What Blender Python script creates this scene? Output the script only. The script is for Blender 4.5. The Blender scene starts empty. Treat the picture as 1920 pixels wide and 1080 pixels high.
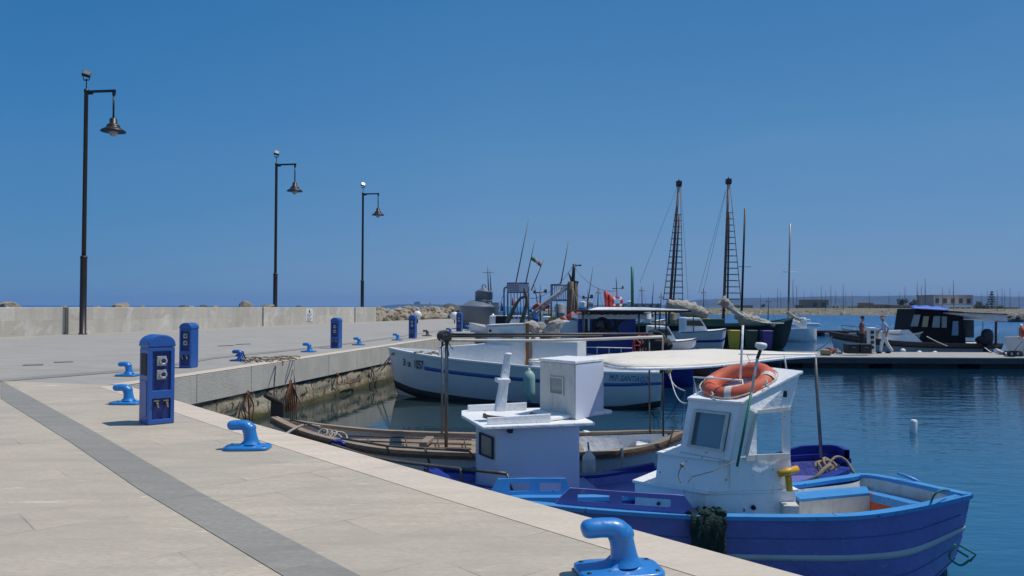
import bpy, bmesh, math, random
from math import radians as R, sin, cos, pi, sqrt, atan2
from mathutils import Vector as V, Matrix as MX, Euler, noise as NZ
random.seed(7)
SC = bpy.context.scene
COL = SC.collection
# ------------------------------------------------------------ camera, sky, sun, exposure
F = 1500.0                      # focal length in pixels of the 1920 px wide photograph
CAMZ, ZQ = 2.66, 1.26           # camera and quay top above the water
cam = bpy.data.cameras.new('camera'); camo = bpy.data.objects.new('camera', cam); COL.objects.link(camo)
cam.sensor_width = 36; cam.lens = 36*F/1920; cam.clip_end = 20000; cam.clip_start = 0.1
RC = Euler((R(90)+math.atan(34.4/F), 0, 0)).to_matrix() @ MX.Rotation(0.0028, 3, 'Z')
camo.matrix_world = MX.Translation((0, 0, CAMZ)) @ RC.to_4x4()
SC.camera = camo
SUN_AZ, SUN_EL = 86, 66         # clockwise from the viewing direction, height
w = bpy.data.worlds.new('World'); SC.world = w; w.use_nodes = True
nt = w.node_tree; bg = nt.nodes['Background']
sky = nt.nodes.new('ShaderNodeTexSky'); sky.sky_type = 'NISHITA'; sky.sun_disc = False
sky.sun_elevation = R(SUN_EL); sky.sun_rotation = R(SUN_AZ); sky.altitude = 0; sky.air_density = 1.0; sky.dust_density = 0.25; sky.ozone_density = 2.5
WS = 0.1
sky.dust_density = 0.0; sky.ozone_density = 4.0
tcw = nt.nodes.new('ShaderNodeTexCoord'); sxw = nt.nodes.new('ShaderNodeSeparateXYZ'); nt.links.new(tcw.outputs['Generated'], sxw.inputs[0])
def sky_mix(fac, a, b):
    n = nt.nodes.new('ShaderNodeMix'); n.data_type = 'RGBA'; n.clamp_factor = True
    for k, x in ((0, fac), (6, a), (7, b)):
        if isinstance(x, tuple): n.inputs[k].default_value = (*[q/WS for q in x], 1)
        elif isinstance(x, float): n.inputs[k].default_value = x
        else: nt.links.new(x, n.inputs[k])
    return n.outputs[2]
def band(z0, z1):
    r = nt.nodes.new('ShaderNodeMapRange'); r.inputs[1].default_value = z0; r.inputs[2].default_value = z1; nt.links.new(sxw.outputs['Z'], r.inputs[0]); return r.outputs[0]
g = sky_mix(band(0.0, .10), (.135, .262, .475), (.105, .255, .49))
g = sky_mix(band(.08, .22), g, (.066, .228, .480)); g = sky_mix(band(.2, .36), g, (.034, .182, .425)); g = sky_mix(band(.40, .8), g, (.13, .235, .44))
g = sky_mix(0.12, g, sky.outputs[0])
mpw = nt.nodes.new('ShaderNodeMapping'); mpw.inputs['Scale'].default_value = (1.2, 1.2, 7); nt.links.new(tcw.outputs['Generated'], mpw.inputs[0])
nzw = nt.nodes.new('ShaderNodeTexNoise'); nzw.inputs['Scale'].default_value = 2.2; nzw.inputs['Detail'].default_value = 5; nt.links.new(mpw.outputs[0], nzw.inputs['Vector'])
rw = nt.nodes.new('ShaderNodeMapRange'); rw.inputs[1].default_value = .5; rw.inputs[2].default_value = .8; rw.inputs[4].default_value = .10; nt.links.new(nzw.outputs[0], rw.inputs[0])
g = sky_mix(rw.outputs[0], g, (.24, .36, .52))
ml = nt.nodes.new('ShaderNodeMapRange'); ml.inputs[1].default_value = -.02; ml.inputs[2].default_value = -.50; nt.links.new(sxw.outputs['X'], ml.inputs[0])
mm_ = nt.nodes.new('ShaderNodeMix'); mm_.data_type = 'RGBA'; mm_.blend_type = 'MULTIPLY'; nt.links.new(ml.outputs[0], mm_.inputs[0]); nt.links.new(g, mm_.inputs[6]); mm_.inputs[7].default_value = (.58, .83, .93, 1); g = mm_.outputs[2]
nt.links.new(g, bg.inputs[0]); bg.inputs[1].default_value = WS
sl = bpy.data.lights.new('sun', 'SUN'); sl.energy = 3.4; sl.angle = R(0.5); sl.color = (1, .95, .88)
so = bpy.data.objects.new('sun', sl); COL.objects.link(so)
sd = V((sin(R(SUN_AZ))*cos(R(SUN_EL)), cos(R(SUN_AZ))*cos(R(SUN_EL)), sin(R(SUN_EL))))
so.rotation_euler = sd.to_track_quat('Z', 'Y').to_euler(); so.location = (20, 5, 40)
vs = SC.view_settings; vs.view_transform = 'Standard'; vs.look = 'None'; vs.exposure = 0; vs.gamma = 1
# ------------------------------------------------------------ surveying: photograph pixel -> point in the place
CP = V((0, 0, CAMZ))
def ray(px, py): return RC @ V(((px-960)/F, -(py-540)/F, -1))
def P(px, py, z):
    r = ray(px, py); t = (z-CAMZ)/r.z; return CP+r*t
def D(px, py, d):
    r = ray(px, py); return CP+r*(d/r.y)
def zat(p, py):
    return D(960+F*p.x/p.y, py, p.y).z
def up(p, z): return V((p.x, p.y, z))
def az(a): return V((sin(R(a)), cos(R(a)), 0))
# ------------------------------------------------------------ materials
MATS = {}
def mat(name, col, rough=.5, metal=0, var=.12, vs=4, dirt=0, dcol=(.2, .1, .05), ds=3, dst=(1, 1, 1), bump=0, bs=60, coat=0, spec=.5, speck=0, scol=(.16, .06, .025), ss=26):
    if name in MATS: return MATS[name]
    m = bpy.data.materials.new(name); m.use_nodes = True; n = m.node_tree.nodes; L = m.node_tree.links
    b = n['Principled BSDF']; tc = n.new('ShaderNodeTexCoord')
    b.inputs['Roughness'].default_value = rough; b.inputs['Metallic'].default_value = metal
    b.inputs['Specular IOR Level'].default_value = spec
    if coat: b.inputs['Coat Weight'].default_value = coat; b.inputs['Coat Roughness'].default_value = .15
    nz = n.new('ShaderNodeTexNoise'); nz.inputs['Scale'].default_value = vs; nz.inputs['Detail'].default_value = 6; nz.inputs['Roughness'].default_value = .65
    L.new(tc.outputs['Object'], nz.inputs['Vector'])
    mr = n.new('ShaderNodeMapRange'); mr.inputs[1].default_value = .3; mr.inputs[2].default_value = .7
    L.new(nz.outputs[0], mr.inputs[0])
    mx = n.new('ShaderNodeMix'); mx.data_type = 'RGBA'
    L.new(mr.outputs[0], mx.inputs[0])
    mx.inputs[6].default_value = (*[c*(1-var) for c in col], 1); mx.inputs[7].default_value = (*[min(1, c*(1+var)) for c in col], 1)
    out = mx.outputs[2]
    if dirt:
        mp = n.new('ShaderNodeMapping'); mp.inputs['Scale'].default_value = dst; L.new(tc.outputs['Object'], mp.inputs[0])
        n2 = n.new('ShaderNodeTexNoise'); n2.inputs['Scale'].default_value = ds; n2.inputs['Detail'].default_value = 8; n2.inputs['Roughness'].default_value = .7
        L.new(mp.outputs[0], n2.inputs['Vector'])
        r2 = n.new('ShaderNodeMapRange'); r2.inputs[1].default_value = .66-.25*dirt; r2.inputs[2].default_value = .82-.2*dirt; r2.inputs[4].default_value = min(1, .5+dirt*.5)
        L.new(n2.outputs[0], r2.inputs[0])
        m2 = n.new('ShaderNodeMix'); m2.data_type = 'RGBA'; L.new(r2.outputs[0], m2.inputs[0]); L.new(out, m2.inputs[6]); m2.inputs[7].default_value = (*dcol, 1)
        out = m2.outputs[2]
    if speck:
        for sc_, th_ in ((ss, .71-.08*speck), (ss*.35, .74-.08*speck)):
            n4 = n.new('ShaderNodeTexNoise'); n4.inputs['Scale'].default_value = sc_; n4.inputs['Detail'].default_value = 3; L.new(tc.outputs['Object'], n4.inputs['Vector'])
            r4 = n.new('ShaderNodeMapRange'); r4.inputs[1].default_value = th_; r4.inputs[2].default_value = th_+.04; L.new(n4.outputs[0], r4.inputs[0])
            m4 = n.new('ShaderNodeMix'); m4.data_type = 'RGBA'; L.new(r4.outputs[0], m4.inputs[0]); L.new(out, m4.inputs[6]); m4.inputs[7].default_value = (*scol, 1); out = m4.outputs[2]
    L.new(out, b.inputs['Base Color'])
    if bump:
        n3 = n.new('ShaderNodeTexNoise'); n3.inputs['Scale'].default_value = bs; n3.inputs['Detail'].default_value = 5; L.new(tc.outputs['Object'], n3.inputs['Vector'])
        bp = n.new('ShaderNodeBump'); bp.inputs['Strength'].default_value = min(1, bump); bp.inputs['Distance'].default_value = 1.2/bs
        L.new(n3.outputs[0], bp.inputs['Height']); L.new(bp.outputs[0], b.inputs['Normal'])
    MATS[name] = m; return m
def S(r, g, b):                 # picture colour 0-255 -> linear
    f = lambda c: (c/255/12.92) if c <= 10 else ((c/255+.055)/1.055)**2.4
    return (f(r), f(g), f(b))
# ------------------------------------------------------------ mesh builder (world coordinates)
WM = {}
class MB:
    def __init__(s): s.v = []; s.f = []; s.sm = []; s.mi = []; s.m = 0
    def add(s, vs, fs, smooth=False):
        b = len(s.v); s.v += [V(p) for p in vs]
        for f in fs: s.f.append([i+b for i in f]); s.sm.append(smooth); s.mi.append(s.m)
        return s
    def loft(s, A, B, cap=True):          # two polygons of the same count
        n = len(A); fs = [(i, (i+1) % n, n+(i+1) % n, n+i) for i in range(n)]
        if cap: fs += [tuple(range(n-1, -1, -1)), tuple(range(n, 2*n))]
        return s.add(list(A)+list(B), fs)
    def prism(s, poly, z0, z1): return s.loft([up(p, z0) for p in poly], [up(p, z1) for p in poly])
    def slab(s, quad, vec):               # a flat polygon given thickness along vec
        vec = V(vec); return s.loft([V(q) for q in quad], [V(q)+vec for q in quad])
    def box(s, c, size, yaw=0, M=None):   # yaw: azimuth of the +y axis (clockwise degrees)
        c = V(c); a, b, h = [x/2 for x in size]
        Q = M if M is not None else MX.Rotation(-R(yaw), 3, 'Z')
        p = [c+Q @ V((x, y, z)) for z in (-h, h) for x, y in ((-a, -b), (a, -b), (a, b), (-a, b))]
        return s.loft(p[:4], p[4:])
    def tube(s, pts, r, n=8, cap=True, smooth=True, closed=False):
        pts = [V(p) for p in pts]; k = len(pts); rs = r if isinstance(r, (list, tuple)) else [r]*k
        vs = []; prev = None
        for i, p in enumerate(pts):
            if closed: t = pts[(i+1) % k]-pts[i-1]
            else: t = (pts[min(i+1, k-1)]-pts[max(i-1, 0)])
            if t.length < 1e-9: t = V((0, 0, 1))
            t.normalize()
            if prev is None:
                prev = t.cross(V((0, 0, 1)) if abs(t.z) < .9 else V((1, 0, 0)))
            u = (prev-t*prev.dot(t)); u = u.normalized() if u.length > 1e-6 else t.orthogonal().normalized(); w_ = t.cross(u); prev = u
            for j in range(n):
                a = 2*pi*j/n; vs.append(p+(u*cos(a)+w_*sin(a))*rs[i])
        fs = []
        for i in range(k if closed else k-1):
            i2 = (i+1) % k
            for j in range(n): fs.append((i*n+j, i*n+(j+1) % n, i2*n+(j+1) % n, i2*n+j))
        s.add(vs, fs, smooth)
        if cap and not closed: s.add(vs[:n], [tuple(range(n-1, -1, -1))]); s.add(vs[-n:], [tuple(range(n))])
        return s
    def lathe(s, c, prof, n=20, axis=(0, 0, 1), smooth=True, sx=1, sy=1, yaw=0):
        c = V(c); Q = V(axis).normalized().to_track_quat('Z', 'Y').to_matrix() @ MX.Rotation(-R(yaw), 3, 'Z')
        vs = [c+Q @ V((r*cos(2*pi*j/n)*sx, r*sin(2*pi*j/n)*sy, z)) for r, z in prof for j in range(n)]
        fs = [(i*n+j, i*n+(j+1) % n, (i+1)*n+(j+1) % n, (i+1)*n+j) for i in range(len(prof)-1) for j in range(n)]
        s.add(vs, fs, smooth)
        if prof[0][0] > 1e-4: s.add(vs[:n], [tuple(range(n-1, -1, -1))])
        if prof[-1][0] > 1e-4: s.add(vs[-n:], [tuple(range(n))])
        return s
    def ball(s, c, r, n=14, sc=(1, 1, 1), axis=(0, 0, 1), yaw=0):
        m = max(5, n//2); Q = V(axis).normalized().to_track_quat('Z', 'Y').to_matrix() @ MX.Rotation(-R(yaw), 3, 'Z'); c = V(c)
        vs = []
        for i in range(m+1):
            th = pi*i/m
            for j in range(n):
                a = 2*pi*j/n; vs.append(c+Q @ V((r*sc[0]*sin(th)*cos(a), r*sc[1]*sin(th)*sin(a), -r*sc[2]*cos(th))))
        fs = [(i*n+j, i*n+(j+1) % n, (i+1)*n+(j+1) % n, (i+1)*n+j) for i in range(m) for j in range(n)]
        return s.add(vs, fs, True)
    def torus(s, c, R_, r, axis=(0, 0, 1), n=28, m=12, a0=0, a1=360):
        Q = V(axis).normalized().to_track_quat('Z', 'Y').to_matrix(); c = V(c)
        full = a1-a0 >= 360; k = n if full else n+1
        pts = [c+Q @ V((R_*cos(R(a0+(a1-a0)*i/n)), R_*sin(R(a0+(a1-a0)*i/n)), 0)) for i in range(k)]
        return s.tube(pts, r, m, closed=full)
    def rock(s, c, r, seed=0, sub=2, flat=.75):
        bm = bmesh.new(); bmesh.ops.create_icosphere(bm, subdivisions=sub, radius=1); rr = random.Random(seed)
        o = V((rr.uniform(-50, 50), rr.uniform(-50, 50), rr.uniform(-50, 50))); st = V((rr.uniform(.75, 1.3), rr.uniform(.75, 1.3), flat*rr.uniform(.8, 1.2)))
        Q = Euler((rr.uniform(-.3, .3), rr.uniform(-.3, .3), rr.uniform(0, 6))).to_matrix(); vs = []
        for q in bm.verts:
            p = q.co.copy(); a = 1+.38*NZ.noise(p*1.1+o)+.14*NZ.noise(p*2.7+o)
            for k in range(3):
                nrm = V((sin(seed+k*2.1), cos(seed*1.7+k), sin(k*1.3+seed*.7))).normalized(); dd = p.dot(nrm)
                if dd > .62: p = p-nrm*(dd-.62)*.8
            p = p*a; p = V((p.x*st.x, p.y*st.y, p.z*st.z)); vs.append(V(c)+Q @ p*r)
        fs = [tuple(v.index for v in f.verts) for f in bm.faces]; bm.free()
        return s.add(vs, fs, False)
    def grid(s, rows, smooth=True):       # rows of points
        n = len(rows[0]); fs = [(i*n+j, i*n+j+1, (i+1)*n+j+1, (i+1)*n+j) for i in range(len(rows)-1) for j in range(n-1)]
        return s.add([p for r in rows for p in r], fs, smooth)
    def frame(s, q, hole, th):            # q = bl,br,tr,tl ; hole u0,v0,u1,v1 ; th = thickness vector
        q = [V(p) for p in q]; bi = lambda u, v_: (q[0]*(1-u)+q[1]*u)*(1-v_)+(q[3]*(1-u)+q[2]*u)*v_
        u0, v0, u1, v1 = hole; th = V(th)
        o = [bi(0, 0), bi(1, 0), bi(1, 1), bi(0, 1)]; i_ = [bi(u0, v0), bi(u1, v0), bi(u1, v1), bi(u0, v1)]
        vs = o+i_+[p+th for p in o]+[p+th for p in i_]; fs = []
        for k in range(4):
            k2 = (k+1) % 4
            fs += [(k, k2, 4+k2, 4+k), (8+k, 8+k2, 12+k2, 12+k), (k, k2, 8+k2, 8+k), (4+k, 4+k2, 12+k2, 12+k)]
        s.add(vs, fs); return i_
    def build(s, name, mats, parent=None, bevel=0, solid=0, sub=0):
        me = bpy.data.meshes.new(name); vs = s.v
        if parent is not None: inv = WM[parent.name].inverted(); vs = [inv @ p for p in vs]
        me.from_pydata([tuple(p) for p in vs], [], s.f); me.polygons.foreach_set('use_smooth', s.sm)
        if not isinstance(mats, (list, tuple)): mats = [mats]
        for m in mats: me.materials.append(m)
        if len(mats) > 1: me.polygons.foreach_set('material_index', s.mi)
        bm = bmesh.new(); bm.from_mesh(me); bmesh.ops.remove_doubles(bm, verts=bm.verts, dist=1e-5); bmesh.ops.recalc_face_normals(bm, faces=bm.faces); bm.to_mesh(me); bm.free()
        o = bpy.data.objects.new(name, me); COL.objects.link(o)
        WM[o.name] = WM[parent.name].copy() if parent is not None else MX.Identity(4)
        if parent is not None: o.parent = parent
        if bevel:
            b = o.modifiers.new('bevel', 'BEVEL'); b.width = bevel; b.segments = 2; b.limit_method = 'ANGLE'; b.angle_limit = R(40)
        if solid:
            b = o.modifiers.new('solid', 'SOLIDIFY'); b.thickness = solid; b.offset = 0
        if sub:
            b = o.modifiers.new('sub', 'SUBSURF'); b.levels = sub; b.render_levels = sub
        return o
def tag(o, label=None, cat=None, group=None, kind=None):
    if label: o['label'] = label
    if cat: o['category'] = cat
    if group: o['group'] = group
    if kind: o['kind'] = kind
    return o
def thing(name, label, cat, loc, yaw=0, group=None):
    o = bpy.data.objects.new(name, None); COL.objects.link(o); o.empty_display_size = .3
    o.location = V(loc); o.rotation_euler = (0, 0, -R(yaw)); WM[o.name] = MX.Translation(V(loc)) @ MX.Rotation(-R(yaw), 4, 'Z')
    return tag(o, label, cat, group)
def copy_tree(o, parent=None):
    c = o.copy(); COL.objects.link(c); WM[c.name] = WM[o.name]
    if parent is not None: c.parent = parent
    for ch in list(o.children): copy_tree(ch, c)
    return c
def place(o, loc, yaw=0, sc=1):
    o.location = V(loc); o.rotation_euler = (0, 0, -R(yaw)); o.scale = (sc, sc, sc)
    WM[o.name] = MX.Translation(V(loc)) @ MX.Rotation(-R(yaw), 4, 'Z') @ MX.Scale(sc, 4); return o
def struct(o): o['kind'] = 'structure'; return o
def sag(a, b, drop, n=10):
    a, b = V(a), V(b); return [a.lerp(b, i/n)-V((0, 0, drop*4*(i/n)*(1-i/n))) for i in range(n+1)]
def cr(pts, n):                           # Catmull-Rom resampling to n+1 points
    pts = [V(p) for p in pts]; m = len(pts)-1; out = []
    for k in range(n+1):
        t = k/n*m; i = min(int(t), m-1); u = t-i
        p0, p1, p2, p3 = pts[max(i-1, 0)], pts[i], pts[i+1], pts[min(i+2, m)]
        out.append(.5*((2*p1)+(p2-p0)*u+(2*p0-5*p1+4*p2-p3)*u*u+(3*p1-p0-3*p2+p3)*u**3))
    return out
def text_mesh(mb, body, origin, xdir, ydir, height, nrm, wrap=None, th=.004, shear=0, bold=0):
    cu = bpy.data.curves.new('t', 'FONT'); cu.body = body; cu.size = height*1.38; cu.resolution_u = 3; cu.shear = shear; cu.offset = bold
    ob = bpy.data.objects.new('t', cu); me = ob.to_mesh()
    x, y, nr = V(xdir).normalized(), V(ydir).normalized(), V(nrm).normalized()
    vs = []
    for q in me.vertices:
        p = V(origin)+x*q.co.x+y*q.co.y
        vs.append(wrap(p)+nr*th if wrap else p+nr*th)
    mb.add(vs, [tuple(p.vertices) for p in me.polygons]); ob.to_mesh_clear(); bpy.data.objects.remove(ob); bpy.data.curves.remove(cu)
    return mb
# ------------------------------------------------------------ hull from a near rail, a far rail and a keel line
class Hull:
    def __init__(h, N, Fr, K, nt=36, ns=10, flare=.25):
        h.N, h.F, h.K = cr(N, nt), cr(Fr, nt), cr(K, nt); h.nt, h.ns, h.fl = nt, ns, flare
    def sp(h, i, side, s):
        T = (h.N if side > 0 else h.F)[i]; k = h.K[i]; a = s*pi/2
        hh = (1-h.fl)*sin(a)**.7+h.fl*s; vv = 1-cos(a)**1.15
        return V((k.x+(T.x-k.x)*hh, k.y+(T.y-k.y)*hh, k.z+(T.z-k.z)*vv))
    def shell(h, mb):
        rows = []
        for i in range(h.nt+1):
            rows.append([h.sp(i, 1, 1-j/h.ns) for j in range(h.ns+1)]+[h.sp(i, -1, j/h.ns) for j in range(1, h.ns+1)])
        mb.grid(rows)
        for e in (0, h.nt):
            if (h.N[e]-h.F[e]).length > .08: mb.add(rows[e], [tuple(range(len(rows[e])))])
        return mb
    def inw(h, i, side, w):
        T = h.N if side > 0 else h.F; O = h.F if side > 0 else h.N
        t = T[min(i+1, h.nt)]-T[max(i-1, 0)]; p = V((-t.y, t.x, 0)).normalized()
        c = (h.N[h.nt//2]+h.F[h.nt//2])/2-T[h.nt//2]; tm = T[h.nt//2+1]-T[h.nt//2-1]; pm = V((-tm.y, tm.x, 0))
        if pm.dot(c) < 0: p = -p
        return T[i]+p*w
    def rail(h, mb, wo, wi, th, zo=0, t0=0, t1=1, sides=(1, -1)):
        for sd_ in sides:
            e = .002 if sd_ < 0 else 0; rows = []
            for i in range(int(t0*h.nt), int(t1*h.nt)+1):
                a, b = h.inw(i, sd_, -wo), h.inw(i, sd_, wi); z0, z1 = a.z+zo-e, a.z+zo+th+e
                rows.append([up(a, z0), up(a, z1), up(b, z1), up(b, z0), up(a, z0)])
            mb.grid(rows, False)
            for r in (rows[0], rows[-1]): mb.add(r[:4], [(0, 1, 2, 3)])
        return mb
    def band(h, mb, s0, s1, off=.005, t0=0, t1=1, side=1, th=.012):
        rows = []
        for i in range(int(t0*h.nt), int(t1*h.nt)+1):
            a, b = h.sp(i, side, s0), h.sp(i, side, s1); q = h.inw(i, side, -1)-h.inw(i, side, 0); q.z = 0
            rows.append([a, a+q*off, b+q*off, b])
        return mb.grid(rows, True)
    def inner(h, mb, wi, zd, t0=0, t1=1):      # inner walls; zd(t) floor height
        for sd_ in (1, -1):
            rows = []
            for i in range(int(t0*h.nt), int(t1*h.nt)+1):
                rows.append([h.inside(i, sd_, wi, h.N[i].z-.004-(h.N[i].z-zd(i/h.nt)-.004)*k/4) for k in range(5)])
            mb.grid(rows, True)
        return mb
    def inside(h, i, side, w, z):          # a point w inside the skin at height z
        lo, hi = 0, 1
        for _ in range(14):
            m_ = (lo+hi)/2
            if h.sp(i, side, m_).z < z: lo = m_
            else: hi = m_
        p = h.sp(i, side, hi); T = (h.N if side > 0 else h.F)[i]; d = h.inw(i, side, w)-T; d.z = 0; k = h.K[i]
        q = p+d
        mid = (h.sp(i, 1, hi)+h.sp(i, -1, hi))/2
        if (mid-p).dot(mid-q) < 0 or (mid-p).length < w: q = mid
        return up(q, z)
    def deck(h, mb, zd, t0=0, t1=1, inset=.03, crown=0):
        rows = []
        for i in range(int(t0*h.nt), int(t1*h.nt)+1):
            z = zd(i/h.nt); a, b = h.inside(i, 1, inset, z), h.inside(i, -1, inset, z)
            rows.append([up(a.lerp(b, k/6), z+crown*sin(pi*k/6)) for k in range(7)])
        return mb.grid(rows, True)
    def near_wrap(h, side=1):                  # put a point (x, z) on the near outer skin
        pts = [[h.sp(i, side, .35+.65*j/12) for j in range(13)] for i in range(h.nt+1)]
        def f(p):
            best = None
            for i in range(h.nt):
                a = pts[i][12].x; b = pts[i+1][12].x
                lo, hi = min(a, b), max(a, b)
                if lo <= p.x <= hi:
                    u = (p.x-a)/(b-a) if b != a else 0
                    for j in range(12):
                        z0 = pts[i][j].z*(1-u)+pts[i+1][j].z*u; z1 = pts[i][j+1].z*(1-u)+pts[i+1][j+1].z*u
                        if z0 <= p.z <= z1:
                            v_ = (p.z-z0)/max(1e-6, z1-z0)
                            y0 = pts[i][j].y*(1-u)+pts[i+1][j].y*u; y1 = pts[i][j+1].y*(1-u)+pts[i+1][j+1].y*u
                            return V((p.x, y0+(y1-y0)*v_, p.z))
            return p
        return f
# ============================================================ SETTING
def ramp_mix(m, fac, a, b):
    n = m.node_tree.nodes.new('ShaderNodeMix'); n.data_type = 'RGBA'; L = m.node_tree.links
    L.new(fac, n.inputs[0])
    for k, x in ((6, a), (7, b)):
        if isinstance(x, tuple): n.inputs[k].default_value = (*x, 1)
        else: L.new(x, n.inputs[k])
    return n.outputs[2]
def noise_fac(m, scale, lo, hi, mp=None, rot=0, detail=6, dist=0):
    n = m.node_tree.nodes; L = m.node_tree.links; tc = n.new('ShaderNodeTexCoord'); mm = n.new('ShaderNodeMapping')
    mm.inputs['Rotation'].default_value = (0, 0, rot)
    if mp: mm.inputs['Scale'].default_value = mp
    L.new(tc.outputs['Object'], mm.inputs[0]); z = n.new('ShaderNodeTexNoise'); z.inputs['Scale'].default_value = scale; z.inputs['Detail'].default_value = detail; z.inputs['Roughness'].default_value = .65; z.inputs['Distortion'].default_value = dist
    L.new(mm.outputs[0], z.inputs['Vector']); r = n.new('ShaderNodeMapRange'); r.inputs[1].default_value = lo; r.inputs[2].default_value = hi
    L.new(z.outputs[0], r.inputs[0]); return r.outputs[0]
def add_bump(m, h, dist, st=.6):
    n = m.node_tree.nodes; L = m.node_tree.links; b = n.new('ShaderNodeBump'); b.inputs['Distance'].default_value = dist; b.inputs['Strength'].default_value = st
    L.new(h, b.inputs['Height']); p = n['Principled BSDF'].inputs['Normal']
    if p.links: L.new(p.links[0].from_socket, b.inputs['Normal'])
    L.new(b.outputs[0], p)
def new_mat(name, rough=.6):
    m = bpy.data.materials.new(name); m.use_nodes = True; m.node_tree.nodes['Principled BSDF'].inputs['Roughness'].default_value = rough; MATS[name] = m; return m
def setc(m, s): m.node_tree.links.new(s, m.node_tree.nodes['Principled BSDF'].inputs['Base Color'])
def paving(name, c0, c1, joint, rot, bw, bh, jm=.75, speck=None):
    m = new_mat(name, .75); n = m.node_tree.nodes; L = m.node_tree.links
    big = noise_fac(m, .35, .3, .7, rot=rot); c = ramp_mix(m, big, c0, c1)
    streak = noise_fac(m, 1.0, .42, .75, (1.2, 5, 1), rot=rot, dist=.4)
    c = ramp_mix(m, streak, c, tuple(x*.82 for x in c0))
    tc = n.new('ShaderNodeTexCoord'); mm = n.new('ShaderNodeMapping'); mm.inputs['Rotation'].default_value = (0, 0, rot); L.new(tc.outputs['Object'], mm.inputs[0])
    bt = n.new('ShaderNodeTexBrick'); L.new(mm.outputs[0], bt.inputs['Vector']); bt.inputs['Scale'].default_value = 1; bt.inputs['Brick Width'].default_value = bw; bt.inputs['Row Height'].default_value = bh
    bt.inputs['Mortar Size'].default_value = .007; bt.inputs['Mortar Smooth'].default_value = .3; bt.inputs['Bias'].default_value = 0
    bt.inputs['Color1'].default_value = (.86, .87, .89, 1); bt.inputs['Color2'].default_value = (1.06, 1.03, 1.0, 1); bt.inputs['Mortar'].default_value = (.95, .95, .95, 1)
    mu = n.new('ShaderNodeMix'); mu.data_type = 'RGBA'; mu.blend_type = 'MULTIPLY'; mu.inputs[0].default_value = .8; L.new(c, mu.inputs[6]); L.new(bt.outputs['Color'], mu.inputs[7])
    wear = noise_fac(m, .9, .47, .60); ml = n.new('ShaderNodeMath'); ml.operation = 'MULTIPLY'; L.new(bt.outputs['Fac'], ml.inputs[0]); L.new(wear, ml.inputs[1])
    m3 = n.new('ShaderNodeMath'); m3.operation = 'MULTIPLY'; m3.inputs[1].default_value = jm; L.new(ml.outputs[0], m3.inputs[0])
    c = ramp_mix(m, m3.outputs[0], mu.outputs[2], joint)
    sp = noise_fac(m, 5, .70, .78, (1, 3, 1), rot=rot+.4); c = ramp_mix(m, sp, c, tuple(x*.55 for x in c0)); fg = noise_fac(m, 22, .35, .75, (1, 2.5, 1), rot=rot); c = ramp_mix(m, fg, c, tuple(x*.80 for x in c0)); fl = noise_fac(m, 3.2, .64, .72, (.35, 2.2, 1), rot=rot+.9, dist=1.5); c = ramp_mix(m, fl, c, tuple(min(1, x*1.18) for x in c1))
    setc(m, c); add_bump(m, noise_fac(m, 40, 0, 1), .004, .5); return m
ST = (.49, .425, .33); ST2 = (.60, .525, .41)
mpave = paving('pale_stone_paving', ST, ST2, (.16, .14, .12), R(-41), 1.05, .52)
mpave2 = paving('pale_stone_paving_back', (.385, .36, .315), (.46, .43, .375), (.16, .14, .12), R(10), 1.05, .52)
mcop = paving('coping_stone', (.66, .56, .44), (.74, .64, .51), (.2, .17, .14), R(-41), 1.6, 3, .4)
mstrip = paving('grey_stone_strip', (.275, .262, .228), (.36, .34, .30), (.12, .12, .12), R(-41), .9, 2, .8)
# --- quay
E1 = [P(*q, ZQ) for q in ((235, 722.5), (326, 750), (480, 796), (900, 915), (1501, 1080))]
E1.append(E1[-1]+(E1[-1]-E1[-2]).normalized()*12)
far_dir = (P(903, 622.5, ZQ)-P(235, 722.7, ZQ)).normalized()
E2 = [E1[0]+far_dir*t for t in (9, 18, 30, 45, 75)]
wallA, wallB = P(0, 632, ZQ), P(705, 603, ZQ); wdir = (wallB-wallA).normalized()
back = wallB+wdir*16+V((-.5, 2, 0))
quay_poly = list(reversed(E1))+E2+[V((back.x+14, back.y+6, ZQ)), back, wallA-wdir*30+V((-1, 1, 0)), V((-34, -10, ZQ)), V((E1[-1].x, -10, ZQ))]
mconc = mat('slab_edge_concrete', (.54, .50, .43), .8, var=.12, vs=1.5, dirt=.35, dcol=(.25, .23, .19), ds=1.4, dst=(3, 3, .25), bump=.3, bs=30)
SLAB = .59
b = MB(); n_ = len(quay_poly)
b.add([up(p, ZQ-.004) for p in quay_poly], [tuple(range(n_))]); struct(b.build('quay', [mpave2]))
b = MB(); ed = list(reversed(E1))+E2   # coping slab face
for a, c in zip(ed, ed[1:]):
    k = max(1, int((c-a).length/2.2))
    for i in range(k):
        p, q = a.lerp(c, i/k), a.lerp(c, (i+1)/k); g = (q-p).normalized()*.008; nrm = V((-(q-p).y, (q-p).x, 0)).normalized(); 
        if nrm.dot(V((8, 14, 0))-p) > 0: nrm = -nrm
        b.slab([up(p+g, ZQ-SLAB), up(q-g, ZQ-SLAB), up(q-g, ZQ-.006), up(p+g, ZQ-.006)], nrm*.25)
struct(b.build('quay_edge', mconc, bevel=.01))
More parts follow.
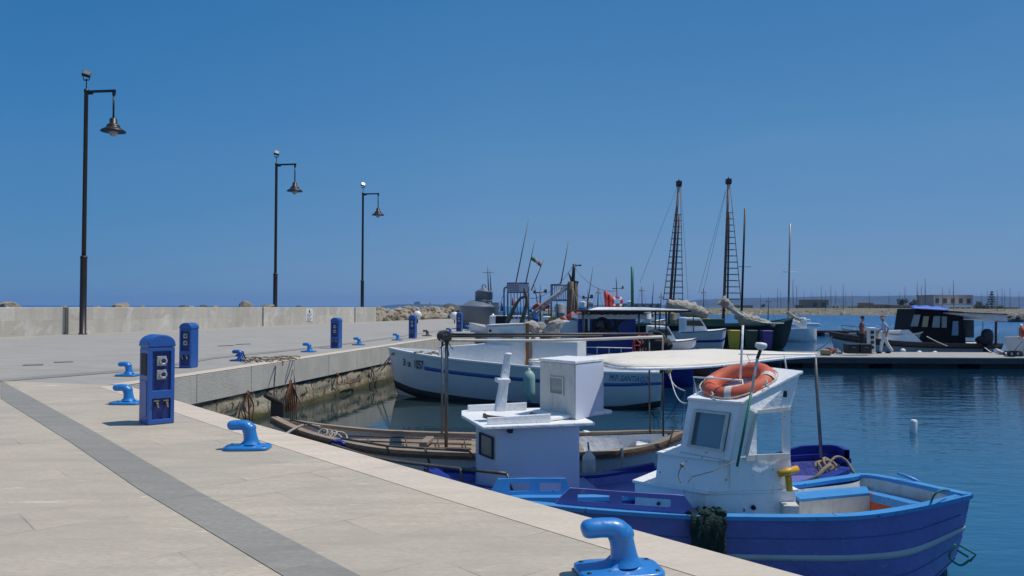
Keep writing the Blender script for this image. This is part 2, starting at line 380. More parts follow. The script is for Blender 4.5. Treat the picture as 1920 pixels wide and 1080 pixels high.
# front paving zone sheet + coping band
def offs(line, w):
    out = []
    for i, p in enumerate(line):
        t = (line[min(i+1, len(line)-1)]-line[max(i-1, 0)]).normalized(); nn = V((-t.y, t.x, 0)); out.append(p+nn*w)
    return out
sgn = -1 if offs(E1, .5)[2].length > E1[2].length else 1
inn = offs(E1, .42*sgn)
seam = [P(2, 714, ZQ), P(163, 802, ZQ), P(370, 921, ZQ), P(674, 1080, ZQ)]; seam.append(seam[-1]+(seam[-1]-seam[-2]).normalized()*8)
seam2 = [P(2, 748, ZQ), P(130, 828, ZQ), P(259, 917, ZQ), P(518, 1073, ZQ)]; seam2.append(seam2[-1]+(seam2[-1]-seam2[-2]).normalized()*8)
b = MB(); c2 = [P(235, 722.5, ZQ)+far_dir*.0]; s0 = P(2, 714, ZQ)
inn2 = offs(E1, .05*sgn); b.add([up(p, ZQ) for p in inn2]+[up(p, ZQ) for p in reversed(seam)], [tuple(range(len(inn2)+len(seam)))]); struct(b.build('paving_by_the_edge', mpave))
left = [seam2[0], seam2[0]+(seam2[0]-seam2[1])*.6, V((-16, -3, ZQ)), V((seam2[-1].x, -6, ZQ))]
b = MB(); pl = seam2+[V((seam2[-1].x, -8, ZQ)), V((-22, -8, ZQ)), V((-22, 10, ZQ))]
b.add([up(p, ZQ) for p in pl], [tuple(range(len(pl)))]); struct(b.build('paving', mpave))
b = MB(); b.add([up(p, ZQ+.004) for p in seam]+[up(p, ZQ+.004) for p in reversed(seam2)], [tuple(range(10))])
struct(b.build('dark_paving_band', mstrip))
b = MB(); b.grid([[up(p, ZQ+.004) for p in E1], [up(p, ZQ+.003) for p in inn]], False); ff = [E1[0]]+E2; fi = [E1[0]-V((.35, -.15, 0))]+[p+V((-.42, .07, 0)) for p in E2]
b.grid([[up(p, ZQ+.0035) for p in ff], [up(p, ZQ+.0035) for p in fi]], False); struct(b.build('coping', mcop))
b = MB(); q0 = [P(-30, 713, ZQ), P(278, 689.5, ZQ), P(400, 669.5, ZQ), P(613, 648, ZQ), P(733, 632.5, ZQ), P(880, 611, ZQ)]; q1 = [P(-30, 718, ZQ), P(278, 694, ZQ), P(400, 673, ZQ), P(613, 650.5, ZQ), P(733, 634.3, ZQ), P(880, 612.4, ZQ)]
b.grid([[up(p, ZQ+.004) for p in q0], [up(p, ZQ+.004) for p in q1]], False); struct(b.build('far_dark_paving_band', mstrip))
# --- old masonry below the slab, real relief
mold = new_mat('old_quay_masonry', .85)
c = ramp_mix(mold, noise_fac(mold, 1.6, .3, .7), (.43, .35, .23), (.55, .47, .34)); c = ramp_mix(mold, noise_fac(mold, 2.2, .5, .62), c, (.27, .23, .15)); c = ramp_mix(mold, noise_fac(mold, 1.1, .6, .68, dist=1), c, (.6, .58, .53)); c = ramp_mix(mold, noise_fac(mold, 5, .54, .62), c, (.05, .042, .032)); c = ramp_mix(mold, noise_fac(mold, 2, .57, .65, (3, 3, .35)), c, (.24, .10, .04))
nn = mold.node_tree.nodes; LL = mold.node_tree.links; tcx = nn.new('ShaderNodeTexCoord'); sx = nn.new('ShaderNodeSeparateXYZ'); LL.new(tcx.outputs['Object'], sx.inputs[0])
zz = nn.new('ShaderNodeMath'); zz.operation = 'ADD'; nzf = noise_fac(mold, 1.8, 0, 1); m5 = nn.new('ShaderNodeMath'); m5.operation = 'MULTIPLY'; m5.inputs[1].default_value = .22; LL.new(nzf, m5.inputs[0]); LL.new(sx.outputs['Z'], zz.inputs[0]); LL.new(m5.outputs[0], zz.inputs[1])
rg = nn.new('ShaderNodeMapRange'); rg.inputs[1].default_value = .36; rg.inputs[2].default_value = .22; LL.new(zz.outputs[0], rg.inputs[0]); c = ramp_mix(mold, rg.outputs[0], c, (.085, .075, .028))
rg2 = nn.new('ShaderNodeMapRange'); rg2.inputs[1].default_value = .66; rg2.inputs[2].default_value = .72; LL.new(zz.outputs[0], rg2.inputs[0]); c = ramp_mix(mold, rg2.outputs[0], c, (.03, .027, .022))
setc(mold, c); add_bump(mold, noise_fac(mold, 14, 0, 1), .03, .9)
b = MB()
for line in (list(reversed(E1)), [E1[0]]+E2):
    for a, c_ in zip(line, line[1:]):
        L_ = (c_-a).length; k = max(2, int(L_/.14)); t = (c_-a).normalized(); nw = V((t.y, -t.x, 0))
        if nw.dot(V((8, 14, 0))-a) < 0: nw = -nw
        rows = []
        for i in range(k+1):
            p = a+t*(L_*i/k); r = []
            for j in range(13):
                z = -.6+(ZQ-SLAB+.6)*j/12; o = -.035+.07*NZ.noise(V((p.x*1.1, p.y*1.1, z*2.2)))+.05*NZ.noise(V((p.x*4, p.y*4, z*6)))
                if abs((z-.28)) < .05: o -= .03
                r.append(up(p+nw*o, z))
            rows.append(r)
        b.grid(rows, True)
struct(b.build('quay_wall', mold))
# --- sea
msea = new_mat('sea_water', .04); bs_ = msea.node_tree.nodes['Principled BSDF']; bs_.inputs['IOR'].default_value = 1.33
dn = noise_fac(msea, .02, .35, .65); setc(msea, ramp_mix(msea, dn, (.004, .035, .075), (.006, .050, .105)))
def by_distance(h, y0, y1, v0, v1):
    n = msea.node_tree.nodes; L = msea.node_tree.links; tc = n.new('ShaderNodeTexCoord'); s = n.new('ShaderNodeSeparateXYZ'); L.new(tc.outputs['Object'], s.inputs[0]); r = n.new('ShaderNodeMapRange'); L.new(s.outputs['Y'], r.inputs[0])
    for i, v in enumerate((y0, y1, v0, v1)): r.inputs[i+1].default_value = v
    if h is None: return r.outputs[0]
    m = n.new('ShaderNodeMath'); m.operation = 'MULTIPLY'; L.new(h, m.inputs[0]); L.new(r.outputs[0], m.inputs[1]); return m.outputs[0]
CALM1 = by_distance(noise_fac(msea, 1.3, 0, 1, (.45, 1, 1), rot=.15, detail=3), 12, 45, .65, .42)
CALM2 = by_distance(noise_fac(msea, 5, 0, 1, (.4, 1, 1), rot=-.1, detail=3), 12, 45, .7, .45)
add_bump(msea, by_distance(noise_fac(msea, .45, 0, 1, (.6, 1, 1), rot=.3, detail=6), 55, 100, 0, 1), 1.6, 1)
msea.node_tree.links.new(by_distance(None, 50, 140, .04, .3), bs_.inputs['Roughness'])

def calm(h):
    n = msea.node_tree.nodes; L = msea.node_tree.links; tc = n.new('ShaderNodeTexCoord'); s = n.new('ShaderNodeSeparateXYZ'); L.new(tc.outputs['Object'], s.inputs[0]); r = n.new('ShaderNodeMapRange'); L.new(s.outputs['X'], r.inputs[0])
    for i, v in enumerate((-1.5, 5, .14, 1)): r.inputs[i+1].default_value = v
    if h is None: return r.outputs[0]
    m = n.new('ShaderNodeMath'); m.operation = 'MULTIPLY'; L.new(h, m.inputs[0]); L.new(r.outputs[0], m.inputs[1]); return m.outputs[0]
add_bump(msea, calm(CALM1), .085, .55); add_bump(msea, calm(CALM2), .018, .6)
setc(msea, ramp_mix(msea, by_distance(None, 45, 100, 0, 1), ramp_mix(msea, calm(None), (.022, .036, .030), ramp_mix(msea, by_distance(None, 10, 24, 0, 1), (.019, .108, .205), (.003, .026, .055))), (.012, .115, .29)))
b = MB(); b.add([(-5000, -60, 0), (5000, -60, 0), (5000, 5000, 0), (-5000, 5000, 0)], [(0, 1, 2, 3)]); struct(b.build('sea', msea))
# --- hills and far land
mhill = mat('haze_blue_scrub', (.035, .055, .07), .95, var=.35, vs=.006, dirt=.3, dcol=(.2, .18, .13), ds=.012)  # scrub colour blued so the slopes carry some distance haze in it
def ridge(name, m, d, pts, depth, seed, base=None, wob=.25):
    b = MB(); rows = [[], [], []]; ps = cr([D(x, y, d) for x, y in pts], len(pts)*10)
    for i, p in enumerate(ps):
        h = p.z*(1+wob*.25*NZ.noise(V((p.x*.012+seed, seed, 0)))); rows[0].append(V((p.x, p.y-depth*.5, -.5))); rows[1].append(V((p.x, p.y-depth*.2, max(.2, h*.62)))); rows[2].append(V((p.x, p.y, max(.3, h))))
    rows.append([V((p.x, p.y+depth, -.5)) for p in ps])
    b.grid(rows, True); return struct(b.build(name, m))
ridge('hills', mhill, 3000, [(1282, 570), (1300, 563), (1330, 561), (1400, 559), (1500, 557), (1560, 555.5), (1640, 555), (1760, 554), (1850, 555), (1920, 556), (2100, 556), (2400, 557)], 500, 3)
ridge('headland', mhill, 3400, [(1085, 573), (1110, 572), (1150, 571.5), (1230, 572), (1300, 570)], 300, 8)
ridge('island', mhill, 2600, [(700, 576), (735, 571.5), (780, 570), (820, 571), (880, 572.5), (960, 575)], 250, 5, wob=.1)
mfort = mat('fort_stone', (.30, .27, .22), .9, var=.1)
t = thing('island_fort', 'low square fort on the pale blue island at the horizon', 'fort', D(783, 570, 2600))
p = t.location.copy(); p.z = 4; b = MB(); b.box(p+V((0, 0, 5)), (19, 15, 13), 10); b.build('keep', mfort, t); b = MB(); b.box(p+V((2, -2, 12.5)), (8, 8, 3), 10); b.build('upper_block', mfort, t); b = MB(); b.lathe(p+V((40, 4, 0)), [(2.2, 0), (1.8, 9), (2.3, 9.2), (2.3, 10), (0, 12)], 10); b.build('tower', mfort, t)
mland = mat('dry_ground', (.15, .135, .085), .95, var=.3, vs=.03, dirt=.4, dcol=(.12, .12, .06), ds=.05)
ridge('far_shore', mland, 330, [(1000, 577), (1100, 578), (1300, 577), (1500, 578), (1700, 578), (1920, 579), (2300, 580)], 150, 1, wob=.5)
mrock = mat('pale_boulders', (.34, .285, .21), .9, var=.5, vs=.6, dirt=.7, dcol=(.12, .09, .06), ds=1.2, bump=.5, bs=8)
mrockd = mat('dark_boulders', (.09, .085, .075), .9, var=.4, vs=1)
rr = random.Random(3); b = MB()
for i in range(1500):
    px = rr.uniform(1120, 1990); d = rr.uniform(268, 300); h = (d-268)/32
    b.rock(V(((px-960)/F*d, d, h*1.15+rr.uniform(-.3, .1))), rr.uniform(.3, .85), i, 1)
tag(b.build('breakwater_rocks', mrock), 'long far breakwater of pale boulders across the blue water', 'rocks', kind='stuff')
rr = random.Random(9); b = MB()
for i in range(520):
    u = rr.random(); p = wallB+wdir*(u*21-1.0)+V((-.2, 1.2, 0)); dd = rr.uniform(0, 3.2); sz = rr.uniform(.2, .62)
    b.rock(V((p.x+rr.uniform(-.3, .3)-.2, p.y+dd, ZQ+.1+dd*.26+rr.uniform(-.2, .2))), sz, i, 1)
tag(b.build('rubble_bank', mrock), 'bank of tan rubble beyond the end of the stone wall', 'rocks', kind='stuff')
b = MB(); a = wallB+wdir*.2+V((-.6, 4.2, 0)); c_ = a+wdir*21; b.slab([up(a, 1), up(c_, 1), up(c_, 2.32), up(a, 2.32)], (-.3, 2.0, 0))
tag(b.build('rubble_parapet', mat('pale_parapet', (.5, .46, .39), .85, var=.12, vs=1)), 'pale low parapet running along the top of the rubble bank', 'wall')
rr = random.Random(19)
b = MB()
for i in range(120):
    u = rr.random(); p = wallA.lerp(wallB, u)+V((-1.2, 2.5+rr.uniform(0, 3), 0)); b.rock(V((p.x, p.y, rr.uniform(.3, 1.3))), rr.uniform(.8, 1.3), i, 1)
tag(b.build('armour_rocks', mrock), 'rock armour heaped behind the long stone wall', 'rocks', kind='stuff')
GW = 'boulders peeping over the wall'
desc = ['widest pale boulder peeping over the wall left of the nearest lamp', 'small grey stone over the wall just left of the nearest lamp', 'small pale stone over the wall, right after the nearest lamp', 'broad pale boulder over the wall, first one right of the nearest lamp', 'small round stone over the wall between the near lamp and blue pedestals', 'low dark stone over the wall above the nearest blue pedestal', 'dark stone over the wall right of the rear blue pedestal', 'small grey stone over the wall left of the dark pair', 'flat dark stone over the wall, midway between first and second lamps', 'long low stone over the wall left of the second lamp', 'tall pale boulder over the wall just left of the second lamp', 'flat brown stone over the wall touching the second lamp', 'thin dark stone over the wall right of the second lamp', 'darkest broad boulder standing beyond the rubble bank left of the grey tank']
spots = [(22, 571, .8), (120, 573.5, .25), (183, 573.5, .3), (228, 570, .75), (265, 573, .35), (305, 573.2, .4), (345, 572.8, .4), (358, 573, .3), (378, 573, .5), (402, 573, .5), (461, 570.5, .95), (500, 571.5, .8), (560, 573.5, .35), (840, 571.5, 1.5)]
for k, (x, y, s) in enumerate(spots):
    u = (x-0)/705; dist = (wallA.lerp(wallB, u)).y if x < 705 else 95
    dist = 1/((1-u)/wallA.y+u/wallB.y)+3.2 if x < 705 else 95
    p = D(x, y, dist); b = MB(); s *= .72; b.rock(V((p.x, p.y, p.z-s*.62)), s, k+40, 2)
    if x == 840:
        for q in range(5): b.rock(V((p.x-1.3+q*.7, p.y, p.z-.9-.2*abs(q-2))), .7, q+60, 2)
    b.rock(V((p.x, p.y+.4, p.z-s*1.25-.3)), s*1.1, k+90, 1)
    tag(b.build('boulder', mrockd if k in (5, 6, 8, 12, 13) else mrock), desc[k], 'boulder', GW)
# ============================================================ WALL, LAMPS, PEDESTALS, BOLLARDS
mwall = new_mat('limestone_wall', .85)
nn = mwall.node_tree.nodes; LL = mwall.node_tree.links; tcx = nn.new('ShaderNodeTexCoord'); mm = nn.new('ShaderNodeMapping'); mm.inputs['Rotation'].default_value = (R(90), 0, 0); LL.new(tcx.outputs['Object'], mm.inputs[0])
bt = nn.new('ShaderNodeTexBrick'); LL.new(mm.outputs[0], bt.inputs['Vector']); bt.inputs['Scale'].default_value = 1; bt.inputs['Brick Width'].default_value = 1.5; bt.inputs['Row Height'].default_value = .68; bt.inputs['Mortar Size'].default_value = .008
bt.inputs['Color1'].default_value = (.50, .455, .38, 1); bt.inputs['Color2'].default_value = (.62, .58, .50, 1); bt.inputs['Mortar'].default_value = (.42, .38, .32, 1)
c = ramp_mix(mwall, noise_fac(mwall, 1.1, .52, .62, dist=.6), bt.outputs['Color'], (.68, .64, .57)); c = ramp_mix(mwall, noise_fac(mwall, 2.6, .58, .75), c, (.38, .31, .23)); c = ramp_mix(mwall, noise_fac(mwall, .5, .4, .7, (1, 1, .2)), c, (.42, .39, .33))
setc(mwall, c); add_bump(mwall, noise_fac(mwall, 9, 0, 1), .02, .5)
WT = CAMZ-.10
wt = thing('sea_wall', 'long waist high limestone block wall along the back of the quay', 'wall', wallA, 90-math.degrees(atan2(wdir.y, wdir.x))-90)
wyaw = -math.degrees(atan2(wdir.y, wdir.x))
def wpt(px):       # point along the wall for an image column
    r = ray(px, 600); a = wallA; # intersect (x=r.x*t, y=r.y*t) with wall line
    den = r.x*wdir.y-r.y*wdir.x; t = (a.x*wdir.y-a.y*wdir.x)/den; return V((r.x*t, r.y*t, ZQ))
cuts = [wallA-wdir*28, wpt(122), wpt(128.5), wpt(491.5), wpt(494.5), wpt(664.5), wpt(666.5), wallB]
nb = V((-wdir.y, wdir.x, 0))
for i in range(0, 8, 2):
    a, c_ = cuts[i], cuts[i+1]; b = MB(); b.loft([up(a, ZQ-.3), up(c_, ZQ-.3), up(c_+nb*.55, ZQ-.3), up(a+nb*.55, ZQ-.3)], [up(a, WT-.003), up(c_, WT-.003), up(c_+nb*.55, WT-.003), up(a+nb*.55, WT-.003)]); b.build('wall_panel', mwall, wt, bevel=.02)
mjoint = mat('joint_filler', (.22, .19, .15), .9)
for i in (1, 3, 5):
    a, c_ = cuts[i], cuts[i+1]; b = MB(); b.loft([up(p, ZQ-.3) for p in (a+nb*.08, c_+nb*.08, c_+nb*.5, a+nb*.5)], [up(p, WT-.02) for p in (a+nb*.08, c_+nb*.08, c_+nb*.5, a+nb*.5)]); b.build('joint', mjoint, wt)
# notice on the wall
mwhite = mat('white_paint', (.74, .74, .72), .45, var=.04, vs=6)
mtext = mat('dark_ink', (.03, .03, .05), .6); msgred = mat('red_ink', (.35, .04, .05), .6)
a, c_ = wpt(573.5), wpt(586); s0 = -nb*.02; z1 = zat(a, 579); z0 = zat(a, 602.5)
t = thing('notice_board', 'white notice sheet fixed on the stone wall between the second and third lamps', 'sign', up(a, z0))
b = MB(); b.slab([up(a+s0, z0), up(c_+s0, z0), up(c_+s0, z1), up(a+s0, z1)], nb*.018); b.build('panel', mwhite, t)
b = MB(); w_ = (c_-a)
for k in range(6):
    zz = z1-.42-k*.10; u0 = .12; u1 = .88-.12*(k % 3)
    q = [a+w_*u0+s0-nb*.004, a+w_*u1+s0-nb*.004]; b.add([up(q[0], zz), up(q[1], zz), up(q[1], zz+.035), up(q[0], zz+.035)], [(0, 1, 2, 3)])
q = [a+w_*.4+s0-nb*.004, a+w_*.6+s0-nb*.004]; b.add([up(q[0], z1-.32), up(q[1], z1-.32), up(q[1], z1-.1), up(q[0], z1-.1)], [(0, 1, 2, 3)]); b.build('lettering', mtext, t)
# --- street lamps
mpole = mat('dark_brown_enamel', (.022, .014, .012), .42, var=.3, vs=3); mgl = new_mat('lamp_glass', .12); mgl.node_tree.nodes['Principled BSDF'].inputs['Base Color'].default_value = (.75, .72, .66, 1); mgl.node_tree.nodes['Principled BSDF'].inputs['Transmission Weight'].default_value = .6
mshade = mat('shade_inside', (.42, .34, .28), .5)
mflood = mat('floodlight_glass', (.16, .17, .18), .25)
def street_lamp():
    H = 11.7; t = thing('street_lamp', 'x', 'street lamp', (0, 0, 0))
    b = MB(); b.lathe((0, 0, 0), [(.20, 0), (.20, .04), (.155, .06), (.150, 3.62), (.162, 3.64), (.162, 3.72), (.10, 3.78)], 16); b.build('base_sleeve', mpole, t)
    b = MB(); b.lathe((0, 0, 3.7), [(.102, 0), (.092, H-3.75), (.11, H-3.74), (.11, H-3.6), (0, H-3.58)], 14); b.build('pole', mpole, t)
    b = MB(); b.box((.78, 0, H-.02), (1.5, .09, .11)); b.box((1.45, 0, H-.12), (.12, .1, .22)); b.box((.2, 0, H-.1), (.3, .03, .12)); b.build('arm', mpole, t)
    b = MB(); b.tube([(1.44, 0, H-.2), (1.44, 0, H-1.36)], .045); b.build('hanger', mpole, t)
    z = H-2.0
    b = MB(); b.lathe((1.44, 0, z), [(.56, 0), (.57, .03), (.50, .10), (.34, .19), (.30, .24), (.30, .30), (.24, .36), (.17, .40), (.165, .62), (.08, .68), (0, .69)], 24)
    b.lathe((1.44, 0, z), [(.56, 0), (.48, .08), (.3, .17), (0, .19)], 24); sh = b.build('lamp_shade', mpole, t)
    b = MB(); b.lathe((1.44, 0, z), [(.535, .008), (.46, .07), (.29, .15), (0, .17)], 24); b.build('reflector', mshade, sh)
    b = MB(); b.lathe((1.44, 0, z), [(0, -.22), (.09, -.20), (.17, -.12), (.21, 0), (.22, .09)], 18); b.build('lamp_globe', mgl, t)
    b = MB(); b.tube([(0, 0, H), (0, 0, H+.62)], .025); b.tube([(-.13, 0, H+.55), (.13, 0, H+.55)], .03); b.tube([(-.14, 0, H+.55), (-.2, -.03, H+.9)], .02); b.tube([(.14, 0, H+.55), (.2, .03, H+.9)], .02); b.build('floodlight_bracket', mpole, t)
    Q = Euler((R(-38), R(14), R(30))).to_matrix(); b = MB(); b.box((0, 0, H+.86), (.36, .16, .34), M=Q); fl = b.build('floodlight', mpole, t, bevel=.02)
    b = MB(); b.box(V((0, 0, H+.86))+Q @ V((0, -.085, 0)), (.29, .012, .27), M=Q); b.build('floodlight_lens', mflood, fl); return t
L0 = street_lamp(); GL = 'street lamps along the sea wall'
lab = ['nearest and tallest looking dark street lamp, at the left by the stone wall', 'second dark street lamp along the wall, behind the rear pair of pedestals', 'farthest dark street lamp near the end of the stone wall']
for k, (x, y) in enumerate(((155, 627), (515.5, 609.3), (679, 602.3))):
    o = L0 if k == 0 else copy_tree(L0); p = P(x, y, ZQ); tag(place(o, p, [8, 10, 8][k]), lab[k], 'street lamp', GL)
    if k: 
        for ch in o.children:
            if ch.name.startswith('floodlight') and not ch.name.startswith('floodlight_bracket'): pass
# --- service pedestals
mped = mat('navy_plastic', S(42, 92, 168), .38, var=.08, vs=5, dirt=.18, dcol=(.1, .14, .25), ds=6, coat=.1, speck=.3, scol=(.2, .24, .3))
mpedd = mat('navy_recess', S(24, 46, 112), .45, var=.1)
mplast = mat('grey_plastic', (.34, .35, .34), .4, var=.15, vs=20); mdark = mat('black_rubber', (.012, .012, .014), .6); mbrass = mat('weathered_brass', (.45, .37, .22), .35, .9, var=.2, vs=30)
def pedestal():
    # sockets face local -y ; width .40 (x) depth .36 (y) ; height 1.07
    t = thing('service_pedestal', 'x', 'service pedestal', (0, 0, 0)); W, Dp = .15, .155
    b = MB(); zt = .93
    def arch(w_, y, z0, top, n=10, rise=.135):   # outline in xz with arched top
        o = [V((-w_, y, z0)), V((w_, y, z0))]
        for i in range(n+1):
            a = pi*i/n; o.append(V((w_*cos(a), y, top-rise+rise*sin(a)**.9)))
        return o
    fr = arch(W, -Dp+.03, 0, .995); bk = arch(W, Dp, 0, .995)
    b.loft(fr, bk)
    # raised front surround with two recesses
    q = [V((-W, -Dp+.03, 0)), V((W, -Dp+.03, 0)), V((W, -Dp+.03, .34)), V((-W, -Dp+.03, .34))]
    b.frame(q, (.15, .17, .85, .88), (0, -.035, 0))
    q = [V((-W, -Dp+.03, .34)), V((W, -Dp+.03, .34)), V((W, -Dp+.03, .90)), V((-W, -Dp+.03, .90))]
    b.frame(q, (.15, .10, .85, .92), (0, -.035, 0)); b.build('body', mped, t, bevel=.008)
    b = MB(); b.loft(arch(W+.010, -Dp-.010, .905, 1.05, rise=.125), arch(W+.010, Dp+.012, .905, 1.05, rise=.125)); b.build('cap', mped, t, bevel=.015)
    b = MB()
    for z0, z1 in ((.055, .305), (.395, .857)): b.box((0, -Dp+.028, (z0+z1)/2), (.22, .012, z1-z0))
    b.build('recess_panel', mpedd, t)
    for z in (.74, .58):
        b = MB(); b.box((.0, -Dp+.012, z), (.11, .03, .115)); s = b.build('socket', mplast, t, bevel=.008)
        b = MB(); b.torus((.015, -Dp-.008, z), .036, .012, (0, -1, 0), 16, 8); b.box((.015, -Dp-.01, z+.045), (.03, .02, .02)); b.build('socket_lid', mat('socket_metal', (.5, .5, .48), .35, .4), s)
        b = MB(); b.lathe((.015, -Dp-.002, z), [(.03, 0), (.03, .012), (0, .012)], 12, (0, -1, 0)); b.build('socket_face', mpedd, s)
    for x in (-.055, .055):
        b = MB(); b.tube([(x, -Dp+.02, .25), (x, -Dp-.035, .25)], .013); b.tube([(x, -Dp-.02, .255), (x+.012, -Dp-.03, .195)], [.014, .010]); b.box((x-.012, -Dp-.025, .278), (.06, .014, .012)); b.build('tap', mbrass, t)
    b = MB(); b.box((-W-.003, 0, .70), (.012, .18, .26)); b.build('side_grip', mdark, t, bevel=.01); b = MB(); b.box((-W-.002, .0, .3), (.01, .2, .42)); b.build('side_panel', mped, t, bevel=.006)
    return t
P0 = pedestal(); GP = 'blue service pedestals on the quay'
pl = [((279, 797), 137, 'largest blue service pedestal, standing nearest beside the short bollards'), ((347, 690), 190, 'blue service pedestal just behind the nearest one, below the stone wall'), ((628, 653), 190, 'third blue service pedestal, in front of the wall between the second and third lamps'), ((773, 634.5), 190, 'fourth blue service pedestal, in front of the tan rubble bank'), ((861, 621.5), 190, 'smallest and farthest blue service pedestal, beside the grey tank')]
for k, (q, a, l) in enumerate(pl):
    o = P0 if k == 0 else copy_tree(P0); p = P(*q, ZQ+.004)+V((0, .2, 0)); tag(place(o, p, a+180, [1, .96, .96, .96, 1][k]), l, 'service pedestal', GP)
# --- bollards
mbol = mat('bollard_blue_enamel', S(36, 122, 194), .38, var=.1, vs=6, dirt=.16, dcol=(.03, .10, .28), ds=5, coat=.25, bump=.07, bs=24, speck=.2, scol=(.02, .045, .12), ss=18)
mbold = mat('bollard_blue_dark', S(34, 88, 165), .35, var=.2, vs=7, dirt=.3, dcol=(.12, .07, .04), ds=7); mbolr = mat('bollard_rusty', (.10, .085, .08), .7, var=.4, vs=9, dirt=.4, dcol=(.18, .07, .03), ds=5)
def bollard(m):
    t = thing('mooring_bollard', 'x', 'bollard', (0, 0, 0))
    b = MB(); pr = []
    n = 28; rows = []
    def ell(a_, b__, z, ox=0):
        r = []
        for j in range(n):
            a = 2*pi*j/n; cx = abs(cos(a))**.42*(1 if cos(a) > 0 else -1); sy = abs(sin(a))**.42*(1 if sin(a) > 0 else -1); r.append(V((cx*a_+ox, sy*b__, z)))
        return r
    rings = [ell(.235, .155, 0), ell(.238, .158, .008), ell(.238, .158, .028), ell(.225, .145, .036), ell(.13, .095, .042, .01), ell(.095, .08, .055, .022), ell(.075, .065, .085, .028)]
    vs = [p for r in rings for p in r]; fs = [(i*n+j, i*n+(j+1) % n, (i+1)*n+(j+1) % n, (i+1)*n+j) for i in range(len(rings)-1) for j in range(n)]+[tuple(range(n))]
    b.add(vs, fs, True); b.build('base_plate', m, t)
    b = MB(); path = [(.032, .055, .098), (.030, .09, .079), (.026, .13, .071), (.018, .18, .068), (.010, .215, .070), (-.004, .245, .068), (-.03, .262, .062), (-.07, .268, .058), (-.12, .268, .057), (-.165, .264, .056), (-.192, .260, .049), (-.208, .258, .032), (-.213, .257, .008)]
    pts = [V((x, 0, z)) for x, z, r in path]; pts = cr(pts, 36); rs = [V((r, 0, 0)) for x, z, r in path]; rs = [q.x for q in cr(rs, 36)]
    vs = []; m_ = 22
    for i, p in enumerate(pts):
        tn = (pts[min(i+1, 36)]-pts[max(i-1, 0)]).normalized(); u = V((0, 1, 0)); w_ = tn.cross(u)
        vs += [p+(u*cos(2*pi*j/m_)*(1.06)+w_*sin(2*pi*j/m_))*max(.002, rs[i]) for j in range(m_)]
    b.add(vs, [(i*m_+j, i*m_+(j+1) % m_, (i+1)*m_+(j+1) % m_, (i+1)*m_+j) for i in range(36) for j in range(m_)]+[tuple(range(36*m_, 37*m_))], True)
    b.ball((.012, 0, .228), .074, 20, (1, 1, .9)); b.build('horn', m, t)
    for x, y in ((.19, .1), (.19, -.1), (-.19, .1), (-.19, -.1)):
        b = MB(); b.lathe((x, y, .033), [(.014, 0), (.014, .008), (0, .009)], 6); b.build('bolt', mdark if m is mbol else mbolr, t)
    return t
B0 = bollard(mbol); B1 = bollard(mbold); B2 = bollard(mbolr); GB = 'mooring bollards along the quay edge'
bl = [((1166, 1088), 0, -8, 'large bright blue bollard cut off by the bottom of the picture', 0), ((457, 845), 0, -4, 'bright blue bollard standing alone between the nearest pedestal and the edge', 0), ((230, 759), 0, 2, 'blue bollard directly left of the foot of the nearest pedestal', 0), ((234, 705.5), 0, 6, 'blue bollard farther back, level with the middle of the nearest pedestal', 0),
      ((446, 677), 1, 10, 'blue bollard wrapped in dark rope beside the coiled line', 0), ((577, 660), 0, 10, 'blue bollard left of the third pedestal', 0), ((671, 647), 0, 10, 'blue bollard right of the third pedestal', 0), ((744, 638), 0, 10, 'blue bollard just left of the fourth pedestal', 0), ((800, 630), 2, 10, 'rusty grey bollard without blue paint, right of the fourth pedestal', 0), ((843, 625.5), 1, 10, 'blue bollard just left of the farthest pedestal', 0), ((878, 619.5), 0, 10, 'farthest blue bollard, in front of the grey tank', 0)]
used = set()
for q, kk, yaw, l, _ in bl:
    src = (B0, B1, B2)[kk]; o = src if kk not in used else copy_tree(src); used.add(kk)
    d_ = P(*q, ZQ).y; p = P(*q, ZQ+.004)+V((0, .12, 0)); tag(place(o, p, yaw,  .92 if q[0] < 800 else .95), l, 'bollard', GB); o.scale.z *= .93
# --- ropes on the quay
mrope = mat('tan_rope', (.30, .24, .17), .9, var=.3, vs=30, bump=.8, bs=120); mropeg = mat('dark_rope', (.04, .04, .04), .9, var=.4, vs=30); mropew = mat('white_rope', (.55, .54, .5), .85, var=.15, vs=30, bump=.6, bs=100); mropet = mat('green_rope', (.03, .18, .15), .85)
def rope(name, label, pts, r, m, group=None, parent=None, n=None, cat='rope'):
    b = MB(); b.tube(cr(pts, n or len(pts)*5), r, 6); o = b.build(name, m, parent)
    return tag(o, label, cat, group) if parent is None else o
rr = random.Random(2); pts = []
for k in range(70):
    u = k/69; x = 455+100*u+8*sin(k*1.3); pts.append(P(x, 673-3*u+2.8*sin(k*.9+.5), ZQ+.03+.045*abs(sin(k*.55))))
rope('coiled_rope', 'tangled tan rope lying on the quay beside the wrapped bollard', pts, .016, mrope, n=280)
pB = P(446, 677, ZQ)+V((0, .12, 0)); rp = [pB+V((cos(a*.9)*(.085+.01*sin(a))-.0, sin(a*.9)*.085, .06+.02*a)) for a in range(0, 9)]+[P(462, 674, ZQ+.02), P(475, 673, ZQ+.02)]
rope('bollard_rope', 'dark rope looped around the blue bollard by the coiled line', rp, .02, mropeg)
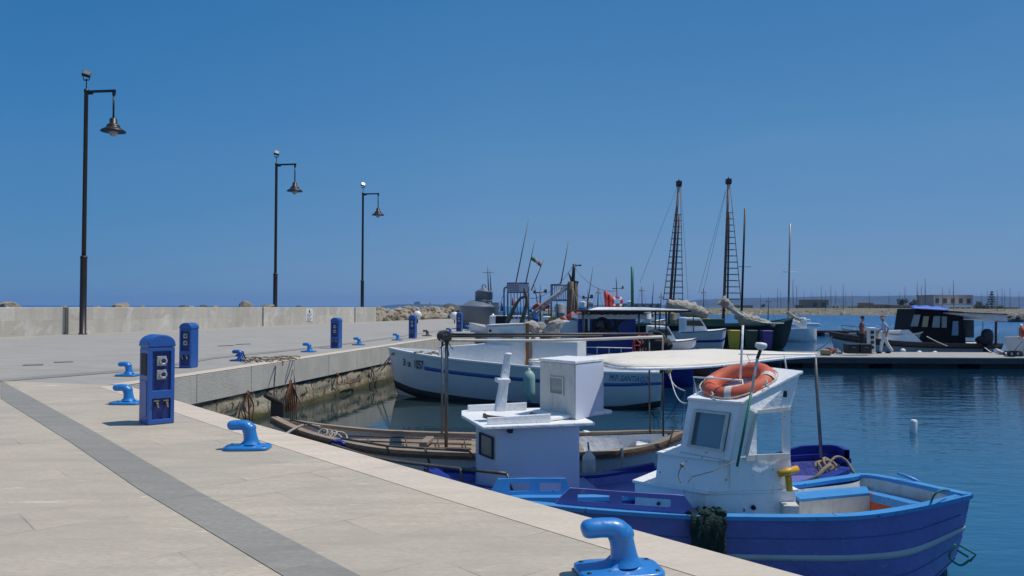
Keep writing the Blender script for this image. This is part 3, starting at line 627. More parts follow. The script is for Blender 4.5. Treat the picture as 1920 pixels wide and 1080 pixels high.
for k, (x0, y0, pp, l) in enumerate((((513), 671, [(515, 672, 1.28), (516.5, 690, None), (514, 720, None), (514, 745, None)], 'dark rope hanging straight down the quay face from the coil'), (540, 668, [(520, 668, 1.28), (542, 670, 1.28), (551, 700, None), (556, 740, None), (575, 772, None), (587, 792, None)], 'thin brown line hanging from the coil to the water'))):
    q = []
    for x, y, z in pp:
        if z: q.append(P(x, y, z))
        else:
            # on the plane of the far quay face, 6 cm proud
            r_ = ray(x, y); a = E1[0]+V((.10, 0, 0)); t_ = (a.x*far_dir.y-a.y*far_dir.x)/(r_.x*far_dir.y-r_.y*far_dir.x); q.append(CP+r_*t_)
    rope('hanging_rope', l, q, .014, mropeg if k == 0 else mrope, 'ropes hanging down the quay face')
# rusty chains and rings on the old wall
mrust = mat('rusty_iron', (.16, .065, .03), .85, var=.5, vs=12, bump=.6, bs=40)
def face_pt(x, y, off=.06):
    r_ = ray(x, y); a = E1[0]+V((off, 0, 0)); t_ = (a.x*far_dir.y-a.y*far_dir.x)/(r_.x*far_dir.y-r_.y*far_dir.x); return CP+r_*t_
hang = [((465, 737), (468, 790), 3, 'rusty looped chain on the old wall, leftmost below the slab'), ((545, 716), (548, 786), 6, 'thick bundle of rusty cords hanging down the old wall'), ((697, 692), (700, 712), 2, 'short rusty hook high on the wall left of the white bow')]
for (a, c_, k, l) in hang:
    b = MB(); A, Bb = face_pt(*a), face_pt(*c_)
    for j in range(k):
        o1 = (j-(k-1)/2)*(.05 if k > 3 else .09); mid = A.lerp(Bb, .5)+far_dir*o1*2.4; b.tube(cr([A, A.lerp(mid, .5)+far_dir*o1*.3, mid, Bb+far_dir*o1*1.4], 14), .018 if k < 6 else .022, 6)
    b.torus(A, .05, .014, V((1, -.2, 0)), 12, 6); tag(b.build('rusty_chain', mrust), l, 'chain', 'rusty chains on the quay wall')
b = MB(); c0 = face_pt(637, 713, .10); b.torus(c0, .135, .014, V((1, -.35, 0)), 24, 6); b.tube([face_pt(632, 700, .02), face_pt(634, 705, .12)], .03); b.tube([face_pt(646, 717, .1), face_pt(655, 719, .1), face_pt(672, 713, .08)], [.01, .02, .03]); tag(b.build('mooring_ring', mrust), 'large rusty mooring ring hanging on the old quay wall', 'ring')
# grey tank at the quay end
mtank = mat('grey_fibreglass', (.13, .16, .20), .5, var=.12, vs=1, bump=.1, bs=10); p = P(895, 616, ZQ); d_ = p.y; s = d_/F
t = thing('grey_tank', 'large round grey tank with a cone top and a smaller drum, at the quay end', 'tank', p)
r0 = 33*s; zt = zat(p, 575); b = MB(); b.lathe(p, [(r0, 0), (r0, zt-ZQ-.05), (r0*1.03, zt-ZQ), (r0*.9, zt-ZQ+.08), (r0*.42, zat(p, 563)-ZQ), (0, zat(p, 563)-ZQ)], 36); b.build('tank_body', mtank, t)
pc = V((p.x+12*s, p.y, 0)); b = MB(); b.lathe(up(pc, 0), [(16*s, zat(p, 567)), (16*s, zat(p, 561)), (12*s, zat(p, 561))], 24); b.build('neck', mat('grey_steel', (.30, .31, .31), .35, .6), t)
b = MB(); b.lathe(up(pc, 0), [(16.5*s, zat(p, 561)), (16.5*s, zat(p, 549)), (17.5*s, zat(p, 548.5)), (11*s, zat(p, 543)), (5*s, zat(p, 542)), (5*s, zat(p, 540)), (0, zat(p, 539.5))], 24); b.build('upper_drum', mtank, t)
b = MB(); b.torus(up(pc, zat(p, 537.5)), .12, .03, (0, 1, 0), 12, 6); b.build('lifting_eye', mrust, t)
b = MB(); b.box(V((p.x+33*s, p.y+.3, zat(p, 590))), (.5, .5, 1.6)); b.build('control_box', mplast, t, bevel=.03); b = MB(); b.ball(V((p.x+29*s, p.y-.5, zat(p, 594))), .16, 14, (1, 1, 1.4)); b.build('filter_bowl', mat('galvanised', (.5, .5, .5), .3, .7), t)
for k, (x, y, l) in enumerate(((783, 590.5, 'white globe partly hidden behind the fourth pedestal'), (852.5, 592.5, 'white globe peeping out left of the farthest pedestal'))):
    q = D(x, y, P(x, 606, ZQ).y); t = thing('white_globe', l, 'globe lamp', up(q, ZQ), 0, 'white globes along the far quay'); r_ = 8*q.y/F
    b = MB(); b.ball(q, r_, 18); b.build('globe', mwhite, t); b = MB(); b.tube([up(q, ZQ), q], .05); b.build('post', mpole, t)
mslot = mat('drain_iron', (.10, .095, .09), .7, var=.3, vs=8)
for k, (x, y, w_, l) in enumerate(((62, 685, 38, 'dark drain slot in the paving, far left one of the pair near the left edge'), (119, 679.5, 36, 'dark drain slot in the paving, right one of the pair near the left edge'), (424, 649, 28, 'dark drain slot behind the rope wrapped bollard, nearer one'), (456, 646, 26, 'dark drain slot behind the rope wrapped bollard, farther one'))):
    a, c_ = P(x-w_/2, y, ZQ), P(x+w_/2, y-1, ZQ); t = thing('drain_slot', l, 'drain', (a+c_)/2, 0, 'drain slots in the paving'); dd = (c_-a).normalized(); nn_ = V((-dd.y, dd.x, 0))*.09
    b = MB(); b.loft([up(q, ZQ) for q in (a-nn_, c_-nn_, c_+nn_, a+nn_)], [up(q, ZQ+.008) for q in (a-nn_, c_-nn_, c_+nn_, a+nn_)]); b.build('frame', mslot, t)
    for j in range(6): b = MB(); q = a.lerp(c_, (j+.5)/6); b.box(up(q, ZQ+.011), (.03, .15, .006), math.degrees(atan2(dd.x, dd.y))+90); b.build('bar', mat('worn_iron', (.25, .24, .22), .6), t)
# ============================================================ BOATS
mhw = mat('white_hull_paint', (.66, .68, .70), .38, var=.05, vs=1.5, dirt=.22, dcol=(.42, .38, .30), ds=2.2, dst=(1, 1, .5), coat=.15, speck=.1, scol=(.3, .2, .12))
mcab = mat('white_cabin_paint', (.84, .84, .83), .45, var=.05, vs=3, dirt=.32, dcol=(.56, .47, .35), ds=4.5, dst=(2.6, 2.6, .4), bump=.18, bs=14, speck=.15)
mcabd = mat('grimy_cabin_paint', (.60, .58, .53), .55, var=.12, vs=5, dirt=.5, dcol=(.33, .29, .22), ds=5, dst=(3, 3, .5))
mwood = new_mat('weathered_planks', .75); c = ramp_mix(mwood, noise_fac(mwood, 3, .3, .7, (.6, 6, 1)), (.20, .145, .10), (.36, .28, .20)); setc(mwood, c); add_bump(mwood, noise_fac(mwood, 10, 0, 1, (.3, 4, 1)), .01, .6)
mwoodd = mat('dark_teak_rail', (.12, .07, .045), .6, var=.35, vs=8, bump=.4, bs=30); mtimber = mat('varnished_timber', (.25, .10, .035), .5, var=.3, vs=10)
mblk = mat('black_paint', (.012, .013, .015), .5); manti = mat('antifouling', (.02, .022, .022), .8, var=.4, vs=4)
mgal = mat('galvanised_pipe', (.22, .21, .19), .4, .6, var=.3, vs=10); mgald = mat('weathered_pipe', (.12, .11, .10), .5, .4, var=.3, vs=10)
mblue = mat('boat_blue_paint', (.155, .168, .475), .42, var=.14, vs=2.5, dirt=.12, dcol=(.02, .06, .28), ds=3, coat=.1, bump=.2, bs=9, speck=.25, scol=(.25, .32, .45), ss=14)
mlblue = mat('light_blue_paint', S(70, 146, 206), .38, var=.10, vs=4, dirt=.2, dcol=(.02, .12, .38), ds=4, coat=.1, speck=.5, scol=(.03, .09, .25), ss=22)
mnavy = mat('deep_blue_paint', S(22, 40, 130), .45, var=.15, vs=3); mstripe = mat('stripe_blue', S(58, 92, 158), .45, var=.15, vs=5); mgstripe = mat('grey_stripe', (.46, .52, .56), .5, var=.1)
mglass = new_mat('window_glass', .05); g_ = mglass.node_tree.nodes['Principled BSDF']; g_.inputs['Base Color'].default_value = (.20, .26, .30, 1); g_.inputs['Metallic'].default_value = .35  # base colour lightened to hold a blue-grey reflection in the panes
mtint = mat('dark_glass', (.02, .025, .03), .08, var=.1)
mcanv = mat('cream_canvas', (.73, .67, .57), .85, var=.06, vs=2, dirt=.3, dcol=(.42, .28, .16), ds=1.6, bump=.15, bs=6)
morange = mat('orange_foam', S(196, 92, 64), .65, var=.12, vs=6, dirt=.4, dcol=(.50, .26, .17), ds=6); mred = mat('red_paint', (.42, .03, .025), .5, var=.15); myel = mat('yellow_paint', (.68, .36, .02), .4, var=.12, vs=8); mnet = mat('green_net', (.012, .035, .03), .95, var=.5, vs=30, bump=1, bs=60)
def hpts(l): return [P(x, y, z) for x, y, z in l]
# ---------- boat D : white fishing boat with registration
t = thing('fishing_boat', 'white wooden fishing boat with a blue stripe, registration on its bow at the old wall', 'boat', P(990, 765, 0)+V((0, 1.2, 0)))
Nn = [V((-3.73, 24.3, 1.36)), V((-2.9, 23.2, 1.28)), V((-1.95, 22.45, 1.19)), V((-.9, 21.8, 1.12)), V((.3, 21.2, 1.05)), V((1.5, 20.85, .98)), V((2.7, 20.6, .945)), V((3.85, 20.5, .94))]
dv = V((.38, 2.35, 0)); Ff = [V((-3.73, 24.3, 1.36)), V((-2.5, 24.35, 1.28)), V((-1.2, 24.2, 1.19)), V((0, 23.9, 1.12)), V((1.0, 23.55, 1.05)), V((2.1, 23.2, .98)), V((3.15, 22.9, .945)), V((4.2, 22.5, .94))]
Kk = [V((-3.22, 24.05, -.12)), V((-2.6, 23.75, -.35)), V((-1.5, 23.3, -.45)), V((-.5, 22.8, -.5)), V((.7, 22.3, -.5)), V((1.9, 22, -.5)), V((2.9, 21.7, -.45)), V((3.9, 21.5, -.2))]
hD = Hull(Nn, Ff, Kk, 40, 14, .45)
b = MB(); hD.shell(b); b.build('hull', mhw, t)
b = MB(); hD.rail(b, .035, .07, .05); b.build('rail', mcab, t)
b = MB(); hD.deck(b, lambda u: 1.02-.22*min(1, u*1.6) if u < .6 else .80, inset=.04); hD.inner(b, .07, lambda u: 1.02-.22*min(1, u*1.6) if u < .6 else .80); b.build('deck', mcab, t)
b = MB(); hD.band(b, .808, .852, .006, .22, 1); b.build('blue_stripe', mstripe, t)
b = MB(); hD.band(b, .40, .535, .006, 0, 1); b.build('boot_top', manti, t)
wr = hD.near_wrap()
def on_hull(px, py, guess):
    d = guess
    for _ in range(6):
        q = D(px, py, d); q2 = wr(q); d = q2.y
    return D(px, py, d)
for (x0, y0, x1, y1, txt, hh, m_, nm, sh, yd) in ((756, 684.5, 803, 691, '3', .20, mtext, 'registration', 0, 0), (765, 687, 803, 692, 'SR', .135, mtext, 'registration', 0, 0), (776.5, 690, 803, 693.4, '1057', .25, mtext, 'registration', 0, 0), (1142, 713.5, 1215, 717, 'M.P.-SANTIAGO', .16, mstripe, 'boat_name', .25, 0)):
    A, Bq = on_hull(x0, y0, 23), on_hull(x1, y1, 22); xd = (Bq-A)
    b = MB(); text_mesh(b, txt, A, xd, (0, 0, 1), hh, (xd.y, -xd.x, 0), wrap=wr, th=.012, shear=sh, bold=.006 if m_ is mtext else 0)
    # keep lettering inside its measured width
    if b.v:
        wmax = max((p-A).dot(xd.normalized()) for p in b.v); tgt = {'3': .125, 'SR': .16, '1057': .41, 'M.P.-SANTIAGO': xd.length}[txt]
        k_ = tgt/wmax; u_ = xd.normalized(); nv = []
        for p in b.v:
            e = (p-A).dot(u_); q = p+u_*(e*k_-e); q = wr(V((q.x, q.y, q.z)))+V((xd.y, -xd.x, 0)).normalized()*.012; nv.append(q)
        b.v = nv
    b.build(nm, m_, t)
zd = .85
def house(mb, pts, z0, z1, dx=(0, 0)): mb.loft([up(p, z0) for p in pts], [up(p, z1)+V((*dx, 0)) for p in pts])
b = MB(); q = [V((-2.1, 22.9, 0)), V((-1.0, 22.3, 0)), V((-.0, 21.95, 0)), V((.4, 23.0, 0)), V((-.6, 23.4, 0)), V((-1.7, 23.5, 0))]
b.loft([up(p, .8) for p in q], [up(q[0], 1.50), up(q[1], 1.60), up(q[2], 1.62), up(q[3], 1.62), up(q[4], 1.60), up(q[5], 1.5)]); b.build('trunk_cabin', mcab, t, bevel=.03)
b = MB(); q = [V((-.74, 22.27, 0)), V((.36, 21.83, 0)), V((.8, 23.1, 0)), V((-.5, 23.5, 0))]; b.loft([up(p, .8) for p in q], [up(q[0]+V((.08, 0, 0)), 2.10), up(q[1], 2.16), up(q[2], 2.16), up(q[3]+V((.08, 0, 0)), 2.10)]); wh = b.build('wheelhouse', mcab, t, bevel=.02)
b = MB(); qq = [q[0]+V((-.0, -.05, 0)), q[1]+V((.05, -.06, 0)), q[2]+V((.06, .05, 0)), q[3]+V((-.02, .05, 0))]; b.loft([up(qq[0], 2.103), up(qq[1], 2.163), up(qq[2], 2.163), up(qq[3], 2.103)], [up(qq[0], 2.14), up(qq[1], 2.20), up(qq[2], 2.20), up(qq[3], 2.14)]); b.build('roof', mcab, wh)
for x0, x1, z0, z1 in ((-.42, .0, 1.80, 1.90),):
    a, c_ = q[0].lerp(q[1], .42), q[0].lerp(q[1], .72); o = V((-.02, -.04, 0)); b = MB(); b.slab([up(a, z0)+o, up(c_, z0)+o, up(c_, z1)+o, up(a, z1)+o], (0, .03, 0)); b.build('window', mtint, wh)
b = MB(); a = q[0].lerp(q[1], .13); b.lathe(up(a, 1.98)+V((0, -.01, 0)), [(.035, 0), (.035, .03), (0, .03)], 12, (-.3, -1, 0)); b.build('side_light', mdark, wh)
b = MB(); m0 = V((.42, 21.7, 0)); b.box(up(m0, 1.48), (.09, .09, 1.45), -10); b.build('timber_post', mtimber, t, bevel=.01)
b = MB(); q = [V((.55, 21.7, 0)), V((1.75, 21.35, 0)), V((2.1, 22.6, 0)), V((.9, 22.9, 0))]; house(b, q, .8, 1.72); b.build('aft_locker', mhw, t, bevel=.02)
b = MB(); q = [V((2.0, 21.5, 0)), V((3.7, 21.2, 0)), V((4.0, 22.3, 0)), V((2.3, 22.7, 0))]; house(b, q, .8, 1.12); b.build('hatch', mcab, t, bevel=.03)
# net bundle on the aft locker
b = MB()
rq = random.Random(15)
for k in range(26): b.rock(D(1000+rq.uniform(-6, 42), 618+rq.uniform(-9, 14), 22.2+rq.uniform(-.3, .4)), rq.uniform(.10, .24), k, 2, .7)
tag(b.build('net_bundle', mat('pale_net', (.42, .38, .34), .95, var=.35, vs=9, dirt=.4, dcol=(.45, .12, .06), ds=4, bump=1, bs=50)), 'heaped pale fishing net on the white boat behind its timber post', 'net')
b = MB(); b.ball((-1.75, 23.0, 1.34), .1); b.v = []; b.f = []; b.sm = []; b.mi = []
for k in range(8): b.rock(V((-2.75+.13*k, 23.1+.1*sin(k*3)-.02*k, 1.30+.03*sin(k*2))), .09, k+5, 1, .6)
tag(b.build('rope_heap', mrope), 'small heap of brown rope on the bow deck of the white boat', 'rope')
def fender(p, H, r, m, label, rp, group='fenders hanging on boats'):
    t = thing('fender', label, 'fender', p, 0, group); b = MB(); b.lathe(up(p, p.z-H/2), [(a_, z_*H/.72 if z_ < .3 else H-(.72-z_)*H/.72) for a_, z_ in ((.02, -.08), (.035, -.03), (r*.6, .02), (r*.95, .10), (r, .2), (r, .52), (r*.95, .62), (r*.6, .70), (.035, .75), (.03, .80))], 20); b.build('fender_body', m, t)
    b = MB(); b.tube([p+V((0, 0, H/2+.05)), V(rp)], .012); b.build('lanyard', mstripe, t)
    b = MB(); b.lathe(up(p, p.z-H/2), [(.02, -.1), (.05, -.06), (.045, .0), (.02, .01)], 12); b.build('end_cap', mstripe, t)
q = D(992, 722, 20.55); fender(q, .72, .155, mat('sea_green_vinyl', (.32, .48, .42), .5, var=.12, vs=4, dirt=.3, dcol=(.5, .55, .5), ds=3), 'pale sea green fender hanging on the white boat with the registration', q+V((.02, .15, .55)))
for k, (a, c_) in enumerate((((737, 661), (704, 697)), ((737, 663), (715, 694)))): rope('mooring_line', ['upper white mooring line from the registered bow to the old wall', 'lower tan mooring line from the registered bow to the old wall'][k], sag(D(*a, 24.0), face_pt(*c_, .1), .04), .022, mropew if k == 0 else mrope, 'mooring lines of the registered boat')
# ---------- boat A : wood trimmed open boat with awning spars
t = thing('wooden_boat', 'white open boat with weathered wooden rails and planked foredeck, second row', 'boat', P(900, 900, 0))
NA = hpts([(511, 786, .98), (560, 809, .86), (640, 831, .76), (740, 847, .70), (900, 854, .66), (1030, 855, .66), (1150, 850, .70), (1230, 836, .76), (1281, 813, .88)])
FA = hpts([(511, 785, .98), (560, 793, .88), (640, 803, .78), (740, 811, .72), (900, 816, .68), (1030, 815, .68), (1130, 813, .71), (1215, 811, .77), (1281, 812, .88)])
KA = [up(p, -.1 if i in (0, 8) else -.3) for i, p in enumerate([(a+c_)/2 for a, c_ in zip(NA, FA)])]; KA[0] += V((.5, -.1, 0)); KA[8] += V((-.4, 0, 0))
hA = Hull(NA, FA, KA, 44, 10, .3)
b = MB(); hA.shell(b); b.build('hull', mhw, t)
b = MB(); hA.rail(b, .03, .09, .035); b.build('rail', mwood, t); b = MB(); hA.rail(b, .045, -.005, .05, -.055); b.build('rubbing_strake', mwoodd, t)
b = MB(); hA.deck(b, lambda u: .70+.20*(1-u*5) if u < .2 else .64, 0, .56, .09, .03); b.build('foredeck', mwood, t)
b = MB(); hA.inner(b, .09, lambda u: .3, .5, .97); hA.deck(b, lambda u: .3, .5, .97, .12); b.build('cockpit_lining', mcab, t)
for u in (.58, .70, .86):
    i = int(u*44); a, c_ = hA.inw(i, 1, .09), hA.inw(i, -1, .09); b = MB(); b.slab([up(a+V((-.11, 0, 0)), .52), up(a+V((.11, 0, 0)), .52), up(c_+V((.11, 0, 0)), .52), up(c_+V((-.11, 0, 0)), .52)], (0, 0, .03)); b.build('thwart', mwood, t)
b = MB(); a = P(700, 838, .70)
for x in (640, 690, 760, 820, 870):
    b.tube([P(x, 822, .745), P(x+3, 838, .735)], .01)
for yy in (820, 829, 838): b.tube([P(610, yy-4, .745), P(884, yy+4, .715)], .012)
b.build('deck_battens', mwoodd, t)
b = MB(); q = [P(742, 829, .73), P(790, 829, .73)]; b.box(P(800, 827, .74), (.5, .12, .06), 95); b.build('deck_chock', mwood, t, bevel=.01)
b = MB(); q0 = P(520, 783, 1.0); b.loft([D(507, 783, 12.1), D(533, 783, 12.1), D(533, 783, 12.16), D(507, 783, 12.16)], [D(508, 749, 12.1), D(531, 755, 12.1), D(531, 755, 12.16), D(508, 749, 12.16)]); rd = b.build('rudder', mat('tarred_wood', (.035, .026, .024), .7, var=.3, vs=6), t, bevel=.01)
b = MB(); b.tube([D(527, 755, 12.12), D(510, 747, 12.1), D(497, 741, 12.0)], [.03, .045, .035], 8); b.build('tiller', MATS['tarred_wood'], rd)
# clutter on the foredeck
b = MB(); rr = random.Random(4)
for k in range(5):
    c0 = P(605+k*8, 812+k*2, .86-.02*k); b.torus(c0, .07+.008*k, .016, V((rr.uniform(-.6, .6), rr.uniform(-1, 0), 1)), 16, 6)
b.tube(cr([P(600, 800, .9), P(570, 797, .92), P(548, 806, .92), P(535, 815, .95)], 14), .018, 6); tag(b.build('mooring_rope_coil', mat('grey_rope', (.34, .31, .27), .9, var=.3, vs=30)), 'pale coiled rope heaped on the foredeck of the wooden railed boat', 'rope')
rope('bow_rope', 'thin black rope crossing the foredeck of the wooden railed boat', [P(545, 787, .95), P(580, 796, .94), P(615, 812, .82), P(640, 815, .78)], .012, mropeg)
b = MB()
for q in (P(1020, 838, .56), P(1050, 832, .56), P(1010, 828, .56), P(1120, 836, .5)): b.rock(q, .13, int(q.x*10), 2, .5)
tag(b.build('dark_tarpaulin', mat('grey_tarp', (.04, .04, .045), .9, var=.3)), 'crumpled dark tarpaulin inside the wooden railed boat', 'tarpaulin')
b = MB(); b.box(P(1205, 837, .6), (.34, .2, .1), 100); tag(b.build('white_box', mwhite, bevel=.02), 'white box lying at the right end of the wooden railed boat', 'box')
b = MB(); a = P(1095, 838, .5); b.tube([a, D(1100, 808, a.y)], [.045, .05], 10); tag(b.build('white_post', mcab, t), None)
q = D(1104, 872, 10.35); fender(q, .30, .085, mwhite, 'small white fender on the side of the wooden railed boat', q+V((0, .12, .27)))
rope('side_line', 'white line hanging down the right side of the wooden railed boat', [P(1165, 838, .72), D(1167, 846, 10.45), D(1166, 880, 10.45)], .014, mropew)
# awning frame of boat A
dL0, dL1 = 12.0, 11.1
for (x, y0, y1, d) in ((829.5, 638, 815, 12.2), (837.5, 637, 838, 11.1), (1217, 629, 812, 11.9), (1242, 631, 818, 10.95)):
    b = MB(); b.tube([D(x, y0, d), D(x+(1.5 if x > 1000 else -1), y1, d)], {829.5: .018, 837.5: .025}.get(x, .014), 8); b.build('awning_post', mgal if x < 1000 else mgald, t)
b = MB(); b.tube(cr([D(826, 638, 11.1), D(1000, 638.5, 11.1), D(1100, 636.5, 11), D(1242, 631.5, 10.95)], 12), .02, 8); b.build('near_spar', mat('pale_spar', (.66, .60, .50), .6, var=.2, vs=3), t)
b = MB(); b.tube([D(845, 627, 12.1), D(1224, 626, 11.9)], .018, 8); b.tube([D(845, 631, 11.6), D(1130, 630, 11.5)], .013, 8); b.build('far_spar', mgald, t)
b = MB(); b.tube([D(829.5, 637.5, 12.2), D(838, 637.5, 11.1)], .02); b.tube([D(1217, 629, 11.9), D(1242, 631, 10.95)], .016); b.build('cross_spar', mgal, t)
b = MB(); A_, B_ = D(838, 631, 11.0), D(828, 630, 12.3); pts = [A_.lerp(B_, k/8) for k in range(9)]; b.tube(pts, [.07, .085, .08, .09, .082, .088, .08, .085, .06], 14); b.build('rolled_awning', mat('dark_canvas', (.05, .045, .045), .9, var=.4, vs=10, dirt=.4, dcol=(.45, .43, .4), ds=7, bump=1, bs=30), t)
b = MB()
for k, (x, y) in enumerate(((842, 668), (850, 655), (824, 652))): b.tube(sag(D(838+k, 637, 11.1), D(x, y, 11.1), .02, 5), .006, 5)
b.build('awning_tie', mropeg, t)
# ---------- boat B : blue boat with the grimy white cabin and cream canopy
t = thing('cabin_boat', 'blue boat with a tall white boxy cabin and cream canopy, behind the nearest boat', 'boat', P(1150, 960, 0))
FB = hpts([(800, 884, .80), (850, 884, .74), (920, 888, .68), (1000, 893, .62), (1100, 897, .58), (1190, 886, .58)])+[V((2.7, 10.35, .62)), V((3.5, 10.45, .68)), P(1558, 857, .72), P(1590, 868, .74)]
tipB = P(1592, 884, .72)
NB = [FB[0], V((-.65, 8.65, .74)), V((-.2, 8.52, .68)), V((.4, 8.46, .62)), V((1.1, 8.45, .6)), V((1.8, 8.47, .6)), V((2.4, 8.55, .62)), V((3.0, 8.75, .66)), V((3.5, 9.0, .7)), tipB]
KB = [up((a+c_)/2, -.3) for a, c_ in zip(NB, FB)]; KB[0] = V((FB[0].x+.45, FB[0].y-.1, -.05)); KB[-1] = V((KB[-1].x-.2, KB[-1].y, -.1))
hB = Hull(NB, FB, KB, 44, 10, .3)
b = MB(); hB.shell(b); b.build('hull', mblue, t); b = MB(); hB.rail(b, .04, .09, .05); b.build('rail', mnavy, t)
b = MB(); hB.deck(b, lambda u: .5 if u > .45 else .62, 0, 1, .1); hB.inner(b, .09, lambda u: .35 if u > .45 else .6); b.build('deck', mblue, t)
b = MB(); hB.band(b, .93, 1, .012, 0, 1, 1); hB.band(b, .93, 1, .012, 0, 1, -1); b.build('top_strake', mlblue, t)
# raised dark blue boards at the stern
b = MB()
for sd_ in (-1,):
    rows = []
    for i in range(31, 45):
        a = hB.inw(i, sd_, -.02); c_ = hB.inw(i, sd_, .04); z = a.z+.16*min(1, (i-31)/5); rows.append([a, up(a, z), up(c_, z), up(c_, c_.z)])
    b.grid(rows, False)
b.build('stern_board', mnavy, t)
for (x0, y0, x1, y1) in ((1130, 885, 1228, 880), (812, 884, 898, 889)):
    a, c_ = P(x0, y0, .62 if x0 > 1000 else .74), P(x1, y1, .62 if x0 > 1000 else .70); b = MB(); b.loft([up(a, a.z-.05), up(c_, c_.z-.1), up(c_+V((0, .1, 0)), c_.z-.1), up(a+V((0, .1, 0)), a.z-.05)], [up(a, a.z+.0), up(c_, c_.z+.08), up(c_+V((0, .1, 0)), c_.z+.08), up(a+V((0, .1, 0)), a.z+.0)]); b.build('washboard', mnavy, t, bevel=.02)
# lower cabin
ZR = 1.36
a0, a1, a2 = P(905, 805, ZR), P(1095, 796, ZR), P(872, 783, ZR)
dirx = V((cos(R(13)), sin(R(13)), 0)); diry = V((-dirx.y, dirx.x, 0)); wB = 1.15
c1 = D(935, 850, 8.62); cN = V((P(935, 803, ZR).x, P(935, 803, ZR).y, 0))+diry*.06
xyof = lambda px, d: V(((px-960)/F*d, d, 0))
foot = [cN, cN+dirx*.93, cN+dirx*.93+diry*wB, cN+diry*wB, xyof(893, 9.25), xyof(897, 8.98)]
b = MB(); b.loft([up(p, .45) for p in foot], [up(p, ZR-.006) for p in foot]); lc = b.build('cabin', mat('sky_tinted_white_paint', (.66, .70, .80), .42, var=.03, vs=2, dirt=.1, dcol=(.5, .45, .38), ds=3, dst=(1, 1, .5)), t, bevel=.03)  # white paint with the blue sky reflection put into its base colour
rp = [xyof(905, 8.44), cN+dirx*1.08-diry*.07, cN+dirx*1.08+diry*(wB+.1), cN-dirx*.0+diry*(wB+.15), xyof(866, 9.75), xyof(866, 9.35)]
b = MB(); b.prism(rp, ZR-.003, ZR+.035); b.build('roof', mcab, lc, bevel=.01)
for (i, j, w_) in ((0, 1, .03), (3, 4, .03)):
    b = MB()
    p, q_ = (rp[0].lerp(rp[1], .06)+diry*.1, rp[0].lerp(rp[1], .62)+diry*.1) if i == 0 else (rp[4]+dirx*.06+diry*-.12, rp[4]+dirx*.78-diry*.16); b.loft([up(p, ZR+.038), up(q_, ZR+.038), up(q_+diry*w_, ZR+.038), up(p+diry*w_, ZR+.038)], [up(p, ZR+.11), up(q_, ZR+.13), up(q_+diry*w_, ZR+.13), up(p+diry*w_, ZR+.11)])
    b.build('roof_coaming', mcab, lc, bevel=.006)
b = MB(); cc = cN+dirx*.25+diry*.55; b.torus(up(cc, ZR+.055), .28, .022, (0, 0, 1), 24, 8, 0, 200); b.build('hatch_rim', mwoodd, lc)
# window on the slanted front corner
f0, f1 = foot[5], foot[0]; nw = V((f1.y-f0.y, -(f1.x-f0.x), 0)).normalized(); 
z0, z1 = zat(f0, 850), zat(f0, 808); b = MB(); qd = [up(f0.lerp(f1, .14), z0)+nw*.01, up(f0.lerp(f1, .86), z0-.01)+nw*.01, up(f0.lerp(f1, .86), z1-.02)+nw*.01, up(f0.lerp(f1, .14), z1)+nw*.01]
b.frame(qd, (.1, .08, .9, .92), nw*.018); wn = b.build('window', mblk, lc, bevel=.01); b = MB(); b.slab(qd, nw*.004); b.build('pane', mglass, wn)
b = MB(); b.box(up(cN+dirx*.13-diry*.03, zat(cN, 805)), (.07, .05, .075), 66); b.build('side_light', mblk, lc, bevel=.01)
# upper box
k0 = D(1078, 786, 8.95); kx, ky = dirx, diry; rotk = MX.Rotation(R(25), 3, 'Z'); kx = (rotk @ dirx).normalized(); ky = V((-kx.y, kx.x, 0))
kL = V((D(1012, 780, 9.45).x, 9.45, 0)); kN = V((k0.x, k0.y, 0)); kR = V((D(1130, 770, 9.45).x, 9.45, 0)); kB = kL+kR-kN
ztop = zat(kN, 683); b = MB(); lowN, lowR = kN, kR
ft = [kN, kR, kB, kL]; b.loft([up(p, ZR+.036) for p in ft], [up(p, ztop) for p in ft]); ub = b.build('upper_cabin', mcabd, t, bevel=.012)
b = MB(); ctr = (kL+kR)/2; rf = [ctr+(p-ctr)*1.04 for p in ft]; b.prism(rf, ztop+.003, ztop+.035); b.build('roof', mcab, ub, bevel=.006)
b = MB(); e = (kR-kN).normalized(); nr = V((e.y, -e.x, 0)); b.slab([up(kN, ZR+.04)+nr*.004, up(kR, ZR+.04)+nr*.004, up(kR, ztop-.01)+nr*.004, up(kN, ztop-.01)+nr*.004], nr*.008); b.build('side_panel', MATS['sky_tinted_white_paint'], ub)  # added sheet that gives this one face the painted sky reflection tint
e = (kN-kL); nl = V((e.y, -e.x, 0)).normalized(); b = MB(); z0, z1 = zat(kN, 745), zat(kN, 710); qd = [up(kL+e*.30, z0), up(kL+e*.70, z0-.0), up(kL+e*.70, z1), up(kL+e*.30, z1)]; b.frame([p+nl*.003 for p in qd], (.08, .08, .92, .92), nl*.01); wn = b.build('window', mcabd, ub); b = MB(); b.slab([p+nl*.002 for p in qd], nl*.004); b.build('pane', mglass, wn)
b = MB(); b.prism([kN-diry*.1-dirx*.35, kR-diry*.02+dirx*.12, kB+dirx*.1, kL-dirx*.1], ZR+.038, ZR+.085); b.build('plinth', mcab, ub, bevel=.02)
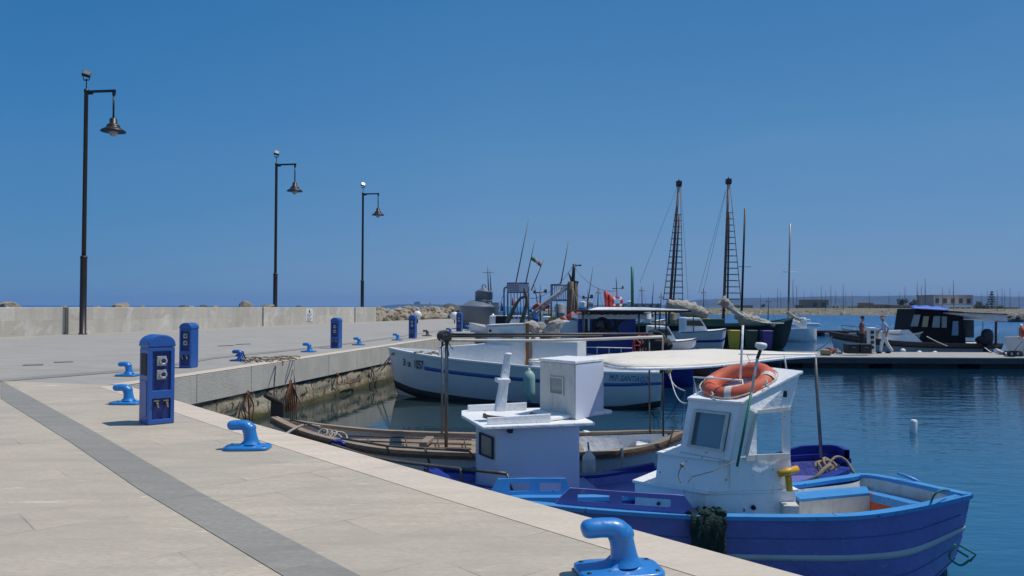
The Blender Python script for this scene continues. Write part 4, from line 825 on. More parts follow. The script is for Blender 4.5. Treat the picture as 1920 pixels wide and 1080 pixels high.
# the cross-shaped white post
q0 = D(937, 771, 8.9); q1 = D(952, 667, 8.9); b = MB(); ax = (q1-q0); b.loft([q0+dirx*s_*.06+diry*u_*.05 for s_, u_ in ((-1, -1), (1, -1), (1, 1), (-1, 1))], [q1+dirx*s_*.035+diry*u_*.03 for s_, u_ in ((-1, -1), (1, -1), (1, 1), (-1, 1))]); po = b.build('samson_post', mcab, t, bevel=.008)
b = MB(); b.box(D(942, 713, 8.88), (.19, .14, .045), 90-math.degrees(atan2(dirx.y, dirx.x))-0); b.build('cross_bar', mcab, po, bevel=.008)
b = MB(); b.lathe(q1, [(.045, 0), (.045, .03), (0, .035)], 12); b.build('post_cap', mcab, po)
# pipe railing
b = MB()
rl = [D(622, 833, 9.2), D(700, 857, 8.9), D(800, 872, 8.7), D(950, 888, 8.35)]; b.tube(cr(rl, 16), .018, 8)
rl2 = [D(640, 822, 9.9), D(725, 836, 9.6), D(880, 846, 9.4), D(905, 878, 9.3)]; b.tube(rl2, .014, 8)
for a, c_ in ((rl[2], D(806, 900, 8.7)), (D(863, 879, 8.5), D(872, 915, 8.5)), (rl[3], D(962, 925, 8.35)), (rl2[1], D(730, 852, 9.6)), (D(797, 841, 9.5), D(805, 868, 9.5))): b.tube([a, c_], .014, 8)
b.build('bow_railing', mgald, t)
# canopy
nearc = [D(993, 676, 10.3), D(1070, 678, 10.2), D(1128, 681, 10.05), D(1160, 687, 8.8), D(1230, 687.5, 8.7), D(1340, 683, 9.2), D(1467, 669.5, 9.6), D(1529, 665.5, 9.8)]; farc = [D(991, 674.5, 10.7), D(1060, 670.5, 10.8), D(1130, 665.5, 10.8), D(1190, 660.5, 10.8), D(1260, 657.5, 10.7), D(1340, 655, 10.6), D(1450, 659.5, 10.4), D(1529, 664, 10.1)]
n1, f1_ = cr(nearc, 28), cr(farc, 28); b = MB(); rows = []
for i in range(29):
    rows.append([n1[i].lerp(f1_[i], k/6)+V((0, 0, .012*sin(pi*k/6)+.003*sin(i*1.7+k))) for k in range(7)])
b.grid(rows); cn = b.build('canopy', mcanv, t, solid=.012)
b = MB(); b.tube([p-V((0, 0, .02)) for p in n1], .018, 6); b.tube([p-V((0, 0, .02)) for p in f1_], .016, 6); b.tube([n1[-1], f1_[-1]], .018); b.build('canopy_frame', mcab, cn)
b = MB(); b.tube([D(1528, 666, 9.9), D(1540, 858, 9.9)], .022, 8); b.build('canopy_post', mgal, t)
b = MB(); b.tube([D(1240, 688, 9.0), D(1240, 700, 9.0)], .02); b.tube(sag(D(1490, 672, 9.75), D(1520, 672, 9.85), .04, 6), .006, 5); b.build('canopy_bracket', mdark, cn)
# rope heap at its stern
b = MB()
for k in range(5): b.torus(P(1540+4*k, 874+2*(k % 2), .78), .07+.01*k, .016, V((sin(k*2), -.8, 1)), 14, 6)
b.tube(cr([D(1545, 884, 9.3), D(1565, 858, 9.4), D(1585, 862, 9.4), D(1600, 885, 9.3), D(1605, 897, 9.3)], 20), .016, 6); tag(b.build('stern_rope', mrope), 'coiled tan rope at the round blue stern behind the nearest boat', 'rope')
b = MB(); b.tube(cr([P(1505, 905, .7), P(1530, 895, .78), P(1545, 880, .86), P(1558, 872, .9)], 12), .025, 6); tag(b.build('wooden_oar', mwood), 'weathered wooden spar resting by the coiled stern rope', 'oar')
b = MB(); b.rock(P(628, 829, .84), .09, 3, 2, .5); b.rock(P(638, 832, .82), .08, 5, 2, .5); tag(b.build('blue_cloth', mnavy), 'crumpled blue cloth on the rail of the wooden railed boat', 'cloth')
# ---------- boat C : the nearest blue boat with the white wheelhouse
t = thing('blue_boat', 'nearest blue wooden boat with a grey stripe and small white wheelhouse', 'boat', P(1400, 1060, 0)+V((0, .4, 0)))
NC = hpts([(905, 945, .86), (1000, 951, .82), (1120, 962, .78), (1280, 972, .75), (1400, 975, .74), (1520, 975.5, .75), (1620, 972, .78), (1720, 957, .85), (1819, 934, .96)])
FC = hpts([(905, 945, .86), (960, 938, .82), (1070, 937, .78), (1190, 934, .75)])+[V((2.1, 8.35, .74)), V((2.9, 8.5, .75)), P(1575, 901, .80), P(1640, 897, .84), P(1819, 934, .96)]
KC = [V((NC[0].x+.25, NC[0].y+.05, -.02))]+[V((x, y, z)) for x, y, z in ((.3, 7.7, -.22), (.75, 7.75, -.28), (1.4, 7.8, -.3), (2.0, 7.8, -.3), (2.6, 7.75, -.3), (3.1, 7.6, -.28), (3.5, 7.45, -.22))]+[P(1765, 1040, -.0)]
hC = Hull(NC, FC, KC, 44, 12, .55)
b = MB(); hC.shell(b); b.build('hull', mblue, t)
b = MB(); hC.rail(b, .035, .075, .04); b.build('gunwale', mlblue, t, bevel=.004)
b = MB(); hC.band(b, .72, .758, .008, .42, 1); b.build('grey_stripe', mgstripe, t)
b = MB(); hC.band(b, .0, .42, .006, .1, 1); b.build('bottom_paint', manti, t)
for s_ in (.60, .86): b = MB(); hC.band(b, s_, s_+.007, .003, .05, .98); b.build('plank_seam', mat('seam_blue', S(84, 92, 158), .6), t)
b = MB(); hC.deck(b, lambda u: .60, 0, .62, .07); b.build('foredeck', mlblue, t)
b = MB(); hC.inner(b, .075, lambda u: .30, .55, 1); b.build('cockpit_lining', mcabd, t); b = MB(); hC.deck(b, lambda u: .32, .55, .96, .06); b.build('cockpit_floor', mcab, t)
b = MB()
for sd_ in (1, -1):    # side benches
    rows = []
    for i in range(28, 43):
        a, c_ = hC.inw(i, sd_, .08), hC.inw(i, sd_, .30 if sd_ > 0 else .26); z = a.z-.12; rows.append([up(a, z), up(c_, z), up(c_, z-.07)])
    b.grid(rows, False)
b.build('side_bench', mlblue, t, solid=.02)
a, c_ = hC.inw(38, -1, .1), hC.inw(38, 1, .1); b = MB(); a, c_ = P(1632, 925, .76), P(1700, 944, .74); b.slab([up(a, .34), up(c_, .34), c_, a], (.01, .025, 0)); b.build('orange_bulkhead', mat('orange_plywood', S(196, 84, 40), .6, var=.15, vs=4, dirt=.2, dcol=(.2, .07, .03)), t)
a, c_ = P(1495, 924, .68), P(1636, 903, .74); b = MB(); b.slab([a, c_, c_+V((0, .22, 0)), a+V((0, .22, 0))], (0, 0, .045)); b.build('thwart', mlblue, t, bevel=.006)
a, c_ = P(1500, 941, .69), P(1631, 929, .735); b = MB(); b.slab([up(a, .34), up(c_, .34), c_, a], (0, .02, 0)); b.build('engine_box_side', mcabd, t); b = MB(); b.slab([a, c_, c_+V((.1, .3, 0)), a+V((0, .35, 0))], (0, 0, .03)); b.build('engine_box_top', mlblue, t, bevel=.005)
b = MB(); b.tube([P(1700, 952, .62), P(1702, 928, .74), P(1694, 922, .78), P(1686, 921, .78)], .016, 8); b.build('tiller_handle', mcab, t)
b = MB(); b.ball(P(1694, 956, .62), .05, 12); b.build('float_ball', mwhite, t)
b = MB(); b.tube(cr([P(1684, 888, .98), P(1700, 893, .97), P(1722, 903, .93), P(1728, 912, .88)], 10), .016, 8); b.build('stern_handle', mlblue, t)
b = MB(); b.tube([P(1563, 1050, .13)+V((0, -.02, 0)), P(1566, 1080, .05)+V((0, -.02, 0))], .03, 8); b.build('exhaust_stub', mblk, t)
# raised washboards with hand slots
def washboard(pts, hts, name, m, slots):
    ps = cr(pts, 10); b = MB(); z = lambda u: hts*min(1, u/.16, (1-u)/.12)
    top = [p+V((0, 0, max(.001, z(i/10)))) for i, p in enumerate(ps)]
    # body with slots: columns
    nrm = V((0, .035, 0)); us = sorted(set([0, .06, .16, 1, .88]+[x for s in slots for x in s])); q = []
    f = lambda u: ps[0].lerp(ps[-1], u) if False else ps[min(9, int(u*10))].lerp(ps[min(9, int(u*10))+1], u*10-min(9, int(u*10)))
    for a, c_ in zip(us, us[1:]):
        A, C_ = f(a), f(c_); za, zc = max(.002, z(a)), max(.002, z(c_)); mid = (a+c_)/2; hole = any(s[0] < mid < s[1] for s in slots)
        if hole:
            for l0, l1 in ((0, .28), (.74, 1)): b.slab([A+V((0, 0, za*l0)), C_+V((0, 0, zc*l0)), C_+V((0, 0, zc*l1)), A+V((0, 0, za*l1))], nrm)
        else: b.slab([A, C_, C_+V((0, 0, zc)), A+V((0, 0, za))], nrm)
    return b.build(name, m, t, bevel=.004)
e = V((0, 0, .04)); washboard([P(1040, 954, .80)+e, P(1160, 963, .77)+e, P(1310, 973, .75)+e], .16, 'near_washboard', mblue, [(.22, .44), (.52, .80)])
washboard([P(915, 940, .82)+e, P(990, 937, .80)+e, P(1075, 937, .77)+e], .165, 'far_washboard', mlblue, [(.30, .52), (.62, .84)])
# trunk
ZT = .92; tN, tF, tR = P(1323, 927, ZT), P(1190, 905, ZT), P(1492, 922, ZT); bk = V((-.10, .98, 0)); tF2 = tF+V((.42, .62, 0))
poly = [tF, tN, tR, tR+bk, tF2]; b = MB(); b.prism(poly, .35, ZT-.003); tr = b.build('trunk', mcab, t, bevel=.006)
cen = sum(poly, V((0, 0, 0)))/5; b = MB(); b.prism([cen+(p-cen)*1.035 for p in poly], ZT, ZT+.028); b.build('trunk_top', mcab, tr, bevel=.006)
b = MB(); a = tN.lerp(tR, .52); b.lathe(up(a, zat(a, 951))+V((0, -.006, 0)), [(.022, 0), (.022, .02), (0, .02)], 12, (.1, -1, 0)); a = tF.lerp(tN, .35); b.lathe(up(a, .76)+V((0, -.012, 0)), [(.016, 0), (.016, .02), (0, .02)], 10, (-.6, -1, 0)); b.build('port_light', mdark, tr)
b = MB(); a = tN.lerp(tR, .90)+V((0, -.075, 0)); b.box(up(a, .66), (.16, .14, .34), 98); b.build('step_box', mcabd, t, bevel=.006)
ZM = 1.215; m1, m2 = P(1234, 851, ZM), P(1345, 864.5, ZM)
cL, cN_, cR = P(1228, 905, ZT+.028), P(1336, 923, ZT+.028), P(1484, 917, ZT+.028)
wb = V((-.07, .80, 0)); b = MB(); b.loft([cL, cN_, cN_.lerp(cR, .42), cN_.lerp(cR, .42)+wb, cL+V((.36, .5, 0))], [m1, m2, up(cN_.lerp(cR, .30), ZM), up(cN_.lerp(cR, .30), ZM)+wb, m1+V((.36, .5, 0))]); mb_ = b.build('front_locker', mcab, t, bevel=.006)
b = MB(); pq = [m1+V((-.02, -.02, .003)), m2+V((0, -.03, .003)), up(cN_.lerp(cR, .30), ZM+.003)+V((0, -.03, 0)), up(cN_.lerp(cR, .30), ZM+.003)+wb, m1+V((.36, .5, .003))]; b.loft(pq, [p+V((0, 0, .022)) for p in pq]); b.build('locker_top', mcab, mb_, bevel=.004)
# wheelhouse panels: front (leaning), near side, far side, roof
fb0, fb1 = P(1274, 847, ZM+.03), P(1369, 864, ZM+.03)
ft1 = D(1388, 759, fb1.y+.02); ft0 = D(1291, 750, fb0.y+.02)
sR = V((cR.x, cR.y-.0, 0)); rT = D(1500, 700, sR.y+.02); W2 = V((-.09, .78, 0))
wh = MB(); th = V((.03, .05, 0)).normalized()*.03
hole = wh.frame([fb0, fb1, ft1, ft0], (.16, .14, .86, .84), th); who = wh.build('wheelhouse', mcab, t, bevel=.004)
b = MB(); b.frame([p-V((.012, .012, 0)) for p in hole], (.09, .06, .91, .94), (-.012, -.012, 0)); fr = b.build('window_frame', mcabd, who, bevel=.003)
b = MB(); b.slab([p+V((.005, .01, 0)) for p in hole], (.006, .008, 0)); b.build('window_pane', mglass, fr)
def side(o, name):
    b = MB(); thk = V((0, .03, 0))
    B0_, B1_ = cN_+V((.02, .01, 0)), sR; sill = 848
    bl_, br_ = up(cN_.lerp(cR, .22), ZT+.03), up(sR, ZT+.03)
    pts_px = {'ws_l': (1402, 853), 'ws_r': (1484, 846)}
    z_s = ZM+.02
    sl_, sr_ = D(1371, 861, fb1.y), D(1482, 850, sR.y)
    b.slab([bl_+o, br_+o, sr_+o, sl_+o], thk)                      # below the sill
    tl, trr = ft1, D(1490, 700, sR.y)                              # upper corners
    lt, lb_ = D(1420, 775, fb1.y), D(1402, 853, fb1.y+.01); rt, rb = D(1468, 772, sR.y), D(1468, 849, sR.y)
    rbx = D(1482, 850, sR.y); rtx = D(1482, 768, sR.y); tip = rT
    b.slab([sl_+o, lb_+o, lt+o, tl+o], thk)                        # front post
    b.slab([rb+o, rbx+o, rtx+o, rt+o], thk)                        # rear post
    b.slab([lt+o, rt+o, rtx+o, tip+o, tl+o], thk)                  # above the window, running to the roof tip
    s_ = b.build(name, MATS['white_cabin_paint'], who)
    if o.length < .1:
        b = MB(); f_ = [lb_+o, rb+o, rt+o, lt+o]; b.slab([p+V((0, -.025, 0)) for p in (lb_+V((-.02, 0, -.0)), rb+V((.06, 0, 0)), rb+V((.06, 0, -.05)), lb_+V((-.02, 0, -.055)))], (0, .02, 0))
        b.slab([p+V((0, -.02, 0)) for p in (lt, rtx+V((0, 0, 0)), rtx+V((0, 0, .03)), lt+V((0, 0, .03)))], (0, .015, 0)); b.slab([p+V((0, -.02, 0)) for p in (lb_, lt, lt+V((-.03, 0, 0)), lb_+V((-.03, 0, 0)))], (0, .015, 0)); b.build('window_trim', mcabd, s_)
    return lt
side(V((0, 0, 0)), 'side_wall'); side(W2+V((0, -.03, 0)), 'side_wall')
b = MB(); r0, r1, r2 = ft0+V((-.02, -.02, .0)), ft1+V((0, -.03, 0)), rT+V((.02, -.03, 0)); r3 = rT+W2+V((-.02, .02, -.02)); r4 = ft0+V((.3, .45, .06)); b.loft([r0, r1, r2, r3, r4], [p+V((0, 0, .028)) for p in (r0, r1, r2, r3, r4)]); rf = b.build('roof', mcab, who, bevel=.006)
b = MB(); b.box(D(1469, 738, sR.y-.02), (.07, .05, .06), 92); b.build('side_light', mblk, who, bevel=.006)
b = MB()
RR = [D(1318, 700, 7.9), D(1385, 712, 7.6)]; b.tube([D(1308, 742, 7.9), D(1300, 707, 8.0), D(1392, 713, 7.65), D(1396, 752, 7.6), D(1409, 748, 7.6), D(1468, 708, 7.75)], .009, 6)
b.tube([D(1412, 690, 8.1), D(1400, 665, 8.15), D(1470, 664, 8.15), D(1476, 700, 8.1)], .009, 6); b.tube([D(1385, 664, 8.15), D(1525, 664.5, 8.15)], .006, 5); b.build('roof_rail', mcab, rf)
b = MB(); b.tube([D(1388, 716, 7.72), D(1393, 610, 7.7)], .011, 8); b.build('whip_aerial', mcab, rf)
b = MB(); b.tube([D(1382, 875, 7.28), D(1409, 735, 7.35)], .013, 8); po = b.build('aerial_pole', mat('green_tape', (.01, .16, .10), .5), rf)
b = MB(); b.tube([D(1409, 735, 7.35), D(1420, 672, 7.38)], .013, 8); b.build('pole_upper', mcabd, po)
b = MB(); b.tube([D(1420, 672, 7.38), D(1426, 656, 7.38)], .016, 8); b.build('antenna_neck', mblk, po)
b = MB(); b.lathe(D(1426, 657, 7.38), [(.014, 0), (.035, .015), (.052, .03), (.055, .055), (.045, .07), (0, .075)], 16, (.1, 0, 1)); b.build('antenna_dome', mwhite, po)
# lifebuoy on the roof
n_l = V((-.30, -.22, .9)).normalized(); c0 = D(1385, 717, 7.85)
tl = thing('lifebuoy', 'large worn orange lifebuoy lying on the slanted wheelhouse roof of the nearest boat', 'lifebuoy', c0)
b = MB(); b.torus(c0, .278, .080, n_l, 40, 14); b.build('ring', morange, tl)
mband = mat('reflective_band', (.55, .53, .50), .5, var=.1)
Qn = n_l.to_track_quat('Z', 'Y').to_matrix()
for a in (20, 110, 200, 290):
    b = MB(); u = Qn @ V((cos(R(a)), sin(R(a)), 0)); w_ = Qn @ V((-sin(R(a)), cos(R(a)), 0)); b.tube([c0+u*.285-w_*.035, c0+u*.285+w_*.035], .0835, 14, cap=False); b.build('band', mband, tl)
b = MB(); b.tube(cr([c0+(Qn @ V((cos(R(a))*(.365+.02*sin(R(a*4))), sin(R(a))*(.365+.02*sin(R(a*4))), .02))) for a in range(0, 361, 15)], 60), .007, 5); b.build('grab_line', mropew, tl)
b = MB()
for x, y in ((1334, 735), (1436, 712)): b.tube(cr([D(x, y, 7.5), D(x+3, y+5, 7.47), D(x-2, y+10, 7.47), D(x+8, y+15, 7.48)], 8), .008, 5)
b.build('knot', mropew, tl)
# yellow vent horn
p0 = P(1477, 918, ZT+.03)+V((0, -.05, 0)); t2 = None
b = MB(); b.tube([p0, D(1477, 884, p0.y)], .03, 14); vt = b.build('vent_pipe', myel, t); b = MB(); b.tube([D(1461, 889, p0.y-.06), D(1495, 879, p0.y)], .032, 14); b.tube([D(1460.6, 889.2, p0.y-.061), D(1462, 888.8, p0.y-.058)], .025, 14); b.build('vent_hood', myel, vt)
# rope tie on the locker, drain line
b = MB(); k0 = D(1279, 872, 7.42); b.tube(cr([k0, D(1272, 890, 7.4), D(1277, 906, 7.38)], 8), .005, 5); b.tube([k0, D(1298, 894, 7.36), D(1290, 905, 7.37)], .004, 5); b.tube([D(1298, 894, 7.36), D(1335, 884, 7.3), D(1378, 865, 7.25)], .004, 5); b.ball(k0, .022, 10); b.build('lashing', mrope, t)
b = MB()
for x, y in ((1270, 905), (1303, 905), (1360, 912), (1385, 935), (1401, 929), (1440, 930), (1459, 948), (1480, 927)):
    pass
# net draped over the rail
b = MB(); rows = []; rr = random.Random(5)
i0 = min(range(45), key=lambda i: abs(hC.N[i].x/hC.N[i].y-(1282-960)/F)); i1 = min(range(45), key=lambda i: abs(hC.N[i].x/hC.N[i].y-(1352-960)/F))
A_, B_ = hC.N[i0], hC.N[i1]
for k in range(13):
    u = k/12; base = A_.lerp(B_, u); r = []
    for j, (dy, dz) in enumerate(((.30, -.02), (.2, .05), (.1, .065), (.0, .06), (-.05, .03), (-.062, -.03), (-.066, -.10), (-.065, -.19), (-.06, -.28), (-.05, -.36))):
        r.append(base+V((.012*sin(j*2+k*3), dy+.014*sin(k*2.1+j), dz*(1+.12*sin(k*1.9))+(.02*sin(k*2.6+j*1.3) if j < 4 else 0)+.0)))
    rows.append(r)
b.grid(rows)
for k in range(7): b.rock(A_.lerp(B_, k/6)+V((.02*sin(k*4), .02+.03*sin(k*2), .05)), .05, k, 2, .7)
tag(b.build('green_net', mnet, solid=.006), 'dark green net draped over the rail of the nearest blue boat', 'net')
b = MB(); b.tube(cr([P(1745, 944, .9), P(1752, 928, 1.0), P(1765, 919, 1.04), P(1780, 920, 1.02)], 12), .010, 6)
b.tube(cr([D(1792, 1020, 7.2), D(1780, 1043, 7.2), D(1800, 1060, 7.2), D(1818, 1050, 7.2)], 14), .010, 6); b.tube([D(1797, 1021, 7.2), D(1830, 1040, 7.2), D(1818, 1053, 7.2)], .010, 6); b.tube([D(1795, 1032, 7.2), D(1815, 1044, 7.2)], .010, 6)
tag(b.build('green_stern_line', mropet), 'green line at the pointed right end of the nearest blue boat', 'rope')
# ============================================================ MIDDLE DISTANCE
# ---------- boat E : blue cabin trawler behind the registered boat
t = thing('blue_cabin_trawler', 'trawler with a deep blue deckhouse and long flat white roof, behind the registered boat', 'boat', D(1160, 660, 28))
dE = 27.0
def rect(px0, py0, px1, py1, d, depth, mb, skew=-.06):
    a, c_ = D(px0, py0, d), D(px1, py0, d+skew*(px1-px0)/F*d); z0 = D(px0, py1, d).z; z1 = a.z
    if z0 > z1: z0, z1 = z1, z0
    mb.loft([up(a, z0), up(c_, z0), up(c_, z0)+V((0, depth, 0)), up(a, z0)+V((0, depth, 0))], [up(a, z1), up(c_, z1), up(c_, z1)+V((0, depth, 0)), up(a, z1)+V((0, depth, 0))]); return mb
NE = [V((.6, 29, 1.5)), V((1.4, 27.2, 1.2)), V((3, 26.4, 1.0)), V((4.6, 26.2, .95)), V((6.0, 26.4, .95))]; FE = [V((.6, 29, 1.5)), V((2.2, 29.6, 1.2)), V((3.6, 29.4, 1.0)), V((5.0, 29, .95)), V((6.3, 28.6, .95))]; KE = [V((1.3, 28.8, -.2))]+[up((a+c_)/2, -.5) for a, c_ in zip(NE[1:], FE[1:])]
hE = Hull(NE, FE, KE, 24, 8, .4); b = MB(); hE.shell(b); b.build('hull', mnavy, t); b = MB(); hE.rail(b, .03, .08, .06); b.build('rail', mhw, t); b = MB(); hE.deck(b, lambda u: .8); b.build('deck', mcab, t)
b = MB(); rect(1047, 602, 1084, 668, 26.9, 2.4, b); b.build('front_deckhouse', mhw, t, bevel=.03)
b = MB(); rect(1084.5, 597, 1192, 668, 26.8, 2.4, b); dh = b.build('deckhouse', mat('deckhouse_blue', S(24, 52, 140), .4, var=.12, vs=2), t, bevel=.02)
b = MB(); rect(1083, 589, 1213, 598, 26.6, 2.8, b); b.build('eave', mcab, dh, bevel=.02)
b = MB(); rect(1100, 579.5, 1208, 589, 27.0, 2.2, b); b.build('upper_band', mat('grey_paint', (.25, .26, .27), .5), dh)
b = MB(); rect(1082, 581.5, 1296, 584.5, 25.9, 3.2, b); b.build('roof_edge', mblk, t); b = MB(); a = D(1105, 581.3, 25.9); q = [D(1103, 581.2, 25.9), D(1290, 581.2, 25.8), D(1290, 581, 28), D(1103, 581, 28)]; b.loft([up(p, q[0].z) for p in q], [up(p, q[0].z+.09) for p in [q[0]+V((.3, .1, 0)), q[1]+V((-1.6, .1, 0)), q[2]+V((-1.6, -.2, 0)), q[3]+V((.3, -.2, 0))]]); b.build('roof', mcab, t)
c0 = D(1171, 615, 26.75); b = MB(); b.torus(c0, .26, .05, (0, 1, 0), 24, 8); pr = b.build('porthole', mblk, dh); b = MB(); b.lathe(c0+V((0, .0, 0)), [(.24, 0), (0, .001)], 24, (0, -1, 0)); b.build('pane', mat('pale_glass', (.16, .33, .52), .15), pr)
b = MB(); rect(1096, 604, 1104, 624, 26.75, .03, b); rect(1112, 604, 1140, 622, 26.75, .03, b); b.build('window', mtint, dh)
for x in (1112, 1122): 
    b = MB(); b.tube([D(x-18, 583, 26.5), D(x-18, 624, 26.5)], .035, 6); b.build('davit_pipe', mcab, t)
b = MB()
for x, y in ((1198, 628), (1229, 640), (1249, 640), (1093, 640)): b.tube([D(x, 583, 26), D(x, y, 26)], .03, 6)
b.build('roof_post', mgald, t)
for k, (x, y, r_) in enumerate(((1203, 648, .32), (1220, 650, .26))):
    tt = thing('net_hauler', ['red spoked hauling wheel, the larger left one beside the dark net pile', 'red spoked hauling wheel, the smaller right one beside the dark net pile'][k], 'winch wheel', D(x, y, 25.4), 0, 'red hauling wheels'); b = MB(); c0 = D(x, y, 25.3); b.torus(c0, r_, .04, (-.5, 1, 0), 20, 6); b.build('rim', mred, tt); b = MB()
    for a in range(0, 180, 45): u = V((cos(R(a))*.9, .45*cos(R(a)), sin(R(a))))*r_; b.tube([c0-u, c0+u], .025, 5)
    b.build('spoke', mred, tt)
b = MB(); rr = random.Random(8)
for k in range(24): b.rock(D(1232+rr.uniform(-14, 14), rr.uniform(628, 662), 25.2+rr.uniform(-.3, .3)), rr.uniform(.1, .26), k, 2)
tag(b.build('dark_net_pile', mat('dark_net', (.05, .045, .04), .95, var=.5, vs=9, dirt=.3, dcol=(.2, .2, .18), ds=9, bump=1, bs=40)), 'dark heap of nets and floats at the stern of the blue deckhouse trawler', 'net')
# roof gear
for k, (x, y0, y1, w_) in enumerate(((1137, 546, 575, 2.6), (1145, 552, 577, 2.0))):
    b = MB(); d = 27; a, c_ = D(x-1.5, y0, d), D(x+1, y1, d); b.tube([c_, a], .07, 8); b.tube([c_+V((.1, .1, 0)), a+V((.08, .1, -.05))], .05, 8); tag(b.build('red_marker_bundle', mred), ['taller bundle of red marker floats standing on the long white roof', 'shorter bundle of red marker floats standing on the long white roof'][k], 'marker float', 'red marker bundles')
c0 = D(1157.5, 565.5, 27); tl = thing('round_lifebuoy', 'red and white lifebuoy standing upright on the long white roof', 'lifebuoy', c0); 
b = MB(); b.torus(c0, .15, .045, (0, 1, 0), 24, 8); b.build('ring', mred, tl)
for a in (45, 135, 225, 315):
    u = V((cos(R(a)), 0, sin(R(a)))); w_ = V((-sin(R(a)), 0, cos(R(a)))); b = MB(); b.tube([c0+u*.15-w_*.04, c0+u*.15+w_*.04], .05, 8); b.build('band', mwhite, tl)
b = MB(); b.tube([D(1157, 560, 27.2), D(1155.5, 520, 27.2)], .018, 5); b.tube([D(1148, 541, 27.2), D(1168, 541, 27.2)], .015, 5); b.box(D(1167.5, 539, 27.2), (.06, .06, .09)); b.build('radio_mast', mgald, t)
rope_tail = V((0, 0, 0))
b = MB(); b.tube([D(1185.5, 577, 30), D(1185.5, 500, 30)], .055, 8); tag(b.build('green_pole', mat('green_enamel', (.01, .17, .11), .5)), 'thin bright green pole rising above the long white roof', 'pole')
# mast with boom, brown
t = thing('cargo_mast', 'weathered brown mast with a slanting boom and crow shaped top, above the blue deckhouse', 'mast', D(1075, 600, 30)); mmast = mat('weathered_mast', (.14, .11, .08), .8, var=.4, vs=4, dirt=.3, dcol=(.3, .12, .05), ds=5)
b = MB(); b.tube([D(1070, 610, 30), D(1070, 545, 30), D(1071, 528, 30)], [.16, .14, .12], 8); b.tube([D(1081, 610, 30), D(1080, 530, 30)], .07, 8); b.tube([D(1076, 575, 30), D(1075, 530, 30)], .05, 6); b.build('mast_post', mmast, t)
b = MB(); b.tube([D(1074, 535, 30), D(1076.5, 495, 30)], [.07, .055], 8); b.tube([D(1076.5, 497, 30), D(1083, 498, 30)], .03); b.box(D(1087, 497.5, 30), (.12, .06, .05)); b.build('topmast', mblk, t)
b = MB(); b.add([D(1065, 510, 30), D(1073, 522, 30), D(1076, 534, 30), D(1070, 528, 30)], [(0, 1, 2, 3)]); b.add([D(1076, 526, 30), D(1085, 528, 30), D(1084, 532, 30), D(1074, 534, 30)], [(0, 1, 2, 3)]); b.build('mast_hounds', mblk, t, solid=.12)
b = MB(); b.tube([D(1072, 528, 30), D(1018, 570, 30), D(985, 598, 30)], .05, 6); b.tube([D(1072, 534, 30), D(1022, 574, 30), D(990, 602, 30)], .045, 6)
for k in range(9): u = k/8; b.tube([D(1072-54*u, 528+42*u, 30), D(1072-50*u, 534+40*u, 30)], .025, 5)
b.build('boom', mat('pale_boom', (.33, .34, .36), .5, var=.2), t)
b = MB()
for x in (1072, 1077, 1083): b.tube(cr([D(1074, 540, 29.8), D(x, 570, 29.6), D(x-3+x % 3, 600, 29.6)], 8), .015, 5)
b.build('rigging', mrope, t)
# orange floats by the mast foot
for k, (x, y, s) in enumerate(((1072, 592, .2), (1058, 598, .16), (1083, 590, .14), (1008, 575, .22), (1018, 577, .2), (1024, 573, .15))):
    b = MB(); b.rock(D(x, y, 29.5 if k < 3 else 33), s, k, 2, .8); tag(b.build('orange_float', morange), ['orange float at the foot of the brown mast, largest', 'small orange float left of the brown mast foot', 'small orange float right of the brown mast foot', 'orange bundle left of the barred gantry', 'orange bundle touching the barred gantry', 'smallest orange float left of the barred gantry'][k], 'float', 'orange floats around the brown mast')
# curved dark timbers (tuna stems) near 960,600
for k, pts in enumerate(([(950, 606), (958, 590), (966, 573), (976, 559), (990, 556)], [(978, 606), (983, 588), (988, 566), (984, 545), (983, 540)])):
    b = MB(); b.tube(cr([D(x, y, 32) for x, y in pts], 12), [.10-.005*i for i in range(13)], 8); tag(b.build('davit_arm', mmast), ['curved brown davit arm bending right above the white wheelhouse', 'upright crooked brown davit arm above the white wheelhouse'][k], 'davit', 'brown davit arms')
# trawler F with banner and gantries, d=42
t = thing('work_boat', 'white work boat carrying a blue lettered banner and tall stern frames', 'boat', D(985, 612, 42))
b = MB(); rect(918, 592, 1036, 612, 42, 3, b); b.build('deckhouse', mhw, t, bevel=.04); b = MB(); rect(1000, 581, 1040, 584, 41.8, 3.2, b); b.build('roof', mcab, t)
NFf = [V((-2.3, 43, 1.8)), V((-1, 41.4, 1.5)), V((1, 41.2, 1.3)), V((2.9, 41.5, 1.3))]; FFf = [V((-2.3, 43, 1.8)), V((-.6, 45, 1.5)), V((1.4, 45.2, 1.3)), V((3.2, 44.8, 1.3))]; hF = Hull(NFf, FFf, [V((-1.6, 43, -.2)), V((-.6, 43, -.4)), V((1, 43, -.4)), V((3, 43, -.3))], 16, 8, .4); b = MB(); hF.shell(b); b.build('hull', mhw, t); b = MB(); hF.deck(b, lambda u: 1.2); b.build('deck', mcab, t)
b = MB(); rect(932, 583.5, 948, 591.5, 41.6, .04, b); rect(962, 583.5, 984, 591.5, 41.6, .04, b); rect(957, 593, 1000, 599, 41.6, .04, b); bn = b.build('banner', mat('banner_white', (.66, .70, .76), .6), t)
mbl = mat('banner_blue', S(40, 60, 160), .6)
for w_, x_ in (('EOS', 932.5), ('BAR', 964)): b = MB(); text_mesh(b, w_, D(x_, 590.8, 41.5), (1, 0, 0), (0, 0, 1), .17, (0, -1, 0)); b.build('banner_word', mbl, bn)
b = MB()
for k in range(5): b.box(D(960+k*8, 596, 41.5), (.15, .01, .09))
b.build('banner_lettering', mbl, bn)
b = MB(); rect(1003, 588, 1014, 598, 41.9, .03, b); rect(1018, 588, 1033, 598, 41.9, .03, b); b.build('window', mat('cyan_glass', (.10, .25, .38), .2), t)
